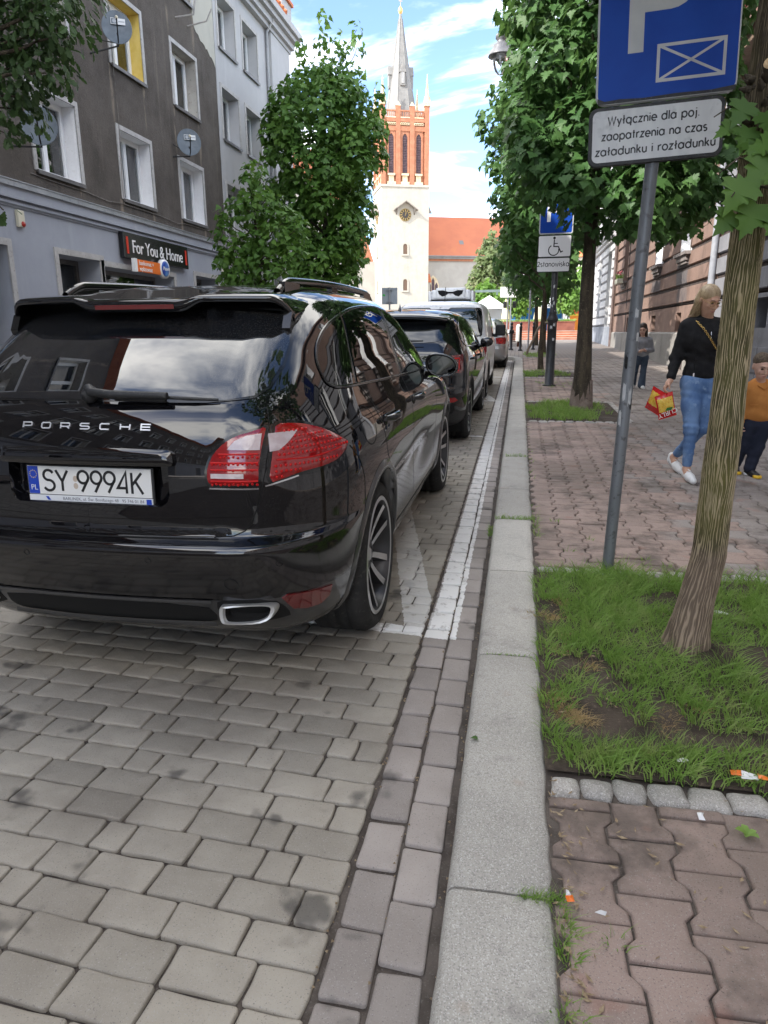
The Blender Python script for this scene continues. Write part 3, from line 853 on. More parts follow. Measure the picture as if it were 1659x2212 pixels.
m_surr = nmat('pale surround', (0.38, 0.37, 0.36), (0.46, 0.45, 0.44), 5, 0.8, (0.28, 0.27, 0.26), 18)
m_tile = nmat('orange roof tile', (0.5, 0.14, 0.05), (0.6, 0.2, 0.08), 2.5, 0.75, (0.36, 0.1, 0.045), 9, 0.3)
def wall_holes(mb, fmap, u0, u1, v0, v1, holes, mi=0):
 us = sorted({u0, u1} | {h[0] for h in holes} | {h[1] for h in holes}); us = [u for u in us if u0 <= u <= u1]
 vs = sorted({v0, v1} | {h[2] for h in holes} | {h[3] for h in holes}); vs = [v for v in vs if v0 <= v <= v1]
 for i in range(len(us) - 1):
  for j in range(len(vs) - 1):
   cu, cv = (us[i] + us[i+1]) / 2, (vs[j] + vs[j+1]) / 2
   if any(h[0] < cu < h[1] and h[2] < cv < h[3] for h in holes): continue
   mb.add([fmap(us[i], vs[j]), fmap(us[i+1], vs[j]), fmap(us[i+1], vs[j+1]), fmap(us[i], vs[j+1])], [(0, 1, 2, 3)], mi)
WCACHE = {}
def window(parent, X, side, y0, z0, w, h, depth=0.27, rev=m_revg, inner='curtain', sash=2, mullion=0.0, sillmat=m_metal, frame=m_white, sill=True, surround=None, name='window'):
 """recessed window; side=+1 opens towards +X (left wall), -1 towards -X (right wall). local: y along wall, x outwards"""
 key = (round(w, 2), round(h, 2), depth, rev.name, inner, sash, frame.name, sill, surround.name if surround else '', sillmat.name)
 if key not in WCACHE:
  parts = []
  mb = MB(); d = -depth
  # reveals
  mb.add([(0,0,0),(d-0.08,0,0),(d-0.08,0,h),(0,0,h)], [(0,1,2,3)], 0)
  mb.add([(0,w,0),(0,w,h),(d-0.08,w,h),(d-0.08,w,0)], [(0,1,2,3)], 0)
  mb.add([(0,0,h),(d-0.08,0,h),(d-0.08,w,h),(0,w,h)], [(0,1,2,3)], 0)
  mb.add([(0,0,0),(0,w,0),(d-0.08,w,0),(d-0.08,0,0)], [(0,1,2,3)], 0)
  f = 0.055
  def fr(a0, a1, b0, b1, x0, x1): mb.box((x0, a0, b0), (x1, a1, b1), 1)
  fr(0, w, 0, f, d - 0.06, d); fr(0, w, h - f, h, d - 0.06, d); fr(0, f, f, h - f, d - 0.06, d); fr(w - f, w, f, h - f, d - 0.06, d)
  panes = []
  sw = (w - 2 * f) / sash
  for k in range(sash):
   a0 = f + k * sw + 0.002; a1 = f + (k + 1) * sw - 0.002; g = 0.06
   fr(a0, a1, f + 0.002, f + g, d - 0.055, d + 0.018); fr(a0, a1, h - f - g, h - f - 0.002, d - 0.055, d + 0.018)
   fr(a0, a0 + g, f + g, h - f - g, d - 0.055, d + 0.018); fr(a1 - g, a1, f + g, h - f - g, d - 0.055, d + 0.018)
   panes.append((a0 + g, a1 - g, f + g, h - f - g))
  parts.append(('window', mb, [rev, frame]))
  for (a0, a1, b0, b1) in panes:
   pb = MB(); pb.box((d - 0.03, a0 - 0.004, b0 - 0.004), (d - 0.022, a1 + 0.004, b1 + 0.004)); parts.append(('pane', pb, [m_pane]))
  ib = MB(); ib.add([(d-0.5, 0, 0), (d-0.5, w, 0), (d-0.5, w, h), (d-0.5, 0, h)], [(0, 1, 2, 3)], 0)
  for a, b_ in ((0, 0), (w, 0)): ib.add([(d-0.06, a, 0), (d-0.5, a, 0), (d-0.5, a, h), (d-0.06, a, h)], [(0, 1, 2, 3)], 0)
  ib.add([(d-0.06, 0, 0), (d-0.5, 0, 0), (d-0.5, w, 0), (d-0.06, w, 0)], [(0, 1, 2, 3)], 0)
  parts.append(('room', ib, [m_dark]))
  if inner == 'curtain':
   cb = MB(); n = 40; vs = []
   for i in range(n + 1):
    yy = 0.03 + (w - 0.06) * i / n; xx = d - 0.13 + 0.02 * math.sin(i * 1.9) + 0.01 * math.sin(i * 4.1)
    vs += [(xx, yy, 0.04), (xx, yy, h - 0.03)]
   gap = {n // 2 - 1, n // 2} if sash > 1 else set()
   cb.add(vs, [(2*i, 2*i+2, 2*i+3, 2*i+1) for i in range(n) if i not in gap], 0, True); parts.append(('curtain', cb, [m_curt]))
  elif inner == 'blind':
   cb = MB(); k = 0; zz = h - 0.05
   while zz > h * 0.12:
    cb.add([(d-0.1, 0.05, zz-0.075), (d-0.1, w-0.05, zz-0.075), (d-0.1, w-0.05, zz), (d-0.1, 0.05, zz)], [(0, 1, 2, 3)], k % 2); zz -= 0.075; k += 1
   parts.append(('blind', cb, [m_blind, m_blindd]))
  if sill:
   sb = MB(); sb.box((-depth, -0.05, -0.05), (0.07, w + 0.05, -0.012), 0); sb.box((0.045, -0.05, -0.085), (0.07, w + 0.05, -0.05), 0); parts.append(('sill', sb, [sillmat]))
  if surround:
   qb = MB(); q = 0.1; t_ = 0.025
   qb.box((-0.01, -q, -0.02), (t_, 0, h + q), 0); qb.box((-0.01, w, -0.02), (t_, w + q, h + q), 0); qb.box((-0.01, 0, h), (t_, w, h + q), 0)
   parts.append(('surround', qb, [surround]))
  made = []
  root = None
  for nm, b_, mats in parts:
   o = b_.build(nm, mats, root)
   if root is None: root = o
   made.append(o)
  WCACHE[key] = root
  o = root
 else:
  o = dup(WCACHE[key])
 o.parent = parent
 o.name = name
 o.location = (X, y0 if side > 0 else y0 + w, z0)
 o.rotation_euler = (0, 0, 0 if side > 0 else PI)
 return o
def bld(name, label, loc=(0, 0, 0)):
 return empty(name, loc, (0, 0, 0), label, 'building')
# --- left: weathered building with shops
XL = WALL_L
bA = bld('apartment_building', 'weathered grey brown rendered building with blue grey shop floor and satellite dishes')
colsA = [13.24 - 3.06 * k for k in range(13, 0, -1)] + [13.24, 16.35, 19.39]
rowsA = [4.64, 7.5, 10.36]
holesA = [(y, y + 1.44, z, z + 1.5) for y in colsA for z in rowsA]
mb = MB()
fL = lambda u, v: (XL, u, v)
wall_holes(mb, fL, -29, 22.3, 4.2, 13.4, holesA, 0)
mb.add([(XL - 12, -29, 0), (XL, -29, 0), (XL, -29, 13.4), (XL - 12, -29, 13.4)], [(0, 1, 2, 3)], 0)
mb.add([(XL, 22.3, 12), (XL - 12, 22.3, 12), (XL - 12, 22.3, 13.4), (XL, 22.3, 13.4)], [(0, 1, 2, 3)], 0)
mb.box((XL - 12.5, -28.9, 0), (XL - 2.2, 22.25, 13.3), 0); mb.build('wall', m_rendA, bA)  # solid core box added inside the house to stop sunlight leaking through
# cream patched render at the joint with the next house, ragged lower edge
mb = MB(); rg = random.Random(3)
pts = [(22.28, 9.3)]
for k in range(1, 14):
 u = k / 13; pts.append((22.28 - 1.62 * u + rg.uniform(-.04, .04), 9.3 + 0.55 * u ** 0.6 + (0.95 * max(0, (u - 0.82) / 0.18)) + rg.uniform(-.06, .06)))
pts += [(20.62 + rg.uniform(-.04, .04), z) for z in (10.9, 11.4, 12.0, 13.0)] + [(22.28, 13.0)]
pts = [(-p[0], p[1]) for p in pts]
Mx = Matrix(((0, 0, 1, XL + 0.012), (-1, 0, 0, 0), (0, 1, 0, 0), (0, 0, 0, 1)))
hole_z = 10.36
mb.prism([p for p in pts], -0.01, 0.0, 0, Mx)
mb.build('patched_render', m_cream, bA)
rg = random.Random(8)
for y in colsA:
 for r_, z in enumerate(rowsA):
  rev = m_revg
  if r_ == 0 and y > 12: rev = m_revw
  if r_ == 1 and abs(y - 16.35) < 0.1: rev = m_revy
  inner = 'curtain' if rg.random() < 0.75 else 'none'
  if (abs(y - 19.39) < 0.1 and r_ <= 1): inner = 'none'
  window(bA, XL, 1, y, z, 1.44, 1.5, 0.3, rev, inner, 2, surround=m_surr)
# ground floor with shop openings
opA = [(y, y + 1.5, 0.0, 3.08) for y in (-26.5, -20, -14, -8, -3, 2, 6.6)] + [(10.5, 11.97, 0, 3.1), (13.45, 14.95, 0, 3.1), (15.05, 18.4, 0, 3.0), (19.74, 21.32, 0, 3.14)]
mb = MB(); fS = lambda u, v: (XL + 0.07, u, v)
wall_holes(mb, fS, -29, 22.3, 0, 3.93, opA, 0)
mb.add([(XL, -29, 3.93), (XL + 0.07, -29, 3.93), (XL + 0.07, 22.3, 3.93), (XL, 22.3, 3.93)], [(0, 1, 2, 3)], 0)
mb.build('shop_wall', m_shop, bA)
for (a, b_, z0, z1) in opA:
 mb = MB(); x1 = XL + 0.07; d = 0.55
 mb.add([(x1, a, 0), (x1-d, a, 0), (x1-d, a, z1), (x1, a, z1)], [(0, 1, 2, 3)], 0)
 mb.add([(x1, b_, 0), (x1, b_, z1), (x1-d, b_, z1), (x1-d, b_, 0)], [(0, 1, 2, 3)], 0)
 mb.add([(x1, a, z1), (x1-d, a, z1), (x1-d, b_, z1), (x1, b_, z1)], [(0, 1, 2, 3)], 0)
 s = 0.12
 mb.box((x1 - 0.01, a - s, 0), (x1 + 0.03, a, z1 + s), 1); mb.box((x1 - 0.01, b_, 0), (x1 + 0.03, b_ + s, z1 + s), 1); mb.box((x1 - 0.01, a, z1), (x1 + 0.03, b_, z1 + s), 1)
 mb.box((x1 - d - 0.06, a, 0), (x1 - d, a + 0.09, z1), 2); mb.box((x1 - d - 0.06, b_ - 0.09, 0), (x1 - d, b_, z1), 2); mb.box((x1 - d - 0.06, a + 0.09, z1 - 0.1), (x1 - d, b_ - 0.09, z1), 2); mb.box((x1 - d - 0.06, a + 0.09, 2.2), (x1 - d, b_ - 0.09, 2.27), 2)
 mb.add([(x1-d-1.2, a, 0), (x1-d-1.2, b_, 0), (x1-d-1.2, b_, z1), (x1-d-1.2, a, z1)], [(0, 1, 2, 3)], 3)
 mb.add([(x1-d, a, z1-0.01), (x1-d-1.2, a, z1-0.01), (x1-d-1.2, b_, z1-0.01), (x1-d, b_, z1-0.01)], [(0, 1, 2, 3)], 3)
 for q in (a + 0.005, b_ - 0.005): mb.add([(x1-d, q, 0), (x1-d-1.2, q, 0), (x1-d-1.2, q, z1), (x1-d, q, z1)], [(0, 1, 2, 3)], 3)
 dr = mb.build('shop_door', [m_shop, m_surr, m_metal, m_dark], bA)
 pb = MB(); pb.box((x1 - d - 0.035, a + 0.09, 0.1), (x1 - d - 0.025, b_ - 0.09, z1 - 0.1)); pb.build('pane', m_pane, dr)
# ledge between shops and upper wall, stepped mouldings and zinc flashing
mb = MB()
for x, z0, z1, mi in ((0.10, 3.80, 3.93, 0), (0.14, 3.84, 3.89, 0), (0.19, 3.93, 4.13, 0), (0.24, 4.13, 4.235, 1), (0.255, 4.225, 4.245, 1)):
 mb.box((XL, -29, z0), (XL + x, 22.3, z1), mi)
mb.build('ledge', [m_shop, m_zinc], bA)
mb = MB(); mb.add([(XL + 0.4, -29, 13.4), (XL + 0.4, 22.4, 13.4), (XL - 4.5, 22.4, 15.8), (XL - 4.5, -29, 15.8), (XL - 13, -29, 13.4), (XL - 13, 22.4, 13.4), (XL, -29, 13.3), (XL, 22.4, 13.3)], [(0, 1, 2, 3), (3, 2, 5, 4), (0, 6, 7, 1)], 0); mb.build('roof', m_tile, bA)
# --- left: pale grey corner building
bB = bld('corner_building', 'pale grey plastered corner building with orange tiled roof edge')
colsB = [22.6, 24.6]
rowsB = [4.68, 7.44, 10.0]
mb = MB(); hb = [(y, y + 1.34, z, z + 1.45) for y in colsB for z in rowsB] + [(23.0, 24.5, 0.8, 3.2), (25.4, 26.5, 0.0, 3.0)]
fB = lambda u, v: (XL + 0.02, u, v)
wall_holes(mb, fB, 22.3, 27.1, 0, 12.0, hb, 0)
mb.box((XL - 8, 27.1, 0), (XL + 0.16, 29.2, 12.0), 0)
mb.box((XL - 8, 29.2, 0), (XL - 1.5, 34.0, 12.0), 0)
mb.add([(XL + 0.02, 22.3, 12), (XL - 8, 22.3, 12), (XL - 8, 22.3, 0), (XL + 0.02, 22.3, 0)], [(0, 1, 2, 3)], 0)
mb.box((XL - 8, 22.3, 0), (XL - 1.6, 27.1, 12.0), 0); mb.build('wall', m_rendB, bB)
for y in colsB:
 for r_, z in enumerate(rowsB):
  window(bB, XL + 0.02, 1, y, z, 1.34, 1.45, 0.34, m_rendB, 'blind' if r_ == 1 else 'none', 2, surround=m_surr)
window(bB, XL + 0.02, 1, 23.0, 0.8, 1.5, 2.4, 0.2, m_rendB, 'none', 2, frame=m_metal, surround=m_surr, name='shop_window')
window(bB, XL + 0.02, 1, 25.4, 0.05, 1.1, 2.95, 0.4, m_rendB, 'none', 1, frame=m_metal, sill=False, surround=m_surr, name='doorway')
mb = MB()
for x, z0, z1 in ((0.2, 12.0, 12.14), (0.32, 12.14, 12.34), (0.46, 12.34, 12.5), (0.58, 12.5, 12.72)):
 mb.box((XL - 8, 22.3, z0), (XL + x, 29.2 + x * 0.7, z1), 0)
mb.box((XL - 1.2, 28.05, 12.72), (XL + 0.3, 29.2, 13.55), 0)
mb.build('cornice', m_rendB, bB); mb = MB()
for z0, z1, x in ((3.78, 3.9, 0.14), (3.9, 4.06, 0.2), (4.06, 4.12, 0.26)):
 mb.box((XL, 22.32, z0), (XL + x, 27.1, z1), 0); mb.box((XL, 27.1, z0), (XL + x + 0.14, 29.3, z1), 0)
mb.build('string_course', m_rendB, bB)
mb = MB(); mb.box((XL - 1.3, 27.98, 13.55), (XL + 0.38, 29.28, 13.66), 0)
n = 16                                                    # roof slope of pantile rolls
for k in range(n):
 y = 22.3 + 5.7 * k / n
 mb.tube([(XL + 0.52, y + 0.18, 12.82), (XL - 4.5, y + 0.18, 16.6)], 0.11, 8, 0)
mb.add([(XL + 0.55, 22.3, 12.74), (XL + 0.55, 28.0, 12.74), (XL - 4.5, 28.0, 16.55), (XL - 4.5, 22.3, 16.55)], [(0, 1, 2, 3)], 0)
mb.build('roof', m_tile, bB)
mb = MB(); mb.tube([(XL + 0.09, 26.86, 0.2), (XL + 0.09, 26.86, 11.9), (XL + 0.35, 26.86, 12.3)], 0.055, 10)
for z in (3, 6.4, 9.6): mb.tube([(XL + 0.09, 26.86, z), (XL + 0.09, 26.86, z + 0.05)], 0.066, 10)
mb.build('downpipe', m_zinc, bB)
# --- things fixed to the left walls
m_dish = nmat('dish grey paint', (0.1, 0.125, 0.15), (0.13, 0.16, 0.19), 6, 0.5, None, bmp=0.05, spec=0.4)
m_blk = pmat('black metal', (0.016, 0.016, 0.017), 0.5)
m_crm = pmat('cream plastic', (0.6, 0.57, 0.45), 0.45)
def dish(loc, labelt, logo, arm_to):
 e = empty('satellite_dish', loc, (0, 0, 0), labelt, 'satellite dish', 'satellite dishes on the weathered wall')
 aim = Vector((0.5, -0.84, 0.2)).normalized()
 Mq = Matrix.Translation((0, 0, 0)) @ aim.to_track_quat('Z', 'Y').to_matrix().to_4x4()
 mb = MB(); prof = [(0.001, -0.055)] + [(r, -0.055 + 0.5 * r * r) for r in (0.06, 0.12, 0.18, 0.24, 0.3)] + [(0.312, -0.006), (0.312, -0.016)] + [(r, -0.068 + 0.5 * r * r) for r in (0.3, 0.2, 0.1, 0.001)]
 mb.lathe(prof, 36, 0, Mq @ S3(1.0, 1.13, 1))
 mb.build('reflector', m_dish, e)
 mb = MB(); mb.tube([Mq @ Vector((0, -0.32, -0.03)), Mq @ Vector((0, -0.3, 0.16)), Mq @ Vector((0, -0.03, 0.36))], 0.014, 8)
 mb.tube([Mq @ Vector((0, -0.1, -0.05)), Mq @ Vector((0, -0.34, -0.1)), Vector(arm_to)], 0.02, 8)
 mb.tube([Mq @ Vector((0, -0.3, -0.08)), Vector(arm_to) + Vector((0.02, 0.02, 0.3))], 0.012, 6)
 mb.build('arm', m_blk, e)
 mb = MB(); mb.tube([Mq @ Vector((0, -0.03, 0.37)), Mq @ Vector((0, 0.02, 0.3))], [0.025, 0.035], 10); mb.build('receiver', m_crm, e)
 if logo:
  mb = MB(); K = Mq @ T(0.02, 0.13, -0.02)
  def rr_(x0, x1, y0, y1): return [(x0, y0), (x1, y0), (x1, y1), (x0, y1)]
  mb.prism(rr_(-0.14, 0.16, -0.065, 0.065), 0, 0.003, 0, K); mb.prism(rr_(-0.13, 0.0, -0.055, 0.055), 0.003, 0.005, 1, K)
  mb.prism([(-0.065 + 0.04 * math.cos(a * PI / 8), 0.04 * math.sin(a * PI / 8)) for a in range(16)], 0.005, 0.007, 2, K)
  mb.prism(rr_(0.02, 0.145, -0.012, 0.012), 0.003, 0.005, 2, K)
  mb.build('sticker', [pmat('sticker white', (0.6, 0.62, 0.63), 0.5), m_dish, pmat('sticker grey', (0.3, 0.33, 0.36), 0.5)], e)
dish((-8.85, 15.75, 7.95), 'grey satellite dish with white sticker in front of the yellow lined window', True, (-0.55, -0.25, -0.55))
dish((-8.85, 12.66, 5.23), 'grey satellite dish without sticker in front of the leftmost lower window', False, (-0.55, -0.12, -0.34))
dish((-8.95, 19.15, 6.5), 'grey satellite dish with white sticker nearest the pale building', True, (-0.45, -0.1, -0.36))
def alarm(loc, lab):
 e = empty('alarm_siren', loc, (0, 0, 0), lab, 'alarm siren')
 mb = MB(); mb.box((0, -0.09, -0.14), (0.075, 0.09, 0.16), 0, None, 0.02); mb.build('case', m_crm, e)
 mb = MB(); mb.lathe([(0.052, 0), (0.052, 0.008), (0.04, 0.025), (0.001, 0.03)], 16, 0, T(0.075, 0.02, -0.085) @ RY(PI/2)); mb.build('strobe', pmat('red strobe', (0.35, 0.02, 0.01), 0.3), e)
alarm((XL + 0.07, 12.4, 3.6), 'cream alarm box with red light above the far left shop door')
alarm((XL + 0.07, 21.75, 3.5), 'small cream alarm box on the shop wall behind the smaller left tree')
m_signblk = pmat('gloss black sign', (0.012, 0.012, 0.013), 0.22, spec=0.5)
m_red = pmat('red acrylic', (0.6, 0.035, 0.015), 0.35)
m_lit = pmat('white letters', (0.78, 0.78, 0.78), 0.4)
sg = empty('shop_sign', (XL + 0.09, 17.42, 3.54), (0, 0, 0), 'long black shop sign with white lettering and red bars over the shop', 'shop sign')
mb = MB(); mb.box((0, -1.64, -0.29), (0.13, 1.64, 0.29), 0, None, 0.012); mb.build('panel', m_signblk, sg)
MF = Matrix(((0, 0, 1, 0.131), (1, 0, 0, 0), (0, 1, 0, 0), (0, 0, 0, 1)))   # XY plane onto a wall facing +X
mb = MB(); vs, fs = text_mesh('For You & Home', 0.42, 0.006, spacing=0.95, sx=0.92); mb.add(vs, fs, 0, False, MF @ T(0, -0.02, 0.004)); mb.build('lettering', m_lit, sg)
for yy in (-1.5, 1.5):
 mb = MB(); mb.box((0.13, yy - 0.04, -0.19), (0.14, yy + 0.04, 0.19)); mb.build('bar', m_red, sg)
at = empty('cash_machine_sign', (XL + 0.28, 16.55, 3.1), (0, 0, 0), 'orange cash machine sign with round blue disc below the black shop sign', 'sign')
mb = MB(); mb.box((0, -0.5, -0.14), (0.08, 0.62, 0.14), 0, None, 0.01); mb.box((-0.18, -0.3, -0.05), (0, -0.25, 0.05), 1); mb.box((-0.18, 0.5, -0.05), (0, 0.55, 0.05), 1); mb.build('panel', [pmat('orange panel', (0.78, 0.16, 0.01), 0.4), m_lit], at)
mb = MB(); mb.box((0.0, -0.62, -0.15), (0.085, -0.5, 0.15), 0); mb.lathe([(0.001, 0.0), (0.235, 0.0), (0.235, 0.1), (0.001, 0.1)], 28, 0, T(0, 0.83, 0.02) @ RY(PI/2)); mb.build('white_frame', m_lit, at)
mb = MB(); mb.lathe([(0.19, 0.0), (0.19, 0.008), (0.15, 0.02), (0.001, 0.03)], 28, 0, T(0.1, 0.83, 0.02) @ RY(PI/2)); mb.build('disc', nmat('blue disc', (0.01, 0.04, 0.3), (0.08, 0.25, 0.6), 3, 0.35, bmp=0), at)
mb = MB()
vs, fs = text_mesh('bankomat +', 0.145, 0.003, 'LEFT'); mb.add(vs, fs, 0, False, MF @ T(-0.42, 0.06, -0.046))
vs, fs = text_mesh('wpłatomat', 0.145, 0.003, 'LEFT'); mb.add(vs, fs, 0, False, MF @ T(-0.42, -0.07, -0.046))
vs, fs = text_mesh('Planet', 0.13, 0.003); mb.add(vs, fs, 0, False, MF @ T(0.83, 0.02, 0.0)); mb.build('lettering', m_lit, at)
mb = MB()
mb.tube([(XL + 0.02, 12.9 + 0.1, 4.52), (XL + 0.02, 13.5, 4.5), (XL + 0.02, 14.8, 4.5), (XL + 0.03, 15.6, 4.45), (XL + 0.03, 16.2, 4.5), (XL + 0.03, 18, 4.5), (XL + 0.03, 19, 4.44), (XL + 0.03, 19.4, 4.5), (XL + 0.03, 21.2, 4.52)], 0.011, 5)
mb.tube([(XL + 0.02, 16.35, 8.3), (XL + 0.03, 16.38, 6.4), (XL + 0.03, 16.28, 5.0), (XL + 0.02, 16.3, 4.5)], 0.007, 5)
tag(mb.build('wall_cable', nmat('old cable', (0.1, 0.09, 0.08), (0.2, 0.18, 0.16), 9, 0.7)), 'thin cable sagging along the weathered wall below the windows', 'cable')
e = empty('antenna_bracket', (XL, 19.8, 9.85), (0, 0, 0), 'bent empty antenna bracket under the topmost window', 'bracket')
m_gt = nmat('grey tube', (0.3, 0.29, 0.28), (0.4, 0.38, 0.36), 9, 0.6)
for P_, r_ in (([(0, 0, -0.15), (0.5, 0.05, -0.1), (0.55, 0.1, 0.25)], .025), ([(0, 0.7, -0.1), (0.55, 0.75, 0.0), (0.7, 0.8, 0.3)], .02)): mb = MB(); mb.tube(P_, r_, 8); mb.build('tube', m_gt, e)
e = empty('junction_box', (XL + 0.02, 21.85, 4.55), (0, 0, 0), 'small dark junction box at the wall joint above the ledge', 'junction box')
mb = MB(); mb.box((0, -0.15, -0.25), (0.12, 0.15, 0.25), 0, None, 0.01); mb.build('case', nmat('rusty box', (0.07, 0.06, 0.06), (0.12, 0.09, 0.08), 8), e)
e = empty('outdoor_camera', (XL + 0.07, 21.55, 3.0), (0, 0, 0), 'small white camera on the shop wall', 'camera')
mb = MB(); mb.tube([(0, 0, 0.02), (0.14, 0, 0.03)], 0.02, 8); mb.tube([(0.1, -0.14, 0.02), (0.17, 0.14, 0.05)], 0.045, 10); mb.build('case', m_lit, e)
# --- right: rusticated houses
def rust_wall(parent, X, y0, y1, zs, holes, mat, gmat, proud=0.055, gap=0.085, jag=True):
 """courses of stucco blocks proud of a darker back wall; zs = groove centre heights"""
 mb = MB(); fR = lambda u, v: (X + proud, u, v)
 wall_holes(mb, fR, y0, y1, zs[0], zs[-1], holes, 0); mb.build('wall', gmat, parent)
 for a, b_ in zip(zs[:-1], zs[1:]):
  za, zb = a + gap / 2, b_ - gap / 2
  cuts = sorted([(h[0], h[1]) for h in holes if h[2] < (za + zb) / 2 < h[3]])
  seg = []; s = y0
  for c0, c1 in cuts: seg.append((s, c0)); s = c1
  seg.append((s, y1))
  for s0, s1 in seg:
   if s1 - s0 < 0.05: continue
   mb = MB(); c = 0.02
   P = lambda x, y, z: (X + x, y, z)
   vs = [P(proud, s0, za), P(proud, s1, za), P(proud, s1, zb), P(proud, s0, zb), P(0, s0 + c * .3, za + c), P(0, s1 - c * .3, za + c), P(0, s1 - c * .3, zb - c), P(0, s0 + c * .3, zb - c)]
   mb.add(vs, [(4, 7, 6, 5), (0, 4, 5, 1), (1, 5, 6, 2), (2, 6, 7, 3), (3, 7, 4, 0)])
   mb.build('stucco_course', mat, parent)
XR = WALL_R
m_pink = render_mat('pink stucco', (0.225, 0.15, 0.122), (0.275, 0.187, 0.153), (0.32, 0.24, 0.2), (0.095, 0.07, 0.062), 0.5, 60)
# grey overpainted patches under two windows
def overpaint(m, rects, col):
 t = m.node_tree; b = bsdf(m); src = b.inputs['Base Color'].links[0].from_socket
 sp = nn(t, 'ShaderNodeSeparateXYZ'); p = wpos(t); t.links.new(p, sp.inputs[0])
 wob = math_n(t, 'MULTIPLY_ADD', noise_node(t, p, 3, 4, 0.6), 0.5); wob.node.inputs[2].default_value = -0.25
 y = math_n(t, 'ADD', sp.outputs['Y'], wob); z = math_n(t, 'ADD', sp.outputs['Z'], math_n(t, 'MULTIPLY', wob, 0.3))
 for (y0, y1, z0, z1, k) in rects:
  a = math_n(t, 'MULTIPLY', ramp(t, y, y0 - .08, y0 + .08), ramp(t, y, y1 - .08, y1 + .08, 1, 0))
  q = math_n(t, 'MULTIPLY', ramp(t, z, z0 - .02, z0 + .02), ramp(t, z, z1 - .02, z1 + .02, 1, 0))
  src = mixc(t, math_n(t, 'MULTIPLY', math_n(t, 'MULTIPLY', a, q), k), src, col)
 t.links.new(src, b.inputs['Base Color'])
overpaint(m_pink, [(20.9, 22.3, 2.75, 3.45, .85), (20.8, 22.0, 2.3, 2.68, .6), (24.7, 26.2, 2.75, 3.5, .75), (20.9, 22.4, 3.4, 3.62, .6), (25, 26, 3.4, 3.62, .6)], (0.13, 0.125, 0.13))
m_groove = nmat('dark groove', (0.05, 0.04, 0.038), (0.09, 0.07, 0.065), 6, 0.95)  # darker colour for the recesses between the stucco courses
m_concr = render_mat('stained concrete plinth', (0.24, 0.225, 0.21), (0.29, 0.275, 0.255), (0.36, 0.34, 0.32), (0.1, 0.09, 0.085), 0.6, 30)
bC = bld('tenement_house', 'pink stucco tenement with deep horizontal grooves and grey plinth')
zsC = [2.22, 2.71, 3.17, 3.63, 4.15, 4.65, 5.13, 5.6, 6.1, 6.55, 7.05, 7.6, 8.1, 8.6, 9.1]
winC = [20.9, 24.75, 28.6, 32.4]
holesC = [(y, y + 1.15, 3.59, 5.95) for y in winC] + [(y, y + 1.15, 7.3, 9.05) for y in winC]
rust_wall(bC, XR, 18.02, 36.0, zsC, holesC, m_pink, m_groove)
mb = MB(); ce = [(21.2, 21.85, 1.5, 2.0), (25.0, 25.7, 1.5, 2.0), (30.6, 31.5, 1.45, 2.05), (28.0, 28.6, 1.5, 2.0)]
fR = lambda u, v: (XR, u, v)
wall_holes(mb, fR, 18.02, 36.0, 1.46, 2.18, ce, 0)
for a, b_, z0, z1 in ce:
 mb.add([(XR, a, z0), (XR + 0.4, a, z0), (XR + 0.4, a, z1), (XR, a, z1), (XR, b_, z0), (XR + 0.4, b_, z0), (XR + 0.4, b_, z1), (XR, b_, z1)], [(0, 3, 2, 1), (4, 5, 6, 7), (3, 7, 6, 2), (0, 1, 5, 4)], 0)
 mb.add([(XR + 0.4, a, z0), (XR + 0.4, b_, z0), (XR + 0.4, b_, z1), (XR + 0.4, a, z1)], [(0, 1, 2, 3)], 1)
mb.add([(XR, 18.02, 9.1), (XR + 10, 18.02, 9.1), (XR + 10, 18.02, 0), (XR, 18.02, 0)], [(0, 1, 2, 3)], 0)
mb.build('base_wall', [m_pink, m_dark], bC)
mb = MB(); n = 60; vs = []
for i in range(n + 1):
 y = 18.02 + 17.98 * i / n
 vs += [(XR - 0.09, y, gz(y)), (XR - 0.075, y, 1.42), (XR - 0.02, y, 1.47), (XR + 0.02, y, 1.47)]
mb.add(vs, [(4*i+j, 4*i+j+1, 4*i+5+j, 4*i+4+j) for i in range(n) for j in range(3)], 0, False); mb.build('plinth', m_concr, bC)
mb = MB()
for (yc, w) in ((20.6, 0.5), (21.2, 0.3)):                    # broken damp patch at the foot
 poly = [(-w + 2*w*k/12, 0.15 + 0.35 * abs(math.sin(k * 2.3)) * (1 - abs(k - 6) / 8)) for k in range(13)] + [(w, 0.0), (-w, 0.0)]
 mb.prism(poly, 0, 0.01, 0, Matrix(((0, 0, -1, XR - 0.088), (-1, 0, 0, yc), (0, 1, 0, gz(yc) + 0.1), (0, 0, 0, 1))))
mb.build('damp_patch', m_groove, bC)
m_brsill = nmat('dirty stone sill', (0.16, 0.14, 0.13), (0.24, 0.21, 0.2), 5, 0.85)
m_brfr = pmat('dark brown frame', (0.05, 0.028, 0.022), 0.5)
for k, y in enumerate(winC):
 last = k == 3
 window(bC, XR, -1, y, 3.59, 1.15, 2.36, 0.3, m_pink if last else m_revw, 'none' if last else 'curtain', 2, frame=m_brfr if last else m_white, sillmat=m_brsill, sill=False)
 window(bC, XR, -1, y, 7.3, 1.15, 1.75, 0.3, m_revw, 'curtain', 2, sillmat=m_brsill, sill=False)
 mb = MB(); mb.box((XR - 0.16, y - 0.16, 3.5), (XR + 0.3, y + 1.31, 3.585), 0); mb.box((XR - 0.1, y - 0.02, 3.36), (XR + 0.02, y + 1.17, 3.5), 0); mb.box((XR - 0.06, y + 0.04, 3.28), (XR + 0.02, y + 1.11, 3.36), 0)
 mb.build('sill', m_brsill, bC)
mb = MB()
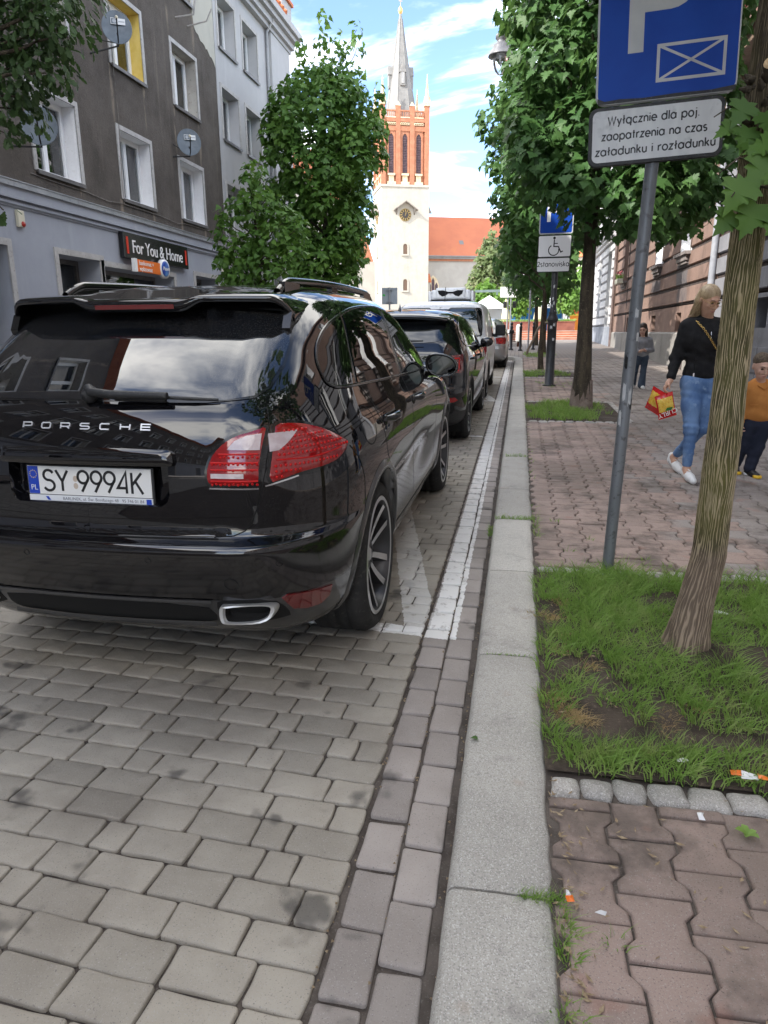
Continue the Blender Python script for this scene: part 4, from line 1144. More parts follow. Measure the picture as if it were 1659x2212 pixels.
for yc, zc, sc_, sd in ((21.35, 2.9, 0.3, 1), (21.45, 2.42, 0.28, 4), (25.3, 2.95, 0.3, 7)):
 rg2 = random.Random(sd)
 MW = Matrix(((0, 0, -1, XR - 0.003), (-1, 0, 0, yc), (0, 1, 0, zc), (0, 0, 0, 1)))
 for k in range(5):
  x0 = (k - 2) * sc_ * 0.7
  stroke(mb, [(x0 + rg2.uniform(-.1, .1), rg2.uniform(-.22, .22)) for _ in range(4)], 0.018, 0, MW)
mb.build('graffiti', pmat('faded spray paint', (0.07, 0.07, 0.085), 0.8), bC)
mb = MB(); mb.box((XR - 0.02, 36.0, 0), (XR + 10, 36.04, 9.08), 0); mb.build('party_wall', m_pink, bC); mb = MB(); mb.box((XR + 1.6, 18.1, 0), (XR + 10, 35.9, 9.0), 0); mb.build('core', m_dark, bC); mb = MB()  # core: unseen box added to keep the sun from passing through
mb.box((XR - 0.25, 18.02, 9.1), (XR + 10, 36.0, 9.5), 0); mb.build('cornice', m_pink, bC)
mb = MB(); mb.tube([(XR - 0.1, 35.8, 0.75), (XR - 0.1, 35.8, 9.0)], 0.07, 10); mb.build('downpipe', nmat('brown downpipe', (0.1, 0.07, 0.065), (0.16, 0.12, 0.11), 5, 0.6), bC)
mb = MB(); mb.tube([(XR - 0.08, 18.0, 0.45), (XR - 0.08, 18.0, 9.4)], 0.075, 10); mb.build('downpipe', nmat('grey downpipe', (0.26, 0.27, 0.3), (0.34, 0.35, 0.38), 5, 0.5), bC)
mb = MB(); mb.tube([(XR - 0.01, 32.0, 6.4), (XR - 0.02, 31.9, 4), (XR - 0.01, 31.8, 1.4)], 0.012, 5); mb.tube([(XR - 0.01, 21.0, 6.0), (XR - 0.02, 20.4, 4.8), (XR - 0.01, 20.8, 3.6)], 0.008, 5); mb.build('cable', m_blk, bC)
fb = empty('window_box', (XR - 0.28, 32.75, 3.62), (0, 0, 0), 'pale flower box with pink flowers on the brown framed window', 'flower box')
mb = MB(); mb.box((-0.12, -0.4, -0.14), (0.12, 0.4, 0.06), 0, None, 0.02); mb.build('trough', m_crm, fb)
mb = MB(); rg2 = random.Random(4)
for k in range(60): blades(mb, rg2.uniform(-.1, .1), rg2.uniform(-.3, .3), 0.02, 3, 0.3, 0.04, rg2, 0.4, 0.03)
mb.build('leaves', m_grass, fb)
mb = MB()
for k in range(14): mb.lathe([(0.001, -0.03), (0.04, 0), (0.03, 0.03), (0.001, 0.035)], 7, 0, T(rg2.uniform(-.1, .1), rg2.uniform(-.3, .1), 0.28 + rg2.uniform(-.05, .1)))
mb.build('blossoms', pmat('pink blossom', (0.6, 0.15, 0.16), 0.6), fb)
bN = bld('grey_tenement', 'blue grey rusticated house at the right edge behind the near tree')
m_gryst = render_mat('blue grey stucco', (0.22, 0.22, 0.24), (0.27, 0.27, 0.29), (0.33, 0.33, 0.35), (0.13, 0.125, 0.13), 0.5, 60)
zsN = [2.22, 2.71, 3.17, 3.63, 4.15, 4.65, 5.13, 5.6, 6.1, 6.55]
winN = [15.3 - 3.9 * k for k in range(0, 11)]
holesN = [(y, y + 1.15, 3.59, 5.95) for y in winN]
rust_wall(bN, XR, -28, 17.98, zsN, holesN, m_gryst, m_groove)
mb = MB(); ce = [(y + 0.1, y + 1.0, 1.55, 2.1) for y in [14.0 - 3.9 * k for k in range(10)]]
wall_holes(mb, fR, -28, 17.98, 1.2, 2.18, ce, 0)
for a, b_, z0, z1 in ce:
 mb.add([(XR, a, z0), (XR + 0.4, a, z0), (XR + 0.4, a, z1), (XR, a, z1), (XR, b_, z0), (XR + 0.4, b_, z0), (XR + 0.4, b_, z1), (XR, b_, z1)], [(0, 3, 2, 1), (4, 5, 6, 7), (3, 7, 6, 2), (0, 1, 5, 4)], 0)
 mb.add([(XR + 0.4, a, z0), (XR + 0.4, b_, z0), (XR + 0.4, b_, z1), (XR + 0.4, a, z1)], [(0, 1, 2, 3)], 1)
mb.build('base_wall', [m_gryst, m_dark], bN)
mb = MB()
for k in range(24):
 y0, y1 = -28 + k * 1.92, -28 + k * 1.92 + 1.88
 for z0, z1 in ((gz(y0) - 0.1, 0.72), (0.735, 1.2)): mb.box((XR - 0.06, y0, z0), (XR + 0.1, y1, z1 - 0.006), 0)
mb.box((XR - 0.02, -28, -0.6), (XR + 0.1, 17.98, 1.2), 0)
mb.build('plinth', m_gryst, bN)
mb = MB(); wall_holes(mb, fR, -28, 17.98, 6.55, 10.5, [(y, y + 1.15, 7.8, 9.9) for y in winN], 0); mb.build('upper_wall', m_pink, bN)
for y in winN:
 window(bN, XR, -1, y, 3.59, 1.15, 2.36, 0.3, m_revw, 'curtain', 2, sillmat=m_brsill)
 window(bN, XR, -1, y, 7.8, 1.15, 2.1, 0.3, m_revw, 'curtain', 2, sillmat=m_brsill)
mb = MB(); mb.box((XR - 0.3, -28, 10.5), (XR + 10, 17.98, 10.9), 0); mb.build('roof_edge', m_pink, bN); mb = MB(); mb.box((XR + 1.6, -28, 0), (XR + 10, 17.9, 10.4), 0); mb.build('cornice', m_pink, bN)  # second mesh is no cornice: unseen core box added to block the sun
# bay with red framed windows
by = MB(); by.box((XR - 0.55, 15.0, 6.9), (XR - 0.002, 18.0, 7.25), 0); by.box((XR - 0.42, 15.2, 6.7), (XR - 0.002, 17.9, 6.9), 1)
by.build('bay_floor', [m_pink, nmat('brown soffit', (0.15, 0.1, 0.07), (0.2, 0.14, 0.1), 5)], bN)
by = MB(); by.box((XR - 0.5, 15.1, 7.25), (XR - 0.002, 17.95, 10.5), 0)
by.build('bay_wall', m_revw, bN)
m_redfr = pmat('red window frame', (0.45, 0.05, 0.04), 0.4)
by = MB()
for z0, z1 in ((7.3, 7.42), (10.2, 10.32)): by.box((XR - 0.56, 15.2, z0), (XR - 0.501, 17.9, z1), 0)
for y in (15.2, 16.5, 17.0, 17.78): by.box((XR - 0.56, y, 7.42), (XR - 0.501, y + 0.12, 10.2), 0)
for y in (XR - 0.5, XR - 0.15): by.box((y, 17.951, 7.3), (y + 0.1, 18.0, 10.3), 0)
by.build('bay_frame', m_redfr, bN)
bD = bld('white_house', 'white rusticated house with blue grey plinth and balcony at the end of the pavement')
m_whst = render_mat('white stucco', (0.52, 0.52, 0.53), (0.58, 0.58, 0.585), (0.62, 0.62, 0.62), (0.38, 0.38, 0.4), 0.3, 60)
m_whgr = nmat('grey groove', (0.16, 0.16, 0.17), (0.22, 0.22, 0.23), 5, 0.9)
zsD = [1.8, 2.24, 2.68, 3.12, 3.56, 4.0, 4.44, 4.88, 5.32, 5.75]
holesD = [(37.5, 38.9, 1.2, 5.3), (41.7, 43.0, 2.3, 5.3), (44.3, 45.4, 2.3, 5.3)]
rust_wall(bD, XR - 0.08, 36.05, 46.6, zsD, holesD, m_whst, m_whgr, 0.05, 0.1)
window(bD, XR - 0.08, -1, 37.5, 1.2, 1.4, 4.1, 0.4, m_whst, 'none', 2, sill=False, name='doorway'); window(bD, XR - 0.08, -1, 41.7, 2.3, 1.3, 3.0, 0.35, m_whst, 'curtain', 2, sill=False); window(bD, XR - 0.08, -1, 44.3, 2.3, 1.1, 3.0, 0.35, m_whst, 'curtain', 2, sill=False)
mb = MB(); mb.box((XR - 0.14, 36.05, 0.4), (XR, 46.6, 1.74), 0); mb.build('plinth', nmat('blue grey plinth paint', (0.2, 0.22, 0.26), (0.27, 0.29, 0.33), 2, 0.8, (0.14, 0.15, 0.17), 9), bD)
mb = MB()
for x, z0, z1 in ((0.12, 5.75, 5.9), (0.22, 5.9, 6.05), (0.34, 6.05, 6.25), (0.4, 6.25, 6.33)): mb.box((XR - x - 0.08, 36.05, z0), (XR + 1, 46.6, z1), 0)
mb.box((XR - 0.06, 36.05, 6.33), (XR + 10, 46.6, 12.5), 0); mb.box((XR, 46.58, 0.4), (XR + 10, 46.6, 6.4), 0); mb.build('cornice', m_whst, bD)
bal = MB(); bal.box((XR - 1.0, 42.4, 6.35), (XR - 0.05, 46.4, 6.55), 0); bal.box((XR - 0.9, 42.5, 6.2), (XR - 0.05, 46.3, 6.35), 0)
for k in range(14): bal.box((XR - 0.99, 42.45 + k * 0.3, 6.55), (XR - 0.95, 42.5 + k * 0.3, 7.3), 1)
for k in range(3): bal.box((XR - 0.99 + k * 0.3, 42.41, 6.55), (XR - 0.95 + k * 0.3, 42.45, 7.3), 1)
bal.box((XR - 1.0, 42.4, 7.3), (XR - 0.94, 46.4, 7.36), 1); bal.build('balcony', [m_whst, nmat('rusty rail', (0.25, 0.12, 0.08), (0.32, 0.18, 0.12), 6)], bD)
# --- church
church = empty('church', (-20.8, 125, 1.6), (0, 0, math.radians(21)), 'church with cream tower base, brick belfry, grey spire and orange roofed nave', 'church')
m_crstone = render_mat('cream lime plaster', (0.40, 0.375, 0.32), (0.45, 0.42, 0.36), (0.48, 0.455, 0.4), (0.33, 0.305, 0.255), 0.15, 6)
m_brick = nmat('orange brick', (0.36, 0.15, 0.085), (0.42, 0.19, 0.11), 1.2, 0.85, (0.3, 0.12, 0.07), 3, 0.3, 5, 0.02)
m_trim = nmat('yellowish stone trim', (0.56, 0.45, 0.28), (0.65, 0.56, 0.4), 2, 0.85)
m_slate = nmat('grey slate spire', (0.2, 0.195, 0.185), (0.24, 0.235, 0.225), 0.8, 0.65, (0.17, 0.17, 0.165), 2.5, 0.3, 6, 0.02)
m_louv = nmat('dark louvre', (0.07, 0.05, 0.06), (0.12, 0.08, 0.09), 3, 0.8)
m_rooft = nmat('red tile roof', (0.46, 0.15, 0.08), (0.52, 0.175, 0.088), 0.25, 0.75, (0.62, 0.25, 0.08), 0.1, 0.2, 3, 0.03)
H = 4.0; Z0 = -1.6
def quad_tower(mb, h, z0, z1, mi=0): mb.box((-h, -h, z0), (h, h, z1), mi)
tw = MB(); quad_tower(tw, H, Z0, 23.2); tw.box((-H - 0.15, -H - 0.15, 22.95), (H + 0.15, H + 0.15, 23.3), 0)
tower = tw.build('tower', m_crstone, church)
bf = MB(); hb = H - 0.12
quad_tower(bf, hb - 0.4, 23.3, 33.3, 0)
for sx in (-1, 1):
 for sy in (-1, 1): bf.box((sx * hb - 0.62 if sx > 0 else -hb - 0.1, sy * hb - 0.62 if sy > 0 else -hb - 0.1, 23.3), (hb + 0.1 if sx > 0 else -hb + 0.62, hb + 0.1 if sy > 0 else -hb + 0.62, 35.0), 0)
lv = []
for fc in range(4):
 Mf = RZ(fc * PI / 2)
 for x in (-1.15, 1.15): bf.box((x - 0.38, -hb - 0.02, 23.3), (x + 0.38, -hb + 0.42, 33.4), 0, Mf); bf.box((x - 0.38, -hb - 0.02, 33.4), (x + 0.38, -hb + 0.42, 34.9), 0, Mf);
 bf.box((-hb, -hb + 0.05, 31.3), (hb, -hb + 0.42, 32.0), 0, Mf); bf.box((-hb, -hb, 32.6), (hb, -hb + 0.42, 33.2), 0, Mf)
 for x in (-2.27, 0, 2.27):
  for q in (-1, 1): bf.box((x + q * 0.55 - 0.14, -hb + 0.18, 24.9), (x + q * 0.55 + 0.14, -hb + 0.42, 31.3), 0, Mf)
  # pointed head
  poly = [(-0.62, 0), (-0.45, 0)] + [(-0.45 + 0.9 * (1 - math.cos(a)), 0.95 * math.sin(a) * 1.05) for a in (0.35, 0.7, 1.04)] + [(0.45 - 0.9 * (1 - math.cos(a)), 0.95 * math.sin(a) * 1.05) for a in (0.7, 0.35)] + [(0.45, 0), (0.62, 0), (0.62, 1.3), (-0.62, 1.3)]
  bf.prism(poly, 0, 0.25, 0, Mf @ T(x, -hb + 0.42, 30.1) @ RX(PI/2))
bf.build('belfry', m_brick, church)
tr = MB()
for fc in range(4):
 Mf = RZ(fc * PI / 2)
 for x in (-2.27, 0, 2.27):
  lb = MB()
  for k in range(24): lb.box((x - 0.42, -hb + 0.22, 25.1 + k * 0.25), (x + 0.42, -hb + 0.34, 25.1 + k * 0.25 + 0.13), 0, Mf)
  lb.box((x - 0.42, -hb + 0.33, 25.05), (x + 0.42, -hb + 0.36, 31.2), 0, Mf); lb.build('louvre', m_louv, church)
  tr.box((x - 0.6, -hb - 0.1, 24.7), (x + 0.6, -hb + 0.42, 25.0), 0, Mf); tr.box((x - 0.42, -hb + 0.1, 23.75), (x + 0.42, -hb + 0.42, 24.7), 0, Mf)
  tr.box((x - 0.7, -hb - 0.1, 23.3), (x + 0.7, -hb + 0.42, 23.75), 0, Mf)
  for k in range(5): tr.lathe([(0.1, 0), (0.2, 0), (0.2, 0.1), (0.1, 0.1)], 10, 0, Mf @ T(x - 0.6 + k * 0.3, -hb + 0.06, 32.3) @ RX(PI/2))
  for k in range(5): tr.box((x - 0.66 + k * 0.3, -hb + 0.05, 33.2), (x - 0.54 + k * 0.3, -hb + 0.2, 34.1), 1, Mf)
  tr.box((x - 0.75, -hb - 0.05, 33.15), (x + 0.75, -hb + 0.3, 33.3), 0, Mf); tr.box((x - 0.75, -hb, 34.1), (x + 0.75, -hb + 0.3, 34.3), 1, Mf)
 for x in (-1.15, 1.15): tr.add([(x-0.45, -hb-0.08, 34.9), (x+0.45, -hb-0.08, 34.9), (x+0.45, -hb+0.45, 34.9), (x-0.45, -hb+0.45, 34.9), (x, -hb+0.2, 35.6)], [(0, 1, 4), (1, 2, 4), (2, 3, 4), (3, 0, 4)], 0, False, Mf)
tr.build('stone_trim', [m_trim, m_brick], church)
for sx in (-1, 1):
 for sy in (-1, 1):
  pn = MB(); c = (sx * (hb - 0.26), sy * (hb - 0.26))
  pn.box((c[0] - 0.5, c[1] - 0.5, 35.0), (c[0] + 0.5, c[1] + 0.5, 35.3), 0)
  for a in range(4): pn.add([(-0.5, -0.52, 35.3), (0.5, -0.52, 35.3), (0, -0.45, 36.5), (0, 0, 36.3), (0.3, 0, 35.3), (-0.3, 0, 35.3)], [(0, 1, 2), (2, 1, 3), (0, 2, 3)], 0, False, T(c[0], c[1], 0) @ RZ(a * PI / 2))
  pn.lathe([(0.42, 35.6), (0.3, 36.6), (0.12, 38.6), (0.2, 38.7), (0.06, 38.9), (0.04, 39.6), (0.001, 39.7)], 8, 0, T(c[0], c[1], 0)); pn.build('pinnacle', m_trim, church)
sp = MB(); sp.lathe([(2.75, 33.2), (2.35, 36.0), (1.45, 41.0), (0.3, 48.4), (0.08, 49.6)], 8, 0, RZ(PI / 8), False)
for k in range(8):
 a = k * PI / 4 + PI / 8; sp.tube([(2.75 * math.cos(a), 2.75 * math.sin(a), 33.2), (2.35 * math.cos(a), 2.35 * math.sin(a), 36), (1.45 * math.cos(a), 1.45 * math.sin(a), 41), (0.3 * math.cos(a), 0.3 * math.sin(a), 48.4)], 0.06, 5)
spire = sp.build('spire', m_slate, church)
for fc in range(4):
 Mf = RZ(fc * PI / 2); q = MB()
 q.box((-0.42, -2.0, 38.4), (0.42, -1.0, 40.4), 0, Mf); q.add([(-0.55, -2.1, 40.3), (0.55, -2.1, 40.3), (0, -2.1, 41.7), (-0.55, -0.8, 40.3), (0.55, -0.8, 40.3), (0, -0.8, 41.7)], [(0, 1, 2), (0, 2, 5, 3), (1, 4, 5, 2)], 0, False, Mf); q.box((-0.25, -2.06, 38.7), (0.25, -2.0, 40.3), 1, Mf)
 q.build('dormer', [m_slate, nmat('grey shutter', (0.3, 0.3, 0.3), (0.36, 0.36, 0.35), 2)], spire)
q = MB(); q.lathe([(0.001, 48.9), (0.1, 49), (0.32, 49.3), (0.4, 49.6), (0.32, 49.9), (0.1, 50.2), (0.03, 50.3), (0.03, 51.4), (0.001, 51.4)], 14); q.box((-0.3, -0.03, 50.9), (0.3, 0.03, 50.97), 0); q.build('finial', nmat('gilt copper', (0.6, 0.42, 0.16), (0.7, 0.5, 0.2), 3, 0.4, metal=0.6), spire)
# clock faces with little roofs
m_clk = pmat('dark clock face', (0.05, 0.042, 0.038), 0.6); m_gold = pmat('gold leaf', (0.36, 0.25, 0.08), 0.5)
for fc in (0, 3, 1):
 Mf = RZ(fc * PI / 2) @ T(0, -H, 18.7); ck = MB()
 Mc = Mf @ T(0, -0.06, 0) @ RX(PI / 2)
 ck.lathe([(0.001, 0.02), (0.98, 0.02), (0.98, -0.06)], 32, 0, Mc)
 ck.lathe([(0.98, -0.06), (0.98, 0.05), (0.9, 0.05), (0.9, 0.0)], 32, 1, Mc)
 for k in range(12):
  a = k * PI / 6; ck.prism([(-0.07, 0.5), (0.07, 0.5), (0.1, 0.86), (-0.1, 0.86)], 0.02, 0.035, 1, Mc @ RZ(-a))
 for a, l, w in ((-28, 0.5, 0.06), (-6, 0.75, 0.045)): ck.prism([(-w, -0.12), (w, -0.12), (w * .4, l), (-w * .4, l)], 0.04, 0.05, 1, Mc @ RZ(math.radians(a)))
 co = ck.build('clock', [m_clk, m_gold], tower)
 co.parent = church
 hd = MB()
 for s in (-1, 1):
  hd.add([(0, 0, 2.1), (0, -1.0, 2.1), (s * 2.0, -1.0, 0.75), (s * 2.0, 0, 0.75), (0, 0, 1.95), (0, -1.0, 1.95), (s * 2.0, -1.0, 0.6), (s * 2.0, 0, 0.6)], [(0, 1, 2, 3), (4, 7, 6, 5), (1, 5, 6, 2), (2, 6, 7, 3)], 0, False, Mf)
  hd.tube([Mf @ Vector((s * 1.5, -0.9, 1.0)), Mf @ Vector((s * 1.5, -0.05, 0.1)), Mf @ Vector((s * 1.5, -0.05, 1.0))], 0.09, 6, 0)
 hd.build('clock_hood', nmat('weathered hood', (0.2, 0.18, 0.16), (0.28, 0.25, 0.22), 3), church)
for z, h in ((12.6, 1.6), (6.8, 1.8)):
 q = MB(); poly = [(-0.33, 0), (0.33, 0), (0.33, h - 0.33)] + [(0.33 * math.cos(a), h - 0.33 + 0.33 * math.sin(a)) for a in (0.5, 1.05, 1.57, 2.1, 2.6)] + [(-0.33, h - 0.33)]
 for fc in (0, 3): q.prism(poly, -0.02, 0.03, 0, RZ(fc * PI / 2) @ T(0, -H, z) @ RX(PI / 2)); q.box((-0.6, -H - 0.25, z - 0.25), (0.6, -H, z - 0.02), 1, RZ(fc * PI / 2))
 for fc in (0, 3):
  for s in (-1, 1): q.box((s * 0.48 - 0.12, -H - 0.1, z - 0.02), (s * 0.48 + 0.12, -H, z + h - 0.3), 1, RZ(fc * PI / 2))
  q.lathe([(0.36, 0), (0.36, 0.1), (0.6, 0.1), (0.6, 0)], 12, 1, RZ(fc * PI / 2) @ T(0, -H, z + h - 0.33) @ RX(PI / 2), False, 0, PI)
 q.build('lancet', [pmat('brown opening', (0.12, 0.075, 0.05), 0.8), m_crstone], church)
# nave to the right and behind
nv = MB(); nv.box((H - 0.5, 1.5, Z0), (27, 15, 12.9), 0); nv.box((-10, 3, Z0), (-H + 0.5, 15, 12.0), 0); nv.build('nave_wall', nmat('pale nave plaster', (0.36, 0.34, 0.305), (0.4, 0.38, 0.34), 0.6, 0.9), church)
nv = MB(); nv.add([(H - 2, 1.0, 12.8), (27.5, 1.0, 12.8), (24, 8.2, 20.4), (H - 2, 8.2, 20.4), (27.5, 15.5, 12.8), (H - 2, 15.5, 12.8)], [(0, 1, 2, 3), (3, 2, 4, 5), (1, 4, 2)], 0); nv.build('nave_roof', m_rooft, church)
nv = MB(); nv.box((H - 0.4, 0.9, 12.45), (27.5, 1.5, 12.8), 0); nv.box((H - 0.4, 1.2, 12.1), (27.4, 1.55, 12.45), 1); nv.tube([(H, 0.85, 12.85), (27.4, 0.85, 12.85)], 0.14, 8, 0); nv.build('eaves', [m_slate, m_brick], church)
nv = MB()
for x in (H + 2.2, H + 9.5):
 poly = [(-1.1, 0), (1.1, 0), (1.1, 2.2), (0.7, 3.2), (0, 3.8), (-0.7, 3.2), (-1.1, 2.2)]
 nv.prism(poly, 0, 0.12, 0, T(x, 1.5, 5.9) @ RX(PI / 2))
 for k in (-0.62, 0, 0.62):
  hh = 3.4 if k == 0 else 2.6
  nv.prism([(k - 0.26, 0.25), (k + 0.26, 0.25), (k + 0.26, hh - 0.5), (k, hh), (k - 0.26, hh - 0.5)], 0.12, 0.16, 1, T(x, 1.5, 5.9) @ RX(PI / 2))
nv.build('nave_window', [m_trim, m_louv], church)
nv = MB(); nv.box((H + 0.2, 0.2, Z0), (H + 1.4, 1.6, 8.5), 0); nv.add([(H, 0, 8.4), (H + 1.6, 0, 8.4), (H + 1.6, 1.7, 10.2), (H, 1.7, 10.2)], [(0, 1, 2, 3)], 1); nv.build('buttress', [m_crstone, m_tile], church)
gb = MB(); gb.add([(-9.5, 4, 12), (-4, 4, 12), (-6.7, 4, 20.5), (-9.5, 14, 12), (-4, 14, 12), (-6.7, 14, 20.5)], [(0, 1, 2), (0, 2, 5, 3), (1, 4, 5, 2)], 0); gb.box((-9.7, 3.6, 0), (-8.9, 4.2, 14), 0); gb.build('side_gable', m_brick, church)
gb = MB(); gb.box((4.2, 6.0, 19.9), (5.2, 7.2, 22.2), 0); gb.build('skylight', m_slate, church) if False else None
sk = MB(); sk.add([(11.5, 3.2, 15.15), (12.3, 3.2, 15.15), (12.3, 3.9, 15.9), (11.5, 3.9, 15.9)], [(0, 1, 2, 3)], 0); sk.build('skylight', m_slate, church)
# --- houses beyond the trees
def far_house(name, label, x0, x1, y0, y1, h, wall, face, ncol, nrow, roofh=3.0):
 e = empty(name, (0, 0, 0), (0, 0, 0), label, 'building'); mb = MB(); zb = 0.8
 mb.box((x0, y0, zb), (x1, y1, zb + h), 0); mb.build('wall', wall, e)
 mb = MB(); o_ = 0.4; zc = zb + h
 if face == 'y':
  ym = (y0 + y1) / 2; mb.add([(x0 - o_, y0 - o_, zc), (x1 + o_, y0 - o_, zc), (x1 + o_, ym, zc + roofh), (x0 - o_, ym, zc + roofh), (x1 + o_, y1 + o_, zc), (x0 - o_, y1 + o_, zc)], [(0, 1, 2, 3), (3, 2, 4, 5), (1, 4, 2), (0, 3, 5), (0, 5, 4, 1)])
 else:
  xm = (x0 + x1) / 2; mb.add([(x1 + o_, y0 - o_, zc), (x1 + o_, y1 + o_, zc), (xm, y1 + o_, zc + roofh), (xm, y0 - o_, zc + roofh), (x0 - o_, y1 + o_, zc), (x0 - o_, y0 - o_, zc)], [(0, 1, 2, 3), (3, 2, 4, 5), (1, 4, 2), (0, 3, 5), (0, 5, 4, 1)])
 mb.build('roof', m_tile, e)
 wm = MB();
 base = None
 for i in range(ncol):
  for j in range(nrow):
   z = zb + 1.4 + j * (h - 1.2) / nrow
   if face == 'y':
    x = x0 + (x1 - x0) * (i + 0.5) / ncol; lo, hi = (-0.55, -0.06, 0), (0.55, 0.05, 1.5); loc = (x, y0, z)
   else:
    y = y0 + (y1 - y0) * (i + 0.5) / ncol; lo, hi = (-0.05, -0.55, 0), (0.06, 0.55, 1.5); loc = (x1, y, z)
   if base is None:
    w_ = MB(); w_.box(lo, hi, 0); base = w_.build('window', m_white, e)
    p_ = MB();
    if face == 'y': p_.box((-0.45, -0.075, 0.1), (-0.04, -0.05, 1.4)); p_.box((0.04, -0.075, 0.1), (0.45, -0.05, 1.4))
    else: p_.box((0.05, -0.45, 0.1), (0.075, -0.04, 1.4)); p_.box((0.05, 0.04, 0.1), (0.075, 0.45, 1.4))
    p_.build('pane', pmat('far window glass', (0.03, 0.035, 0.04), 0.05), base); base.location = loc
   else:
    dup(base, loc, parent=e)
m_cream2 = nmat('cream facade', (0.55, 0.5, 0.42), (0.6, 0.56, 0.48), 0.4, 0.9)
far_house('distant_house', 'cream house with orange roof behind the tall left tree', -34, -17, 52, 70, 12.5, m_cream2, 'y', 6, 4)
far_house('town_house', 'pale cream house with dark roof across the square behind the tents', 1.5, 14, 92, 104, 9.5, m_cream2, 'y', 7, 3)
far_house('ochre_house', 'ochre house at the far right side of the square', 15, 30, 92, 104, 10.5, nmat('ochre facade', (0.5, 0.4, 0.25), (0.56, 0.46, 0.3), 0.4, 0.9), 'y', 7, 3)
# ------------------------------------------------------------------ cars
def pchip(xs, ys, x):
 xs = np.asarray(xs, float); ys = np.asarray(ys, float); x = np.asarray(x, float)
 h = np.diff(xs); d = np.diff(ys) / h; m = np.zeros_like(ys)
 for i in range(1, len(xs) - 1):
  if d[i-1] * d[i] > 0:
   w1 = 2*h[i] + h[i-1]; w2 = h[i] + 2*h[i-1]; m[i] = (w1 + w2) / (w1 / d[i-1] + w2 / d[i])
 m[0] = d[0]; m[-1] = d[-1]
 k = np.clip(np.searchsorted(xs, x) - 1, 0, len(h) - 1)
 t = (x - xs[k]) / h[k]
 return ((1 + 2*t) * (1-t)**2 * ys[k] + t * (1-t)**2 * h[k] * m[k] + t*t * (3 - 2*t) * ys[k+1] + t*t * (t-1) * h[k] * m[k+1])
class Body:
 """car shell lofted from plan outlines at rising heights. station: z, y_rear, y_front, half width, rear corner (cx, cy), front corner (cx, cy)"""
 def __init__(s, st, sub=3, er=2.3, ef=2.3, crown_r=0.1, crown_f=0.2, taper=0.05, deform=None, nside=70):
  st = np.array(st, float); n = len(st)
  v = np.arange(n); vv = np.linspace(0, n - 1, (n - 1) * sub + 1)
  cols = [pchip(v, st[:, k], vv) for k in range(8)]
  rows = []
  for (z, yr, yf, w, cxr, cyr, cxf, cyf) in zip(*cols):
   h = []
   cxr = min(cxr, w * 0.98); cxf = min(cxf, w * 0.98)
   nf, nc = 9, 14
   xr = w - cxr; cr = crown_r * (xr / max(w, 1e-3)) ** 2
   for i in range(nf): x = xr * i / nf; h.append((x, yr + crown_r * (x / w) ** 2))
   for i in range(nc):
    a = PI / 2 * i / nc; h.append((xr + cxr * math.sin(a) ** (2 / er), yr + cr + cyr * (1 - math.cos(a) ** (2 / er))))
   y0 = yr + cr + cyr; xf = w - cxf; cf = crown_f * (xf / max(w, 1e-3)) ** 2; y1 = yf - cf - cyf
   for i in range(nside + 1): h.append((w, y0 + (y1 - y0) * i / nside))
   for i in range(1, nc + 1):
    a = PI / 2 * (1 - i / nc); h.append((xf + cxf * max(0, math.sin(a)) ** (2 / ef), yf - cf - cyf * (1 - max(0, math.cos(a)) ** (2 / ef))))
   for i in range(1, nf + 1): x = xf * (1 - i / nf); h.append((x, yf - crown_f * (x / w) ** 2))
   ym = (yr + yf) / 2; L = max(0.2, (yf - yr) / 2)
   row = []
   for x, y in h:
    x *= 1 - taper * ((y - ym) / L) ** 2 * (0.5 + 0.5 * abs((y - ym) / L))
    p = (x, y, z)
    if deform: p = deform(*p)
    row.append(p)
   rows.append(row)
  s.rows = rows; m = len(rows[0]); s.vs = []; s.fs = []
  for row in rows:
   s.vs += [tuple(p) for p in row] + [(-p[0], p[1], p[2]) for p in row[1:-1][::-1]]
  N = m + m - 2
  for i in range(len(rows) - 1):
   for k in range(N):
    k2 = (k + 1) % N
    s.fs.append((i*N+k, i*N+k2, (i+1)*N+k2, (i+1)*N+k))
  top = len(s.vs); s.vs.append((0, sum(p[1] for p in rows[-1]) / m, rows[-1][0][2] + 0.0005))
  for k in range(N): s.fs.append(((len(rows)-1)*N+k, (len(rows)-1)*N+(k+1) % N, top))
  me = bpy.data.meshes.new('tmp'); me.from_pydata(s.vs, [], s.fs); me.update()
  s.V = [v.co.copy() for v in me.vertices]
  s.VN = [Vector(v.normal) for v in me.vertices]
  bpy.data.meshes.remove(me)
  s.bvh = BVHTree.FromPolygons(s.V, s.fs)
 def cast(s, o, d):
  loc, nrm, idx, dist = s.bvh.ray_cast(o, d)
  if loc is None: return None, None
  f = s.fs[idx]; ws = []
  for i in f: ws.append(1.0 / ((s.V[i] - loc).length_squared + 1e-7))
  n = Vector((0, 0, 0))
  for w, i in zip(ws, f): n += s.VN[i] * w
  n.normalize()
  if n.dot(d) > 0: n = -n
  return loc, n
 def shell(s, name, mat, parent, arches=(), ar=0.44, zc=0.385, keep=None):
  mb = MB(); fs = []
  for f in s.fs:
   c = sum((s.V[i] for i in f), Vector()) / len(f)
   if any((c.y - a) ** 2 + (c.z - zc) ** 2 < ar * ar and abs(c.x) > 0.5 for a in arches): continue
   fs.append(f)
  mb.add(s.vs, fs, 0, True)
  return mb.build(name, mat, parent)
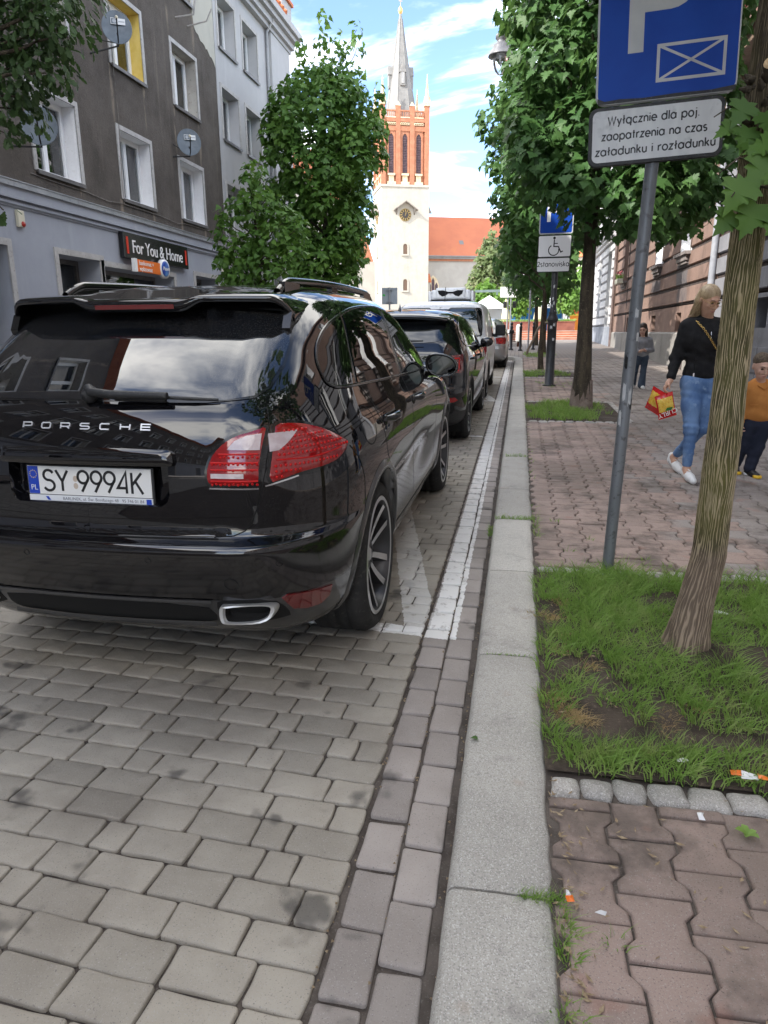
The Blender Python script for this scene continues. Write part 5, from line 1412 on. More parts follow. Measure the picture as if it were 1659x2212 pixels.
PROJ = {'rear': (Vector((0, -3, 0)), Vector((1, 0, 0)), Vector((0, 0, 1)), Vector((0, 1, 0))),
  'right': (Vector((3, 0, 0)), Vector((0, 1, 0)), Vector((0, 0, 1)), Vector((-1, 0, 0))),
  'left': (Vector((-3, 0, 0)), Vector((0, 1, 0)), Vector((0, 0, 1)), Vector((1, 0, 0))),
  'top': (Vector((0, 0, 4)), Vector((1, 0, 0)), Vector((0, 1, 0)), Vector((0, 0, -1))),
  'front': (Vector((0, 8, 0)), Vector((1, 0, 0)), Vector((0, 0, 1)), Vector((0, -1, 0)))}
def _diag(a, sx):
 d = Vector((-math.sin(a) * sx, math.cos(a), 0)); u = Vector((math.cos(a), math.sin(a) * sx, 0))
 return (-d * 4, u, Vector((0, 0, 1)), d)
PROJ['diag'] = _diag(math.radians(45), 1); PROJ['diagl'] = _diag(math.radians(45), -1)
def smooth_poly(pts, r=3, closed=True):
 """Chaikin corner cutting"""
 for _ in range(r):
  q = []; n = len(pts)
  for i in range(n if closed else n - 1):
   a = pts[i]; b = pts[(i + 1) % n]
   q += [(a[0]*.75 + b[0]*.25, a[1]*.75 + b[1]*.25), (a[0]*.25 + b[0]*.75, a[1]*.25 + b[1]*.75)]
  if not closed: q = [pts[0]] + q + [pts[-1]]
  pts = q
 return pts
def resample(pts, step, closed=True):
 out = []; n = len(pts)
 for i in range(n if closed else n - 1):
  a = pts[i]; b = pts[(i + 1) % n]; L = math.hypot(b[0]-a[0], b[1]-a[1]); k = max(1, int(L / step))
  for j in range(k): out.append((a[0] + (b[0]-a[0]) * j / k, a[1] + (b[1]-a[1]) * j / k))
 if not closed: out.append(pts[-1])
 return out
def in_poly(p, poly):
 c = False; n = len(poly); j = n - 1
 for i in range(n):
  if (poly[i][1] > p[1]) != (poly[j][1] > p[1]) and p[0] < (poly[j][0]-poly[i][0]) * (p[1]-poly[i][1]) / (poly[j][1]-poly[i][1]) + poly[i][0]: c = not c
  j = i
 return c
def patch(body, proj, poly, off, name, mat, parent, step=0.035, thick=0.004, mb=None, mi=0, dome=0.0):
 """a panel lying on the shell: outline in the projection plane, lifted by off, with a skirt going back in"""
 O, U, V, D = PROJ[proj]
 poly = resample(poly, step)
 us = [p[0] for p in poly]; vs_ = [p[1] for p in poly]
 pts = [Vector(p) for p in poly]; n = len(pts)
 edges = [(i, (i + 1) % n) for i in range(n)]
 cu, cv = sum(us) / n, sum(vs_) / n
 inner = [(cu + (u - cu) * 0.999, cv + (v - cv) * 0.999) for u, v in poly]
 u = min(us) + step * .5
 while u < max(us):
  v = min(vs_) + step * .5
  while v < max(vs_):
   if in_poly((u, v), poly) and min((u-a)**2 + (v-b)**2 for a, b in poly) > (step * .45) ** 2: pts.append(Vector((u, v)))
   v += step
  u += step
 co, ed, fa, _, _, _ = delaunay_2d_cdt(pts, edges, [], 1, 1e-6)
 V3 = []; N3 = []; ok = []
 for c in co:
  l, nr = body.cast(O + U * c.x + V * c.y, D)
  if l is None: V3.append(Vector()); N3.append(Vector((0, 0, 1))); ok.append(False); continue
  if dome:
   dd = min((c.x-a)**2 + (c.y-b)**2 for a, b in poly) ** 0.5
   o2 = off + dome * min(1, dd / 0.04) ** 0.5
  else: o2 = off
  V3.append(l + nr * o2); N3.append(nr); ok.append(True)
 own = mb is None
 if own: mb = MB()
 fs = []
 for f in fa:
  if not all(ok[i] for i in f): continue
  c = sum((co[i] for i in f), Vector((0, 0))) / len(f)
  if not in_poly((c.x, c.y), poly): continue
  f = list(f)
  nf = (V3[f[1]] - V3[f[0]]).cross(V3[f[2]] - V3[f[0]])
  if nf.dot(N3[f[0]]) < 0: f = f[::-1]
  fs.append(tuple(f))
 mb.add(V3, fs, mi, True)
 # skirt
 if thick > 0:
  ecount = {}
  for f in fs:
   for i in range(len(f)):
    e = (f[i], f[(i+1) % len(f)]); ecount[tuple(sorted(e))] = (ecount.get(tuple(sorted(e)), (0, e))[0] + 1, e)
  sv = []; sf = []
  for cnt, (a, b) in ecount.values():
   if cnt == 1:
    k = len(sv); sv += [V3[a], V3[b], V3[b] - N3[b] * (off + thick), V3[a] - N3[a] * (off + thick)]; sf.append((k+1, k, k+3, k+2))
  mb.add(sv, sf, mi, False)
 if own: return mb.build(name, mat, parent)
 return mb
def seam(body, proj, pts, w, off, mb, mi=0, closed=False, step=0.02, lift=0.0):
 """a thin strip (panel gap, trim) following the shell"""
 O, U, V, D = PROJ[proj]
 pts = resample(pts, step, closed)
 P = []; N = []
 for u, v in pts:
  l, n = body.cast(O + U * u + V * v, D)
  if l is None: continue
  P.append(l + n * off); N.append(n)
 n = len(P); vs = []; fs = []
 for i in range(n):
  a = P[i-1] if i > 0 else (P[-1] if closed else P[0]); b = P[i+1] if i < n - 1 else (P[0] if closed else P[-1])
  t = (b - a).normalized(); s_ = t.cross(N[i]).normalized() * (w / 2)
  vs += [P[i] - s_, P[i] + N[i] * lift, P[i] + s_]
 for i in range(n if closed else n - 1):
  j = (i + 1) % n
  fs += [(3*i, 3*i+1, 3*j+1, 3*j), (3*i+1, 3*i+2, 3*j+2, 3*j+1)]
 mb.add(vs, fs, mi, True)
 return P, N
m_tyre = nmat('tyre rubber', (0.018, 0.018, 0.018), (0.03, 0.029, 0.028), 8, 0.85, (0.05, 0.047, 0.044), 40, 0.3, spec=0.3, world=False)
m_well = pmat('wheel well', (0.008, 0.008, 0.008), 0.95)
m_rimg = pmat('dark grey wheel paint', (0.05, 0.05, 0.053), 0.35, metal=0.6)
m_alu = pmat('machined aluminium', (0.55, 0.55, 0.56), 0.28, metal=0.9)
m_trimblk = nmat('black plastic trim', (0.016, 0.016, 0.017), (0.026, 0.026, 0.026), 6, 0.55, (0.06, 0.057, 0.053), 60, 0.15, spec=0.4, world=False)
def wheel_parts(R=0.378, rim=0.285, wd=0.28, spokes=5, fork=True, rimmat=None, face=None):
 rimmat = rimmat or m_rimg; face = face or m_alu
 """wheel about the X axis, outer face at x=0, going inwards to -wd"""
 ty = MB(); K = RY(PI / 2)
 prof = [(rim - 0.005, -0.012), (rim + 0.02, 0.004), (rim + (R-rim)*.55, 0.008), (R - 0.018, -0.012), (R - 0.004, -0.035)]
 x = -0.035
 for k in range(4): prof += [(R - 0.001, x - 0.008), (R, x - 0.05), (R - 0.007, x - 0.0505), (R - 0.007, x - 0.0575)]; x -= 0.058 if k < 3 else 0
 prof += [(R - 0.02, -wd + 0.012), (rim + 0.02, -wd), (rim - 0.02, -wd + 0.01)]
 ty.lathe(prof, 48, 0, K)
 rm = MB()
 rm.lathe([(rim + 0.004, 0.0), (rim - 0.004, 0.006), (rim - 0.016, 0.002)], 48, 1, K)
 rm.lathe([(rim - 0.016, 0.002), (rim - 0.03, -0.03), (rim - 0.045, -wd * .75), (0.09, -wd * .75)], 48, 0, K)
 rm.lathe([(0.001, -0.052), (0.07, -0.05), (0.085, -0.06), (0.09, -0.11)], 20, 0, K)
 rm.lathe([(0.001, -0.043), (0.028, -0.044), (0.034, -0.052)], 16, 1, K)
 for k in range(5):
  a = 2 * PI * (k + .5) / 5; rm.lathe([(0.001, -0.046), (0.011, -0.046), (0.011, -0.056)], 8, 0, K @ T(0.055 * math.cos(a), 0.055 * math.sin(a), 0))
 for k in range(spokes):
  a = 2 * PI * k / spokes + 0.3
  for sgn in ((-1, 1) if fork else (0,)):
   w0, w1 = (0.026, 0.036) if fork else (0.035, 0.03)
   n = 7; L = []; Rr = []
   for i in range(n):
    u = i / (n - 1); r = 0.06 + (rim - 0.02 - 0.06) * u
    off = sgn * (0.012 + 0.058 * (u ** 0.7)) if fork else 0
    ww = w0 + (w1 - w0) * u; xx = -0.056 + 0.05 * u ** 1.5
    L.append((xx, off - ww / 2, r)); Rr.append((xx, off + ww / 2, r))
   vs = [(x_, y_, z_) for x_, y_, z_ in L] + [(x_, y_, z_) for x_, y_, z_ in Rr] + [(x_ - 0.05, y_ - 0.006, z_) for x_, y_, z_ in L] + [(x_ - 0.05, y_ + 0.006, z_) for x_, y_, z_ in Rr]
   fa = [(i, i+1, n+i+1, n+i) for i in range(n-1)]; si = [(2*n+i, 2*n+i+1, i+1, i) for i in range(n-1)] + [(n+i, n+i+1, 3*n+i+1, 3*n+i) for i in range(n-1)]
   rm.add(vs, fa, 1, False, RX(a)); rm.add(vs, si, 0, False, RX(a))
 dk = MB(); dk.lathe([(0.05, -0.13), (0.17, -0.13), (0.17, -0.15), (0.05, -0.15)], 28, 0, K)
 for v in range(0): pass
 return ty, rm, dk
WH = {}
def add_wheel(parent, x, y, side, R=0.378, rim=0.285, wd=0.28, spokes=5, fork=True, rimmat=None, face=None, steer=0.0):
 key = (R, rim, spokes, fork, rimmat.name if rimmat else '')
 if key not in WH:
  ty, rm, dk = wheel_parts(R, rim, wd, spokes, fork, rimmat, face)
  root = ty.build('wheel', m_tyre); rm.build('rim', [rimmat or m_rimg, face or m_alu], root); dk.build('brake_disc', pmat('brake disc', (0.12, 0.115, 0.11), 0.45, metal=0.8), root)
  WH[key] = root; o = root
 else: o = dup(WH[key])
 o.parent = parent; o.name = 'wheel'
 o.location = (x, y, R - 0.004); o.rotation_euler = (0.3 * y, 0, (0 if side > 0 else PI) + steer)
 return o
def arch_lip(parent, body, y0, zc, r, w, mat, side, off=0.012, a0=-15, a1=195):
 mb = MB(); P = []
 n = 44; pr = 'right' if side > 0 else 'left'; O, U, V, D = PROJ[pr]; rows = []
 for i in range(n + 1):
  a = math.radians(a0 + (a1 - a0) * i / n); row = []
  for rr_ in (r - 0.03, r, r + w * .5, r + w):
   q = (y0 + max(rr_, r) * math.cos(a), zc + max(rr_, r) * math.sin(a))
   l, nr = body.cast(O + U * q[0] + V * q[1], D)
   if l is None: row.append(row[-1] if row else None); continue
   o_ = off if rr_ <= r + w * .6 else 0.001
   pt = l + Vector((nr.x, nr.y * .2, nr.z * .2)) * o_
   if rr_ < r: pt = pt + Vector((-0.09 * side, 0, 0))
   row.append(pt)
  if any(p is None for p in row): continue
  rows.append(row)
 vs = [p for r_ in rows for p in r_]
 fs = [(4*i+j, 4*i+j+1, 4*i+5+j, 4*i+4+j) for i in range(len(rows)-1) for j in range(3)]
 if side < 0: fs = [f[::-1] for f in fs]
 mb.add(vs, fs, 0, True)
 return mb.build('wheel_arch', mat, parent)
def wells(parent, arches, w, zc=0.385, r=0.45, under=0.22, yr=-0.7, yf=3.5):
 mb = MB()
 for a in arches:
  for s in (-1, 1):
   n = 20; vs = []
   for i in range(n + 1):
    q = math.radians(-35 + 250 * i / n); vs += [(s * (w - 0.06), a + r * math.cos(q), zc + r * math.sin(q)), (s * 0.5, a + r * math.cos(q), zc + r * math.sin(q))]
   mb.add(vs, [(2*i, 2*i+1, 2*i+3, 2*i+2) for i in range(n)], 0, True)
   mb.add([(s * 0.5, a - r, 0.15), (s * 0.5, a + r, 0.15), (s * 0.5, a + r, zc + r), (s * 0.5, a - r, zc + r)], [(0, 1, 2, 3)])
 mb.box((-w + 0.35, yr, under), (w - 0.35, yf, under + 0.05))
 return mb.build('underbody', m_well, parent)
m_blackpaint = pmat('dusty black metallic', (0.004, 0.004, 0.005), 0.3, spec=0.0, coat=1.0, coat_rough=0.018); bsdf(m_blackpaint).inputs['Coat IOR'].default_value = 1.7
def dusty(m, amt=0.5, zlo=0.2, zhi=1.2):
 """road dust settled on the paint"""
 t = m.node_tree; b = bsdf(m); p = opos(t)
 sp = nn(t, 'ShaderNodeSeparateXYZ'); t.links.new(p, sp.inputs[0])
 fine = ramp(t, noise_node(t, p, 330, 2, 0.75), 0.56, 0.74)
 broad = ramp(t, noise_node(t, p, 2.3, 4, 0.6), 0.38, 0.7)
 low = ramp(t, sp.outputs['Z'], zlo, zhi, 1.0, 0.35)
 f = math_n(t, 'MULTIPLY', math_n(t, 'MULTIPLY', fine, broad), math_n(t, 'MULTIPLY', low, amt))
 f2 = math_n(t, 'ADD', f, math_n(t, 'MULTIPLY', math_n(t, 'MULTIPLY', broad, low), 0.012 * amt))
 col = b.inputs['Base Color'].default_value[:3]
 t.links.new(mixc(t, f2, tuple(col), (0.2, 0.185, 0.165)), b.inputs['Base Color'])
 t.links.new(ramp(t, f2, 0.0, 0.6, 1.0, 0.25, False), b.inputs['Coat Weight'])
 # dust film blurs the gloss low down
 t.links.new(ramp(t, sp.outputs['Z'], zlo + 0.35, zhi - 0.42, b.inputs['Coat Roughness'].default_value + 0.10, b.inputs['Coat Roughness'].default_value), b.inputs['Coat Roughness'])
 return m
dusty(m_blackpaint, 0.42)
PST = [ # z, yr, yf, w, cxr, cyr, cxf, cyf
 (0.215, -0.60, 3.50, 0.80, 0.30, 0.40, 0.4, 0.5),
 (0.25, -0.72, 3.62, 0.875, 0.38, 0.52, 0.4, 0.5),
 (0.33, -0.82, 3.70, 0.925, 0.42, 0.58, 0.45, 0.6),
 (0.42, -0.89, 3.76, 0.945, 0.44, 0.62, 0.5, 0.65),
 (0.52, -0.945, 3.80, 0.955, 0.44, 0.62, 0.5, 0.7),
 (0.61, -0.975, 3.82, 0.962, 0.44, 0.62, 0.5, 0.7),
 (0.675, -0.985, 3.82, 0.966, 0.44, 0.62, 0.5, 0.7),
 (0.70, -0.975, 3.81, 0.967, 0.44, 0.62, 0.5, 0.7),
 (0.712, -0.945, 3.80, 0.967, 0.44, 0.61, 0.5, 0.7),
 (0.725, -0.915, 3.80, 0.967, 0.44, 0.60, 0.5, 0.7),
 (0.76, -0.905, 3.78, 0.968, 0.44, 0.60, 0.5, 0.7),
 (0.86, -0.902, 3.72, 0.966, 0.44, 0.60, 0.5, 0.75),
 (0.95, -0.897, 3.60, 0.960, 0.43, 0.60, 0.5, 0.8),
 (1.02, -0.886, 3.40, 0.950, 0.42, 0.60, 0.5, 0.8),
 (1.07, -0.872, 3.05, 0.936, 0.41, 0.60, 0.45, 0.7),
 (1.12, -0.852, 2.55, 0.915, 0.40, 0.60, 0.4, 0.5),
 (1.17, -0.824, 2.42, 0.895, 0.39, 0.60, 0.4, 0.34),
 (1.22, -0.775, 2.34, 0.876, 0.37, 0.58, 0.4, 0.30),
 (1.28, -0.695, 2.22, 0.856, 0.35, 0.56, 0.4, 0.28),
 (1.36, -0.585, 2.06, 0.824, 0.33, 0.52, 0.4, 0.26),
 (1.44, -0.470, 1.89, 0.796, 0.31, 0.48, 0.4, 0.25),
 (1.51, -0.365, 1.73, 0.766, 0.30, 0.45, 0.4, 0.25),
 (1.56, -0.285, 1.60, 0.738, 0.30, 0.44, 0.4, 0.25),
 (1.60, -0.210, 1.45, 0.700, 0.30, 0.42, 0.4, 0.25),
 (1.63, -0.120, 1.28, 0.640, 0.30, 0.40, 0.35, 0.25),
 (1.655, 0.030, 1.08, 0.52, 0.28, 0.36, 0.3, 0.25),
 (1.671, 0.220, 0.88, 0.38, 0.2, 0.2, 0.2, 0.2),
 (1.678, 0.420, 0.66, 0.19, 0.1, 0.1, 0.1, 0.1)]
def pdef(x, y, z):
 # rear haunch and waisted doors
 k = math.exp(-((y - 0.05) / 0.55) ** 2) * math.exp(-((z - 0.86) / 0.2) ** 2) * 0.016
 k -= math.exp(-((y - 1.45) / 0.6) ** 2) * math.exp(-((z - 0.62) / 0.16) ** 2) * 0.022
 k += math.exp(-((y - 2.9) / 0.5) ** 2) * math.exp(-((z - 0.8) / 0.25) ** 2) * 0.012
 s = min(1.0, abs(x) / 0.8)
 return (x + (k * s if x > 0.3 else 0), y, z)
pbody = Body(PST, 4, 2.35, 2.3, 0.085, 0.25, 0.04, pdef, 80)
PX, PY, PYAW = -1.5835, 3.219, -0.0065
suv = empty('parked_suv', (PX, PY, gz(PY)), (math.atan(SLOPE), 0, PYAW), 'big dusty black sport utility car with white licence plate parked nearest', 'car')
# ---- shell split into body, bumper and plastic lower trim along its own rows
m_valance = pmat('dull grey plastic', (0.03, 0.03, 0.031), 0.6, spec=0.4)
dusty(m_valance, 0.9, 0.1, 0.7)
m_cargl = pmat('tinted glass', (0.004, 0.005, 0.006), 0.015, spec=0.7, coat=0.6, coat_rough=0.01)
m_sidegl = pmat('privacy glass', (0.003, 0.003, 0.0035), 0.01, spec=0.55)
m_rearg = pmat('dusty tinted rear glass', (0.004, 0.005, 0.007), 0.012, spec=0.4, coat=1.0, coat_rough=0.012); bsdf(m_rearg).inputs['Coat IOR'].default_value = 1.65
def rear_dust(m):
 """dust left outside the sweep of the wiper"""
 t = m.node_tree; b = bsdf(m); p = opos(t)
 fine = ramp(t, noise_node(t, p, 260, 2, 0.8), 0.5, 0.72)
 sub = nn(t, 'ShaderNodeVectorMath', operation='DISTANCE'); t.links.new(p, sub.inputs[0]); sub.inputs[1].default_value = (0.0, -0.78, 1.23)
 wob = math_n(t, 'ADD', sub.outputs['Value'], math_n(t, 'MULTIPLY', noise_node(t, p, 5, 2), 0.03))
 out = ramp(t, wob, 0.44, 0.46)
 f = math_n(t, 'MULTIPLY', fine, math_n(t, 'MULTIPLY_ADD', out, 0.55)); f.node.inputs[1].default_value = 1.0
 k = math_n(t, 'MULTIPLY_ADD', out, 0.42); k.node.inputs[2].default_value = 0.02
 f = math_n(t, 'MULTIPLY', fine, k)
 t.links.new(mixc(t, f, (0.004, 0.005, 0.007), (0.16, 0.145, 0.125)), b.inputs['Base Color'])
 t.links.new(ramp(t, f, 0, 0.5, 0.9, 0.35, False), b.inputs['Coat Weight'])
rear_dust(m_rearg)
m_chrome = pmat('bright trim', (0.7, 0.7, 0.72), 0.12, metal=1.0)
m_satin = pmat('satin steel', (0.62, 0.62, 0.61), 0.42, metal=0.7)
m_blackgl = pmat('gloss black trim', (0.006, 0.006, 0.006), 0.12, spec=0.6)
m_gap = pmat('panel gap', (0.002, 0.002, 0.002), 0.9)
m_lens = pmat('red lamp lens', (0.25, 0.003, 0.005), 0.12, spec=0.6, coat=1.0, coat_rough=0.02)
m_lensd = pmat('deep red lens', (0.13, 0.003, 0.004), 0.1, spec=0.6, coat=1.0, coat_rough=0.02)
m_lensb = pmat('bright red diode', (0.5, 0.008, 0.008), 0.35, spec=0.2)
m_clear = nmat('clear ribbed lens', (0.42, 0.33, 0.33), (0.55, 0.47, 0.48), 14, 0.2, None, bmp=0.3, bscale=160, spec=0.7, world=False, coat=0.8)
def split_shell(body, parent, mats, rules, arches, ar=0.425, zc=0.385):
 """rules: (name, material index, test(c)); first match wins"""
 out = {r[0]: MB() for r in rules}; fl = {r[0]: [] for r in rules}
 for f in body.fs:
  c = sum((body.V[i] for i in f), Vector()) / len(f)
  if any((c.y - a) ** 2 + (c.z - zc) ** 2 < ar * ar and abs(c.x) > 0.5 for a in arches): continue
  for nm, mi, ts in rules:
   if ts(c):
    if mi is not None: fl[nm].append(f)
    break
 for nm, mi, ts in rules:
  if mi is None or not fl[nm]: continue
  used = sorted({i for f in fl[nm] for i in f}); mp = {v: k for k, v in enumerate(used)}
  me = bpy.data.meshes.new(nm); me.from_pydata([tuple(body.V[i]) for i in used], [], [tuple(mp[i] for i in f) for f in fl[nm]])
  me.materials.append(mats[mi]); me.polygons.foreach_set('use_smooth', [True] * len(me.polygons)); me.update()
  me.normals_split_custom_set_from_vertices([tuple(body.VN[i]) for i in used])
  o = bpy.data.objects.new(nm, me); COL.objects.link(o); o.parent = parent
split_shell(pbody, suv, [m_blackpaint, m_valance], [
 ('hole', None, lambda c: abs(c.x) < 0.34 and 0.835 < c.z < 0.983 and c.y < -0.5),
 ('lower_trim', 1, lambda c: (c.z < 0.478 and c.y < -0.2) or c.z < 0.36),
 ('bumper', 0, lambda c: c.z < 0.7125 and c.y < -0.3),
 ('body', 0, lambda c: True)], (0.0, 2.895))
for s_ in (1, -1):
 for y_ in (0.0, 2.895):
  arch_lip(suv, pbody, y_, 0.385, 0.425, 0.045, m_valance, s_, 0.01)
for s_ in (1, -1):
 for y_ in (0.0, 2.895): add_wheel(suv, 0.945 * s_, y_, s_, 0.378, 0.29, 0.27)
# tailgate with the plate recess
mir = lambda pts: [(-x, z) for x, z in pts[::-1]]
gr = [(0.0, 0.7235), (0.50, 0.7245), (0.575, 0.731), (0.615, 0.748), (0.642, 0.785), (0.662, 0.84), (0.679, 0.91), (0.69, 0.965), (0.7, 1.06), (0.688, 1.14), (0.672, 1.188), (0.64, 1.203), (0.45, 1.202), (0.2, 1.206), (0.0, 1.207)]
gate_poly = gr + mir(gr)[1:-1]
rec = [(0.335, 0.986), (0.335, 0.875), (0.325, 0.85), (0.30, 0.833), (0.0, 0.831)]
rec_poly = rec + mir(rec)[:-1][1:] + []
rec_poly = [(-0.335, 0.986)] + rec + [(-0.30, 0.833), (-0.325, 0.85), (-0.335, 0.875)]
# joined as one outline with a slit so the recess stays open
k0 = 0
slit = gate_poly[k0:] + [gate_poly[k0]]
g_outer = gate_poly[::1]
keyhole = [(0.0, 0.7235)] + g_outer[1:] + [(-0.0008, 0.7235), (-0.0008, 0.831)] + [p for p in [(-0.30, 0.833), (-0.325, 0.85), (-0.335, 0.875), (-0.335, 0.986), (0.335, 0.986), (0.335, 0.875), (0.325, 0.85), (0.30, 0.833)]] + [(0.0, 0.831)]
tailgate = patch(pbody, 'rear', keyhole, 0.003, 'tailgate', m_blackpaint, suv, 0.022, 0.004)
mb = MB()                                             # recess walls
yb, yo = -0.845, -0.905
ring = [(-0.335, 0.986), (-0.335, 0.875), (-0.325, 0.85), (-0.30, 0.833), (0.30, 0.833), (0.325, 0.85), (0.335, 0.875), (0.335, 0.986)]
vs = []
for x, z in ring:
 l, n_ = pbody.cast(Vector((x, -3, z)), Vector((0, 1, 0))); vs.append((x, l.y - 0.003, z))
for x, z in ring: vs.append((x * 0.95, yb - (0.012 if z < 0.86 else 0), z * 0.97 + 0.03 - 0.003 if z > 0.9 else z + 0.016))
n = 8
mb.add(vs, [(i, (i+1) % n, n + (i+1) % n, n + i)[::-1] for i in range(n)], 0, True)
mb.add(vs[n:], [tuple(range(n))[::-1]], 0)
mb.build('plate_recess', m_blackpaint, tailgate)
lipm = MB(); lip = [(-0.362, 0.99), (-0.358, 1.03), (-0.335, 1.046), (0.335, 1.046), (0.358, 1.03), (0.362, 0.99), (0.34, 0.984), (-0.34, 0.984)]
patch(pbody, 'rear', smooth_poly(lip, 1), 0.022, 'handle_strip', m_blackpaint, tailgate, 0.02, 0.03, dome=0.014)
def gap(pr, pts, w, off, closed=False):
 mb = MB(); seam(pbody, pr, pts, w, off, mb, closed=closed); mb.build('panel_gap', m_gap, suv)
gap('rear', [(x, z) for x, z in gr[1:11]], 0.008, 0.0012); gap('rear', [(-x, z) for x, z in gr[1:11]], 0.008, 0.0012)
gap('rear', [(-0.52, 0.7185), (0.0, 0.717), (0.52, 0.7185)], 0.009, 0.0015)
for s_ in (1, -1):
 pr = 'right' if s_ > 0 else 'left'
 gap(pr, [(-0.46, 1.005), (-0.38, 0.93), (-0.34, 0.84), (-0.33, 0.66)], 0.006, 0.0012)
 for P_ in ([(-0.06, 1.213), (0.03, 1.13), (0.075, 1.03), (0.105, 0.95), (0.10, 0.85), (0.33, 0.72)], [(0.94, 1.178), (0.99, 1.08), (1.0, 0.92), (0.99, 0.75), (1.13, 0.55), (1.12, 0.42)], [(2.0, 1.14), (2.18, 1.03), (2.12, 0.8), (2.1, 0.55), (2.09, 0.42)]): gap(pr, smooth_poly(P_, 2, False), 0.006, 0.0014)
 gap(pr, [(0.46, 0.40), (1.2, 0.385), (2.1, 0.38)], 0.008, 0.0014)
 if s_ > 0: gap(pr, [(-0.16 + 0.115 * math.cos(a * PI / 12), 1.045 + 0.085 * math.sin(a * PI / 12)) for a in range(24)], 0.004, 0.001, True)
mb = MB(); seam(pbody, 'rear', [(0.63, 0.8), (0.2, 0.782), (-0.2, 0.782), (-0.63, 0.8)], 0.004, 0.0042, mb); mb.build('crease_strip', m_blackgl, tailgate)
# glazing
rg_ = [(0.0, 1.214), (0.3, 1.212), (0.52, 1.214), (0.62, 1.228), (0.654, 1.258), (0.668, 1.33), (0.662, 1.41), (0.642, 1.485), (0.6, 1.525), (0.3, 1.545), (0.0, 1.55)]
patch(pbody, 'rear', rg_ + mir(rg_)[1:-1], 0.004, 'rear_window', m_rearg, tailgate, 0.03, 0.004)
mb = MB(); seam(pbody, 'rear', [(-0.62, 1.2235), (-0.45, 1.2095), (0.0, 1.2105), (0.45, 1.2095), (0.62, 1.2235), (0.662, 1.257), (0.676, 1.33), (0.67, 1.41), (0.65, 1.49)], 0.012, 0.003, mb); mb.build('window_seal', m_blackgl, tailgate)
DLO = [(-0.42, 1.262), (-0.38, 1.335), (-0.28, 1.415), (-0.105, 1.49), (0.24, 1.548), (0.7, 1.572), (1.11, 1.568), (1.5, 1.50), (1.75, 1.39), (1.95, 1.24), (1.985, 1.15), (0.8, 1.183), (-0.05, 1.217), (-0.33, 1.226), (-0.4, 1.24)]
DLO = smooth_poly(DLO, 2)
for s_ in (1, -1):
 pr = 'right' if s_ > 0 else 'left'
 def clip(lo, hi):           # lo, hi: slanted lines y = a + b*(z-1.2)
  out = []; n = len(DLO)
  def side(p):
   return min(p[0] - (lo[0] + lo[1] * (p[1] - 1.2)), (hi[0] + hi[1] * (p[1] - 1.2)) - p[0])
  def cl_(poly, f):
   r = []
   for i in range(len(poly)):
    a, b_ = poly[i], poly[(i + 1) % len(poly)]; fa, fb = f(a), f(b_)
    if fa >= 0: r.append(a)
    if (fa >= 0) != (fb >= 0):
     k = fa / (fa - fb); r.append((a[0] + (b_[0]-a[0]) * k, a[1] + (b_[1]-a[1]) * k))
   return r
  return cl_(cl_(DLO, lambda p: p[0] - (lo[0] + lo[1] * (p[1] - 1.2))), lambda p: (hi[0] + hi[1] * (p[1] - 1.2)) - p[0])
 patch(pbody, pr, DLO, 0.0015, 'window_trim', m_blackgl, suv, 0.04, 0.002)
 patch(pbody, pr, clip((-9, 0), (-0.155, 0.66)), 0.005, 'quarter_window', m_sidegl, suv, 0.03, 0.002)
 patch(pbody, pr, clip((-0.10, 0.66), (0.885, 0.35)), 0.005, 'rear_door_window', m_sidegl, suv, 0.03, 0.002)
 patch(pbody, pr, clip((0.985, 0.35), (9, 0)), 0.005, 'front_door_window', m_sidegl, suv, 0.03, 0.002)
 mb = MB(); seam(pbody, pr, DLO, 0.016, 0.004, mb, closed=True, lift=0.004); seam(pbody, pr, [(-0.12, 1.22), (0.085, 1.53)], 0.012, 0.006, mb, lift=0.003); mb.build('window_seal', m_blackgl, suv)
# tail lamps
TI = [(0.693, 1.132), (0.656, 1.12), (0.588, 1.106), (0.536, 1.078), (0.497, 1.035), (0.475, 0.981), (0.474, 0.931), (0.488, 0.911), (0.676, 0.909), (0.684, 0.998), (0.692, 1.093)]
TO3 = [(0.698, -0.751, 1.138), (0.756, -0.697, 1.137), (0.8, -0.648, 1.127), (0.854, -0.577, 1.095), (0.899, -0.502, 1.048), (0.917, -0.46, 1.022), (0.912, -0.513, 0.987), (0.895, -0.58, 0.962), (0.868, -0.644, 0.951), (0.794, -0.756, 0.944), (0.744, -0.801, 0.931), (0.692, -0.836, 0.917), (0.7, -0.813, 1.022), (0.703, -0.78, 1.092)]
TO = [((x + y) * 0.70711, z) for x, y, z in TO3]
def shrink(poly, k):
 cu = sum(p[0] for p in poly) / len(poly); cv = sum(p[1] for p in poly) / len(poly)
 out = []
 for u, v in poly:
  d = math.hypot(u - cu, v - cv); f = max(0, d - k) / d; out.append((cu + (u-cu) * f, cv + (v-cv) * f))
 return out
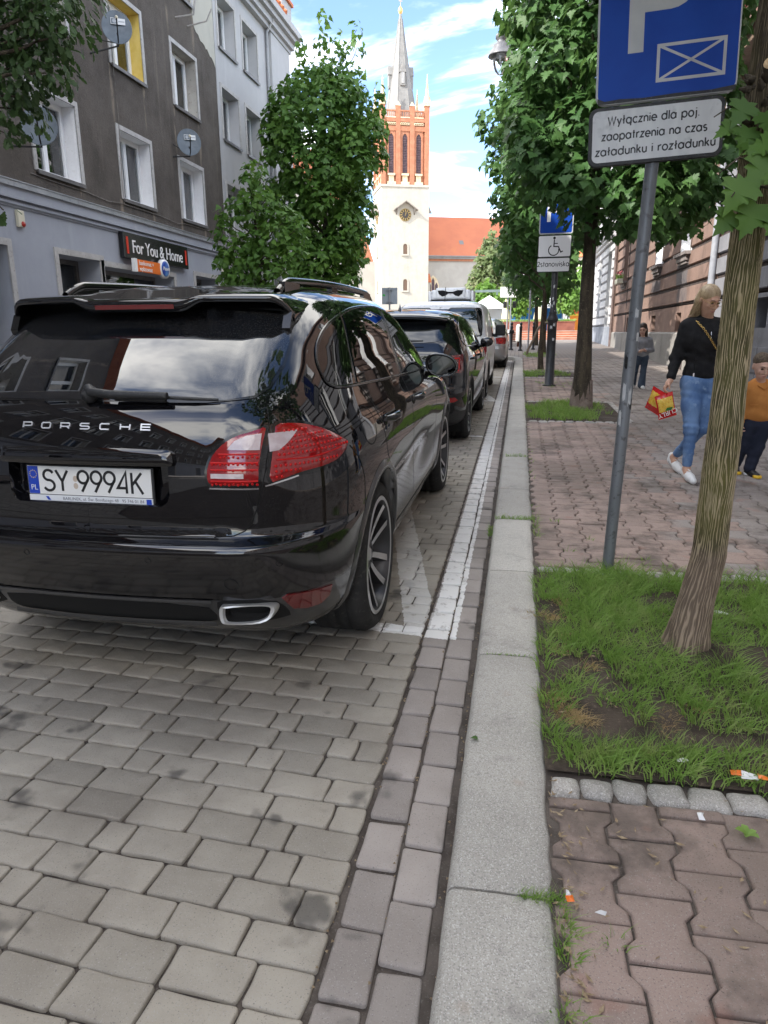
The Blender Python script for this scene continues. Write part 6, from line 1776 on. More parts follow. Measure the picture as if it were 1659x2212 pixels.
for s_ in (1, -1):
 sg_ = lambda P: [(s_ * u, v) for u, v in P][::s_]
 dg = 'diag' if s_ > 0 else 'diagl'
 li = patch(pbody, 'rear', sg_(smooth_poly(TI, 1)), 0.006, 'tail_lamp', m_blackgl, tailgate, 0.02, 0.004)
 patch(pbody, 'rear', sg_(smooth_poly(shrink(TI, 0.013), 1)), 0.009, 'lens', m_lens, li, 0.02, 0.004, dome=0.004)
 lo_ = patch(pbody, dg, sg_(smooth_poly(TO, 1)), 0.005, 'tail_lamp', m_blackgl, suv, 0.02, 0.004)
 patch(pbody, dg, sg_(smooth_poly(shrink(TO, 0.012), 1)), 0.008, 'lens', m_lens, lo_, 0.02, 0.004, dome=0.005)
 if s_ > 0:
  w_ = [(0.672, 1.098), (0.672, 1.043), (0.56, 1.046), (0.585, 1.075), (0.625, 1.092)]
  patch(pbody, 'rear', w_, 0.0135, 'reversing_lens', m_clear, li, 0.015, 0.002)
  w_ = [(0.50, 0.962), (0.62, 0.962), (0.62, 0.945), (0.50, 0.945)]
  patch(pbody, 'rear', w_, 0.0135, 'reversing_lens', m_clear, li, 0.015, 0.002)
  for zz in (1.03, 1.0, 0.975, 0.935):                       # moulded bars across the lens
   mb = MB(); seam(pbody, 'rear', [(0.50 if zz < 1.02 else 0.53, zz), (0.668, zz)], 0.007, 0.0135, mb, lift=0.003); mb.build('light_bar', m_lensb, li)
  mb = MB()
  for j in range(5):
   for i in range(11):
    x, z = 0.505 + i * 0.016, 0.922 + j * 0.024 + (0.003 if i % 2 else 0)
    if 0.94 < z < 0.972 or (z > 1.0 and x < 0.53): continue
    l, n_ = pbody.cast(Vector((x, -3, z)), Vector((0, 1, 0)))
    mb.lathe([(0.0055, 0), (0.004, 0.003), (0.001, 0.004)], 6, 0, T(*(l + n_ * 0.0125)) @ n_.to_track_quat('Z', 'Y').to_matrix().to_4x4())
  d_ = mb.build('diodes', m_lensb, li, 'stuff')
  O_, U_, V_, D_ = PROJ['diag']
  wo = [((x + y) * 0.70711, z) for x, y, z in ((0.706, -0.80, 1.096), (0.77, -0.7, 1.1), (0.75, -0.755, 1.06), (0.728, -0.785, 1.038), (0.706, -0.81, 1.035))]
  patch(pbody, 'diag', wo, 0.0135, 'reversing_lens', m_clear, lo_, 0.012, 0.002)
  mb = MB()
  for j in range(11):
   for i in range(20):
    u, z = -0.06 + i * 0.0185, 0.925 + j * 0.0195
    if not in_poly((u, z), shrink(TO, 0.028)) or in_poly((u, z), wo) or abs(z - 1.005) < 0.008: continue
    l, n_ = pbody.cast(O_ + U_ * u + V_ * z, D_)
    if l is None: continue
    mb.lathe([(0.0062, 0), (0.0045, 0.003), (0.001, 0.004)], 6, 0, T(*(l + n_ * 0.012)) @ n_.to_track_quat('Z', 'Y').to_matrix().to_4x4())
  mb.build('diodes', m_lensb, lo_, 'stuff')
  mb = MB(); seam(pbody, 'diag', [(-0.055, 1.005), (0.1, 1.0), (0.25, 1.012)], 0.006, 0.0125, mb, lift=0.003); mb.build('light_bar', m_lensb, lo_)
 mb = MB(); seam(pbody, 'rear', [(s_ * 0.49, 0.9065), (s_ * 0.67, 0.9055)], 0.006, 0.005, mb); seam(pbody, dg, [(s_ * u, v - 0.004) for u, v in TO[9:12]], 0.006, 0.004, mb); mb.build('lamp_trim', m_chrome, suv)
# reflector in the bumper, exhaust, diffuser slot, sensors, towing cover
RF = [((x + y) * 0.70711, z) for x, y, z in ((0.728, -0.822, 0.468), (0.745, -0.815, 0.48), (0.798, -0.75, 0.47), (0.87, -0.616, 0.453), (0.852, -0.61, 0.401), (0.824, -0.64, 0.378), (0.785, -0.701, 0.382), (0.75, -0.759, 0.4))]
for s_ in (1, -1):
 dg = 'diag' if s_ > 0 else 'diagl'
 patch(pbody, dg, [(s_ * u, v) for u, v in RF][::s_], 0.006, 'reflector', m_lensd, suv, 0.02, 0.006)
 ex = MB(); sec = smooth_poly([(-0.10, 0.045), (0.10, 0.045), (0.125, 0.02), (0.085, -0.05), (-0.085, -0.05), (-0.115, -0.03), (-0.115, 0.03)], 2)
 n = len(sec); vs = []
 for k, y in ((1.0, -0.60), (1.0, -0.90), (0.97, -0.918), (0.84, -0.918), (0.79, -0.905), (0.77, -0.74)):
  vs += [(s_ * 0.607 + u * k * s_ * 0.9, y + abs(u + 0.1) * 0.25 , 0.418 + v * k * 0.86) for u, v in sec]
 for j in range(5): ex.add(vs, [(j*n+i, j*n+(i+1) % n, (j+1)*n+(i+1) % n, (j+1)*n+i)[::-s_] for i in range(n)], 0 if j < 4 else 1, True)
 vs2 = [(s_ * 0.607 + u * 0.69 * s_, -0.865 + abs(u + 0.1) * 0.25, 0.418 + v * 0.66) for u, v in sec]; ex.add(vs2, [tuple(range(n))[::s_]], 1)
 ex.build('exhaust', [m_satin, m_well], suv)
 sk = smooth_poly([(s_ * 0.485, 0.355), (s_ * 0.48, 0.455), (s_ * 0.52, 0.473), (s_ * 0.70, 0.473), (s_ * 0.735, 0.40), (s_ * 0.73, 0.35)], 1)[::s_]
 patch(pbody, 'rear', sk, 0.002, 'exhaust_surround', m_gap, suv, 0.03, 0.002)
patch(pbody, 'rear', smooth_poly([(-0.44, 0.45), (0.44, 0.45), (0.47, 0.36), (0.40, 0.335), (-0.40, 0.335), (-0.47, 0.36)], 1), 0.002, 'diffuser_slot', m_gap, suv, 0.03, 0.002)
mb = MB(); seam(pbody, 'rear', [(-0.5, 0.462), (0.47, 0.462)], 0.02, 0.006, mb, lift=0.008); seam(pbody, 'rear', [(-0.45, 0.345), (0.0, 0.338), (0.45, 0.345)], 0.03, 0.012, mb, lift=0.012); mb.build('diffuser_lip', m_valance, suv)
for (x, z, r) in ((0.746, 0.628, 0.011), (0.267, 0.645, 0.011), (-0.24, 0.652, 0.011), (-0.74, 0.63, 0.011), (0.57, 0.552, 0.026)):
 mb = MB(); seam(pbody, 'rear', [(x + r * math.cos(a * PI / 10), z + r * math.sin(a * PI / 10)) for a in range(20)], 0.0025, 0.001, mb, closed=True, step=0.01); mb.build('parking_sensor' if r < 0.02 else 'towing_eye_cover', m_well, suv)
# roof spoiler
def sp_sec(x):
 s = abs(x) / 0.66
 mid = 1 - min(1, max(0, (abs(x) - 0.2) / 0.1)); mid = mid * mid * (3 - 2 * mid)
 dz = -0.006 * s ** 2 - 0.075 * max(0, (s - 0.86) / 0.14) ** 2.4
 dy = 0.07 * s ** 2.5 + 0.05 * max(0, (s - 0.88) / 0.12) ** 2
 yt = -0.435 + dy
 zt = 1.603 + dz - 0.016 * mid
 z0 = 1.642 - 0.05 * s ** 2.6
 zl = zt - 0.026 - 0.022 * mid
 return [(-0.02 + 0.02 * s ** 3, z0), (-0.14 + dy * .5, z0 - 0.004 + dz * .2), (-0.26 + dy * .9, zt + 0.02 - 0.006 * mid), (yt + 0.05, zt + 0.008), (yt + 0.012, zt + 0.002), (yt, zt - 0.006), (yt + 0.004, zl + 0.006), (yt + 0.02, zl), (yt + 0.08, zl + 0.004), (-0.285 + dy * .6, 1.56 + dz * 1.2 - 0.02 * s ** 2), (-0.25 + dy * .3, 1.53 + dz)]
mb = MB(); N_ = 64; vs = []; ns = 11
for i in range(N_ + 1):
 x = -0.66 + 1.32 * i / N_; vs += [(x, y, z) for y, z in sp_sec(x)]
mb.add(vs, [(i*ns+j, i*ns+j+1, (i+1)*ns+j+1, (i+1)*ns+j)[::-1] for i in range(N_) for j in range(ns - 1)], 0, True)
mb.add(vs[:ns], [tuple(range(ns))[::-1]], 0); mb.add(vs[-ns:], [tuple(range(ns))], 0)
spo = mb.build('roof_spoiler', m_blackpaint, suv)
for s_ in (1, -1):
 mb = MB(); fin = [(-0.33, 1.535), (-0.2, 1.54), (-0.17, 1.50), (-0.27, 1.42), (-0.33, 1.39), (-0.365, 1.47)]
 mb.prism(fin, 0, 0.035, 0, Matrix(((0, 0, s_, 0.655 * s_ - (0.035 * s_ if s_ > 0 else -0.035)), (1, 0, 0, 0), (0, 1, 0, 0), (0, 0, 0, 1))))
 mb.build('spoiler_fin', m_blackgl, spo)
mb = MB(); vs = []
for i in range(25):
 x = -0.18 + 0.36 * i / 24; s = sp_sec(x); a, b_ = s[5], s[6]
 vs += [(x, a[0] - 0.002, a[1] - 0.012), (x, b_[0] - 0.003, b_[1] + 0.006)]
mb.add(vs, [(2*i, 2*i+1, 2*i+3, 2*i+2) for i in range(24)], 0); mb.build('brake_light', m_lensd, spo)
# roof rails
for s_ in (1, -1):
 mb = MB(); P = []
 for u in np.linspace(0, 1, 40):
  y = -0.13 + 1.95 * u; e = min(1, min(u, 1 - u) / 0.09); e = math.sin(e * PI / 2)
  x = 0.535 - 0.012 * (2 * u - 1) ** 2
  zr = 1.636 + 0.03 * (1 - ((y - 0.8) / 1.2) ** 2)
  P.append((s_ * x, y, zr - 0.03 + 0.048 * e))
 vs = []; fs = []; oct_ = [(0.018 * math.cos(a), 0.021 * math.sin(a)) for a in np.linspace(0, 2 * PI, 13)[:-1]]
 for p in P:
  vs += [(p[0] + a, p[1], p[2] + b_) for a, b_ in oct_]
 for i in range(39):
  for k in range(12): fs.append((i*12+k, i*12+(k+1) % 12, (i+1)*12+(k+1) % 12, (i+1)*12+k)[::-1])
 mb.add(vs, fs, 0, True)
 mb.box((s_ * 0.535 - 0.015, 0.7, 1.62), (s_ * 0.535 + 0.015, 0.82, 1.69), 0)
 for y0, y1 in ((-0.08, 0.14), (1.52, 1.72)): mb.box((s_ * 0.53 - 0.014, y0, 1.6), (s_ * 0.53 + 0.014, y1, 1.668), 0)
 mb.build('roof_rail', m_blackgl, suv)
# wiper
mb = MB(); mb.lathe([(0.03, 0), (0.03, 0.03), (0.02, 0.045), (0.001, 0.047)], 14, 0, T(-0.01, -0.775, 1.24) @ RX(PI / 2 + 0.3))
mb.tube([(-0.01, -0.80, 1.262), (0.01, -0.818, 1.248), (0.1, -0.822, 1.239), (0.315, -0.805, 1.235)], [0.018, 0.017, 0.017, 0.014], 8)
mb.tube([(0.1, -0.80, 1.222), (0.3, -0.79, 1.218)], [0.01, 0.012], 6)
mb.tube([(0.28, -0.79, 1.228), (0.40, -0.785, 1.224), (0.50, -0.768, 1.219)], [0.008, 0.007, 0.006], 6); mb.build('wiper', m_trimblk, tailgate)
# door handles, mirrors
for s_ in (1, -1):
 for y in (0.27, 1.18):
  l, n_ = pbody.cast(Vector((s_ * 3, y, 1.03)), Vector((-s_, 0, 0)))
  mb = MB(); b_ = l.x
  mb.tube([(b_ + s_ * 0.005, y - 0.115, 1.03), (b_ + s_ * 0.038, y - 0.085, 1.033), (b_ + s_ * 0.045, y, 1.034), (b_ + s_ * 0.036, y + 0.09, 1.032), (b_ + s_ * 0.004, y + 0.115, 1.03)], [0.012, 0.02, 0.021, 0.019, 0.012], 10)
  mb.lathe([(0.03, 0), (0.026, 0.012), (0.001, 0.016)], 12, 0, T(b_, y - 0.105, 1.02) @ RY(s_ * PI / 2)); hd = mb.build('door_handle', m_blackpaint, suv)
 mr = MB(); sec = []; n = 20
 cx, cy, cz = s_ * 1.02, 2.0, 1.17
 rows = []
 for k, (yy, sc_) in enumerate(((-0.055, 0.9), (-0.058, 0.98), (-0.045, 1.03), (0.0, 1.0), (0.06, 0.84), (0.11, 0.5), (0.13, 0.1))):
  for i in range(n):
   a = 2 * PI * i / n; ca_, sa_ = math.cos(a), math.sin(a)
   ux = 0.118 * (abs(ca_) ** 0.8) * (1 if ca_ > 0 else -1); uz = 0.083 * (abs(sa_) ** 0.85) * (1 if sa_ > 0 else -1)
   uz += 0.018 * (-ux / 0.118) * 1.0
   if uz < 0: uz *= 1 - 0.25 * max(0, ux / 0.118)
   rows.append((cx + s_ * ux * sc_, cy + yy, cz + uz * sc_))
 mr.add(rows, [(k*n+i, k*n+(i+1) % n, (k+1)*n+(i+1) % n, (k+1)*n+i)[::s_] for k in range(6) for i in range(n)], 0, True)
 mr.tube([(s_ * 0.88, 2.02, 1.13), (s_ * 0.96, 2.01, 1.12)], [0.04, 0.03], 8)
 mo = mr.build('door_mirror', [m_blackpaint], suv)
 mg = MB(); g = [(cx + (p[0] - cx) * 0.92, cy - 0.052, cz + (p[2] - cz) * 0.92) for p in rows[:n]]
 mg.add(g, [tuple(range(n))[::s_]], 0); mg.build('mirror_glass', pmat('mirror glass', (0.035, 0.037, 0.04), 0.02, metal=1.0), mo)
# marque letters across the tailgate, squared and widely spaced
m_badge = pmat('satin badge metal', (0.8, 0.8, 0.82), 0.4, metal=0.8)
LT = {'P': [[(0, 0), (0, 1), (1.5, 1), (1.7, .85), (1.7, .5), (1.5, .36), (0.1, .36)]], 'O': [[(0.2, 0), (1.5, 0), (1.7, .18), (1.7, .82), (1.5, 1), (0.2, 1), (0, .82), (0, .18), (0.2, 0)]],
 'R': [[(0, 0), (0, 1), (1.5, 1), (1.7, .85), (1.7, .52), (1.5, .38), (0.1, .38)], [(1.1, .38), (1.7, 0)]], 'S': [[(1.7, 1), (0.2, 1), (0, .86), (0, .62), (0.2, .5), (1.5, .5), (1.7, .38), (1.7, .14), (1.5, 0), (0, 0)]],
 'C': [[(1.7, 1), (0.2, 1), (0, .82), (0, .18), (0.2, 0), (1.7, 0)]], 'H': [[(0, 0), (0, 1)], [(1.7, 0), (1.7, 1)], [(0, .5), (1.7, .5)]], 'E': [[(1.7, 1), (0, 1), (0, 0), (1.7, 0)], [(0, .5), (1.6, .5)]]}
for i, ch in enumerate('PORSCHE'):
 x = -0.252 + 0.0825 * i
 l, n_ = pbody.cast(Vector((x, -3, 1.112)), Vector((0, 1, 0)))
 zax = n_; xax = Vector((1, 0, 0)) - zax * zax.x; xax.normalize(); yax = zax.cross(xax)
 p0 = l + n_ * 0.0045
 M4 = Matrix(((xax.x, yax.x, zax.x, p0.x), (xax.y, yax.y, zax.y, p0.y), (xax.z, yax.z, zax.z, p0.z), (0, 0, 0, 1)))
 mb = MB()
 for st_ in LT[ch]: stroke(mb, [(p[0] * 0.022 - 0.0185, p[1] * 0.021) for p in st_], 0.0046, 0, M4, 0.004)
 mb.build('badge_letter', m_badge, tailgate)
# licence plate
m_plate = pmat('plate white', (0.72, 0.72, 0.70), 0.35); m_eu = pmat('plate blue', (0.01, 0.05, 0.4), 0.35); m_ink = pmat('plate black', (0.012, 0.012, 0.013), 0.4); m_yel = pmat('star yellow', (0.8, 0.6, 0.05), 0.4)
plate = empty('licence_plate', (0, 0, 0)); plate.parent = tailgate
PM = T(0, -0.882, 0.913) @ RX(PI / 2 - 0.05)
mb = MB(); mb.box((-0.268, -0.082, -0.012), (0.268, 0.063, -0.002), 0, PM, 0.004); mb.build('plate_frame', m_trimblk, plate)
mb = MB(); mb.box((-0.26, -0.052, -0.004), (0.26, 0.058, 0.001), 0, PM, 0.0015); mb.build('plate_sheet', m_plate, plate)
mb = MB(); mb.box((-0.26, -0.079, -0.004), (0.262, -0.0545, 0.0025), 0, PM); mb.build('dealer_strip', pmat('strip white', (0.66, 0.68, 0.7), 0.4), plate)
mb = MB(); mb.box((-0.2585, -0.0505, 0.001), (-0.214, 0.0565, 0.0016), 0, PM); mb.build('blue_band', m_eu, plate)
mb = MB(); stroke_text(mb, 'SY', 0.0565, 0.0098, 0.16, False, 0, PM @ T(-0.194, -0.037, 0.0012), 0.98, 0.0012); stroke_text(mb, '9994K', 0.0565, 0.0098, 0.165, False, 0, PM @ T(-0.046, -0.037, 0.0012), 0.98, 0.0012); mb.build('characters', m_ink, plate)
mb = MB()
for k in range(12):
 a = k * PI / 6; mb.prism([((0.0028 if q % 2 == 0 else 0.0013) * math.sin(q * PI / 5) - 0.236 + 0.0145 * math.cos(a), (0.0028 if q % 2 == 0 else 0.0013) * math.cos(q * PI / 5) + 0.026 + 0.0145 * math.sin(a)) for q in range(10)][::-1], 0.0016, 0.002, 0, PM)
mb.build('stars', m_yel, plate)
mb = MB(); vs, fs = text_mesh('PL', 0.03, 0.0003); mb.add(vs, fs, 0, False, PM @ T(-0.236, -0.027, 0.0018)); mb.build('country_letters', m_plate, plate)
mb = MB(); mb.prism([(0.012 * math.cos(a * PI / 6) * 0.8, 0.012 * math.sin(a * PI / 6)) for a in range(12)], 0, 0.0004, 0, PM @ T(-0.0565, 0.012, 0.001)); mb.prism([(0.012 * math.cos(a * PI / 6) * 0.8, 0.012 * math.sin(a * PI / 6)) for a in range(12)], 0, 0.0004, 0, PM @ T(-0.0565, -0.016, 0.001)); mb.build('hologram', pmat('hologram', (0.5, 0.42, 0.34), 0.3), plate)
mb = MB(); vs, fs = text_mesh('BARLINEK, ul. Św. Bonifacego 48   95 746 01 84', 0.0172, 0.0002, spacing=1.0); mb.add(vs, fs, 0, False, PM @ T(0.055, -0.067, 0.0028)); mb.build('dealer_lettering', pmat('grey print', (0.12, 0.13, 0.15), 0.5), plate)
mb = MB(); mb.box((0.236, -0.0765, 0.0024), (0.257, -0.057, 0.003), 0, PM); mb.prism([(-0.19, -0.06), (-0.178, -0.06), (-0.168, -0.074), (-0.18, -0.074)][::-1], 0.0024, 0.003, 0, PM); mb.build('dealer_emblem', m_eu, plate)
m_blk2 = pmat('glossy black paint', (0.005, 0.005, 0.006), 0.25, spec=0.0, coat=1.0, coat_rough=0.015); bsdf(m_blk2).inputs['Coat IOR'].default_value = 1.7
m_wht = nmat('white van paint', (0.76, 0.77, 0.78), (0.8, 0.81, 0.82), 1.5, 0.35, (0.55, 0.55, 0.54), 20, 0, spec=0.5, world=False, coat=0.6)
m_slv = pmat('silver metallic', (0.36, 0.36, 0.37), 0.3, metal=0.7, coat=1.0)
def car(name, label, st, pos, yaw, paint, base, lower_z, rear_win, dlo, lamps, wheel_x, Rw=0.35, rim=0.26, lowmat=None, crown=0.085, ar=0.4, frame=None, divs=(), fork=True, cat='car', spk=5):
 body = Body(st, 3, 2.5, 2.3, crown, 0.22, 0.04, None, 60)
 root = empty(name, (pos[0], pos[1], gz(pos[1])), (math.atan(SLOPE), 0, yaw), label, cat)
 arches = (0.0, base); zc = Rw + 0.01
 split_shell(body, root, [paint, lowmat or m_valance], [('lower_trim', 1, lambda c: c.z < lower_z), ('bumper', 0, lambda c: c.z < 0.62 and c.y < -0.3), ('body', 0, lambda c: True)], arches, ar, zc)
 wells(root, arches, wheel_x, zc, ar + 0.02, 0.22, st[0][1], st[0][2])
 for s in (1, -1):
  for y in arches:
   arch_lip(root, body, y, zc, ar, 0.03, lowmat or paint, s, 0.006)
   add_wheel(root, wheel_x * s, y, s, Rw, rim, 0.24, spk, fork)
 half = rear_win; patch(body, 'rear', half + mir(half)[(1 if half[-1][0] == 0 else 0):(-1 if half[0][0] == 0 else None)], 0.004, 'rear_window', m_cargl, root, 0.04, 0.003)
 for s in (1, -1):
  pr = 'right' if s > 0 else 'left'; D_ = smooth_poly(dlo, 2)
  patch(body, pr, D_, 0.004, 'side_window', m_sidegl, root, 0.05, 0.003)
  mb = MB(); seam(body, pr, D_, 0.022, 0.006, mb, closed=True, lift=0.004); mb.build('window_trim', frame or m_blackgl, root)
  mb = MB()
  for p, q, w in divs: seam(body, pr, [p, q], w, 0.007, mb)
  if divs: mb.build('pillar', m_blackgl, root)
 return root, body
AST = [
 (0.20, -0.50, 3.30, 0.78, 0.3, 0.4, 0.4, 0.5), (0.27, -0.72, 3.55, 0.88, 0.35, 0.45, 0.4, 0.5), (0.38, -0.82, 3.66, 0.925, 0.38, 0.5, 0.45, 0.6), (0.52, -0.885, 3.70, 0.94, 0.38, 0.5, 0.5, 0.7),
 (0.64, -0.90, 3.70, 0.945, 0.38, 0.5, 0.5, 0.7), (0.70, -0.885, 3.70, 0.947, 0.38, 0.5, 0.5, 0.7), (0.73, -0.86, 3.69, 0.947, 0.38, 0.5, 0.5, 0.7), (0.86, -0.86, 3.62, 0.947, 0.38, 0.5, 0.5, 0.75),
 (0.98, -0.85, 3.42, 0.938, 0.38, 0.52, 0.5, 0.8), (1.05, -0.83, 3.05, 0.925, 0.37, 0.53, 0.45, 0.6), (1.12, -0.80, 2.5, 0.90, 0.36, 0.54, 0.4, 0.34), (1.20, -0.745, 2.28, 0.868, 0.34, 0.54, 0.4, 0.3),
 (1.28, -0.655, 2.12, 0.838, 0.33, 0.52, 0.4, 0.28), (1.38, -0.525, 1.92, 0.792, 0.32, 0.48, 0.4, 0.26), (1.46, -0.41, 1.74, 0.748, 0.31, 0.46, 0.4, 0.25), (1.52, -0.31, 1.58, 0.70, 0.3, 0.44, 0.4, 0.25),
 (1.56, -0.21, 1.42, 0.645, 0.3, 0.42, 0.4, 0.25), (1.59, -0.08, 1.2, 0.55, 0.28, 0.36, 0.3, 0.25), (1.61, 0.1, 1.0, 0.40, 0.2, 0.2, 0.2, 0.2), (1.617, 0.3, 0.8, 0.2, 0.1, 0.1, 0.1, 0.1)]
ADLO = [(-0.34, 1.24), (-0.30, 1.32), (-0.14, 1.41), (0.1, 1.475), (0.5, 1.515), (1.0, 1.515), (1.4, 1.45), (1.75, 1.31), (1.95, 1.17), (1.96, 1.12), (0.8, 1.14), (-0.1, 1.17), (-0.26, 1.185)]
aud, ab = car('parked_car', 'glossy black sport utility car with chrome window line parked in front of the dusty one', AST, (-1.51, 9.02), -0.012, m_blk2, 2.82, 0.42,
 [(0.0, 1.225), (0.4, 1.222), (0.58, 1.235), (0.63, 1.28), (0.635, 1.36), (0.61, 1.44), (0.5, 1.47), (0.0, 1.485)], ADLO, None, 0.915, 0.365, 0.275, m_trimblk, frame=m_chrome,
 divs=(((0.92, 1.14), (0.98, 1.51), 0.05), ((0.0, 1.17), (0.16, 1.48), 0.03)), ar=0.405)
mb = MB(); N_ = 40; vs = []
for i in range(N_ + 1):
 x = -0.66 + 1.32 * i / N_; s = abs(x) / 0.66
 vs += [(x, -0.22 + 0.05 * s, 1.57 - 0.05 * s ** 2), (x, -0.52 + 0.1 * s ** 3, 1.535 - 0.05 * s ** 3), (x, -0.525 + 0.1 * s ** 3, 1.515 - 0.05 * s ** 3), (x, -0.42 + 0.06 * s, 1.49 - 0.05 * s ** 2)]
mb.add(vs, [(4*i+j, 4*i+4+j, 4*i+5+j, 4*i+1+j) for i in range(N_) for j in range(3)], 0, True); mb.build('roof_spoiler', m_blk2, aud)
for s in (1, -1):
 P = [(0.50, 1.06), (0.865, 1.085), (0.875, 0.90), (0.845, 0.875), (0.74, 0.90), (0.62, 0.93), (0.50, 0.955)]
 L = patch(ab, 'rear', [(s * x, z) for x, z in P][::s], 0.006, 'tail_lamp', m_lensd, aud, 0.02, 0.006)
 mb = MB(); seam(ab, 'rear', [(s * 0.52, 1.035), (s * 0.70, 1.035), (s * 0.66, 0.985), (s * 0.77, 0.965), (s * 0.72, 0.92)], 0.016, 0.0075, mb, lift=0.003); seam(ab, 'rear', [(s * 0.72, 1.04), (s * 0.83, 1.045), (s * 0.83, 0.93)], 0.016, 0.0075, mb, lift=0.003); seam(ab, 'rear', [(s * 0.6, 0.95), (s * 0.83, 0.91)], 0.012, 0.0075, mb, lift=0.003)
 mb.build('light_bar', m_lensb, L)
 patch(ab, 'rear', [(s * x, z) for x, z in [(0.52, 0.60), (0.80, 0.60), (0.83, 0.565), (0.79, 0.545), (0.52, 0.55)]][::s], 0.006, 'fog_lamp', m_lens, aud, 0.03, 0.004)
 patch(ab, 'rear', [(s * x, z) for x, z in [(0.5, 0.53), (0.80, 0.525), (0.78, 0.42), (0.72, 0.385), (0.5, 0.385)]][::s], 0.003, 'bumper_grille', m_well, aud, 0.03, 0.003)
 mb = MB()
 for z in (0.41, 0.44, 0.47, 0.5): seam(ab, 'rear', [(s * 0.52, z), (s * 0.76, z)], 0.008, 0.006, mb, lift=0.004)
 mb.build('grille_slat', m_blackgl, aud)
 mr = MB(); mr.lathe([(0.001, -0.07), (0.06, -0.062), (0.078, -0.03), (0.08, 0.02), (0.06, 0.1), (0.001, 0.14)], 16, 0, T(s * 1.0, 1.95, 1.15) @ RX(-PI / 2) @ S3(1.25, 0.95, 1)); mr.tube([(s * 0.88, 1.98, 1.1), (s * 0.97, 1.97, 1.1)], 0.03, 8); mr.build('door_mirror', m_blk2, aud)
 for y in (0.3, 1.2):
  l, n_ = ab.cast(Vector((s * 3, y, 1.0)), Vector((-s, 0, 0))); mb = MB(); mb.tube([(l.x, y - 0.1, 1.0), (l.x + s * 0.035, y - 0.07, 1.003), (l.x + s * 0.035, y + 0.07, 1.003), (l.x, y + 0.1, 1.0)], 0.014, 8); mb.build('door_handle', m_blk2, aud)
for pr, P in (('right', [(0.05, 1.17), (0.1, 1.0), (0.12, 0.86), (0.33, 0.7)]), ('right', [(0.95, 1.14), (0.98, 0.9), (1.05, 0.5)]), ('right', [(1.98, 1.12), (2.05, 0.9), (2.05, 0.5)]), ('rear', [(0.60, 1.2), (0.66, 1.09), (0.64, 0.9), (0.6, 0.72), (0.0, 0.705)])):
 mb = MB(); seam(ab, pr, smooth_poly(P, 2, False), 0.006, 0.0014, mb); mb.build('panel_gap', m_gap, aud)
mb = MB(); mb.add([(0, 0.0, 1.6), (0, 0.22, 1.61), (0, 0.05, 1.69), (0.02, 0.02, 1.6), (-0.02, 0.02, 1.6)], [(3, 1, 2), (1, 4, 2), (4, 3, 2)], 0, True); mb.build('roof_fin', m_blk2, aud)
mb = MB(); mb.tube([(-0.03, -0.80, 1.235), (0.02, -0.80, 1.245), (0.42, -0.765, 1.25)], [0.02, 0.012, 0.008], 8); mb.build('wiper', m_trimblk, aud)
VST = [(0.22, -0.58, 3.2, 0.80, 0.15, 0.2, 0.4, 0.5), (0.32, -0.70, 3.4, 0.875, 0.16, 0.2, 0.4, 0.5), (0.5, -0.765, 3.5, 0.892, 0.16, 0.2, 0.45, 0.6), (0.58, -0.775, 3.5, 0.895, 0.16, 0.2, 0.45, 0.6), (0.62, -0.74, 3.5, 0.895, 0.13, 0.17, 0.45, 0.6),
 (0.9, -0.738, 3.4, 0.897, 0.13, 0.17, 0.45, 0.6), (1.02, -0.735, 3.15, 0.893, 0.13, 0.17, 0.45, 0.5), (1.12, -0.73, 2.75, 0.885, 0.13, 0.17, 0.4, 0.35), (1.22, -0.725, 2.5, 0.874, 0.13, 0.17, 0.4, 0.3), (1.40, -0.715, 2.25, 0.848, 0.13, 0.17, 0.4, 0.25),
 (1.56, -0.70, 2.0, 0.815, 0.13, 0.18, 0.4, 0.25), (1.68, -0.675, 1.8, 0.775, 0.14, 0.2, 0.4, 0.25), (1.74, -0.63, 1.65, 0.73, 0.2, 0.25, 0.35, 0.25), (1.78, -0.54, 1.5, 0.64, 0.25, 0.3, 0.3, 0.25), (1.80, -0.4, 1.3, 0.48, 0.2, 0.2, 0.2, 0.2), (1.808, -0.2, 1.1, 0.24, 0.1, 0.1, 0.1, 0.1)]
van, vb = car('parked_van', 'white delivery van with white cooling unit on its roof', VST, (-1.44, 13.78), -0.004, m_wht, 2.68, 0.36,
 [(0.02, 1.19), (0.72, 1.19), (0.755, 1.22), (0.74, 1.62), (0.70, 1.655), (0.02, 1.66)], [(0.95, 1.15), (0.97, 1.56), (1.3, 1.58), (1.7, 1.5), (2.2, 1.2), (2.25, 1.12), (1.0, 1.13)], None, 0.855, 0.32, 0.22, m_trimblk, crown=0.03, ar=0.37, cat='van')
mb = MB(); seam(vb, 'rear', [(0.0, 0.62), (0.0, 1.7)], 0.008, 0.002, mb); mb.build('door_gap', m_gap, van)
for s in (1, -1):
 mb = MB(); seam(vb, 'rear', smooth_poly([(s*0.03, 1.18), (s*0.73, 1.18), (s*0.77, 1.22), (s*0.75, 1.63), (s*0.70, 1.67), (s*0.03, 1.67)], 1), 0.03, 0.006, mb, closed=True, lift=0.005); mb.build('window_seal', m_blackgl, van)
 patch(vb, 'rear', [(s * x, z) for x, z in [(0.76, 1.1), (0.86, 1.1), (0.87, 0.75), (0.78, 0.75)]][::s], 0.006, 'tail_lamp', m_lens, van, 0.03, 0.005)
 mr = MB(); mr.box((s * 1.02 - 0.11, 1.93, 1.12), (s * 1.02 + 0.11, 2.03, 1.36), 0, None, 0.04); mr.box((s * 0.94 - 0.08, 1.96, 1.1), (s * 0.94 + 0.02, 2.0, 1.16), 0); mr.build('door_mirror', m_trimblk, van)
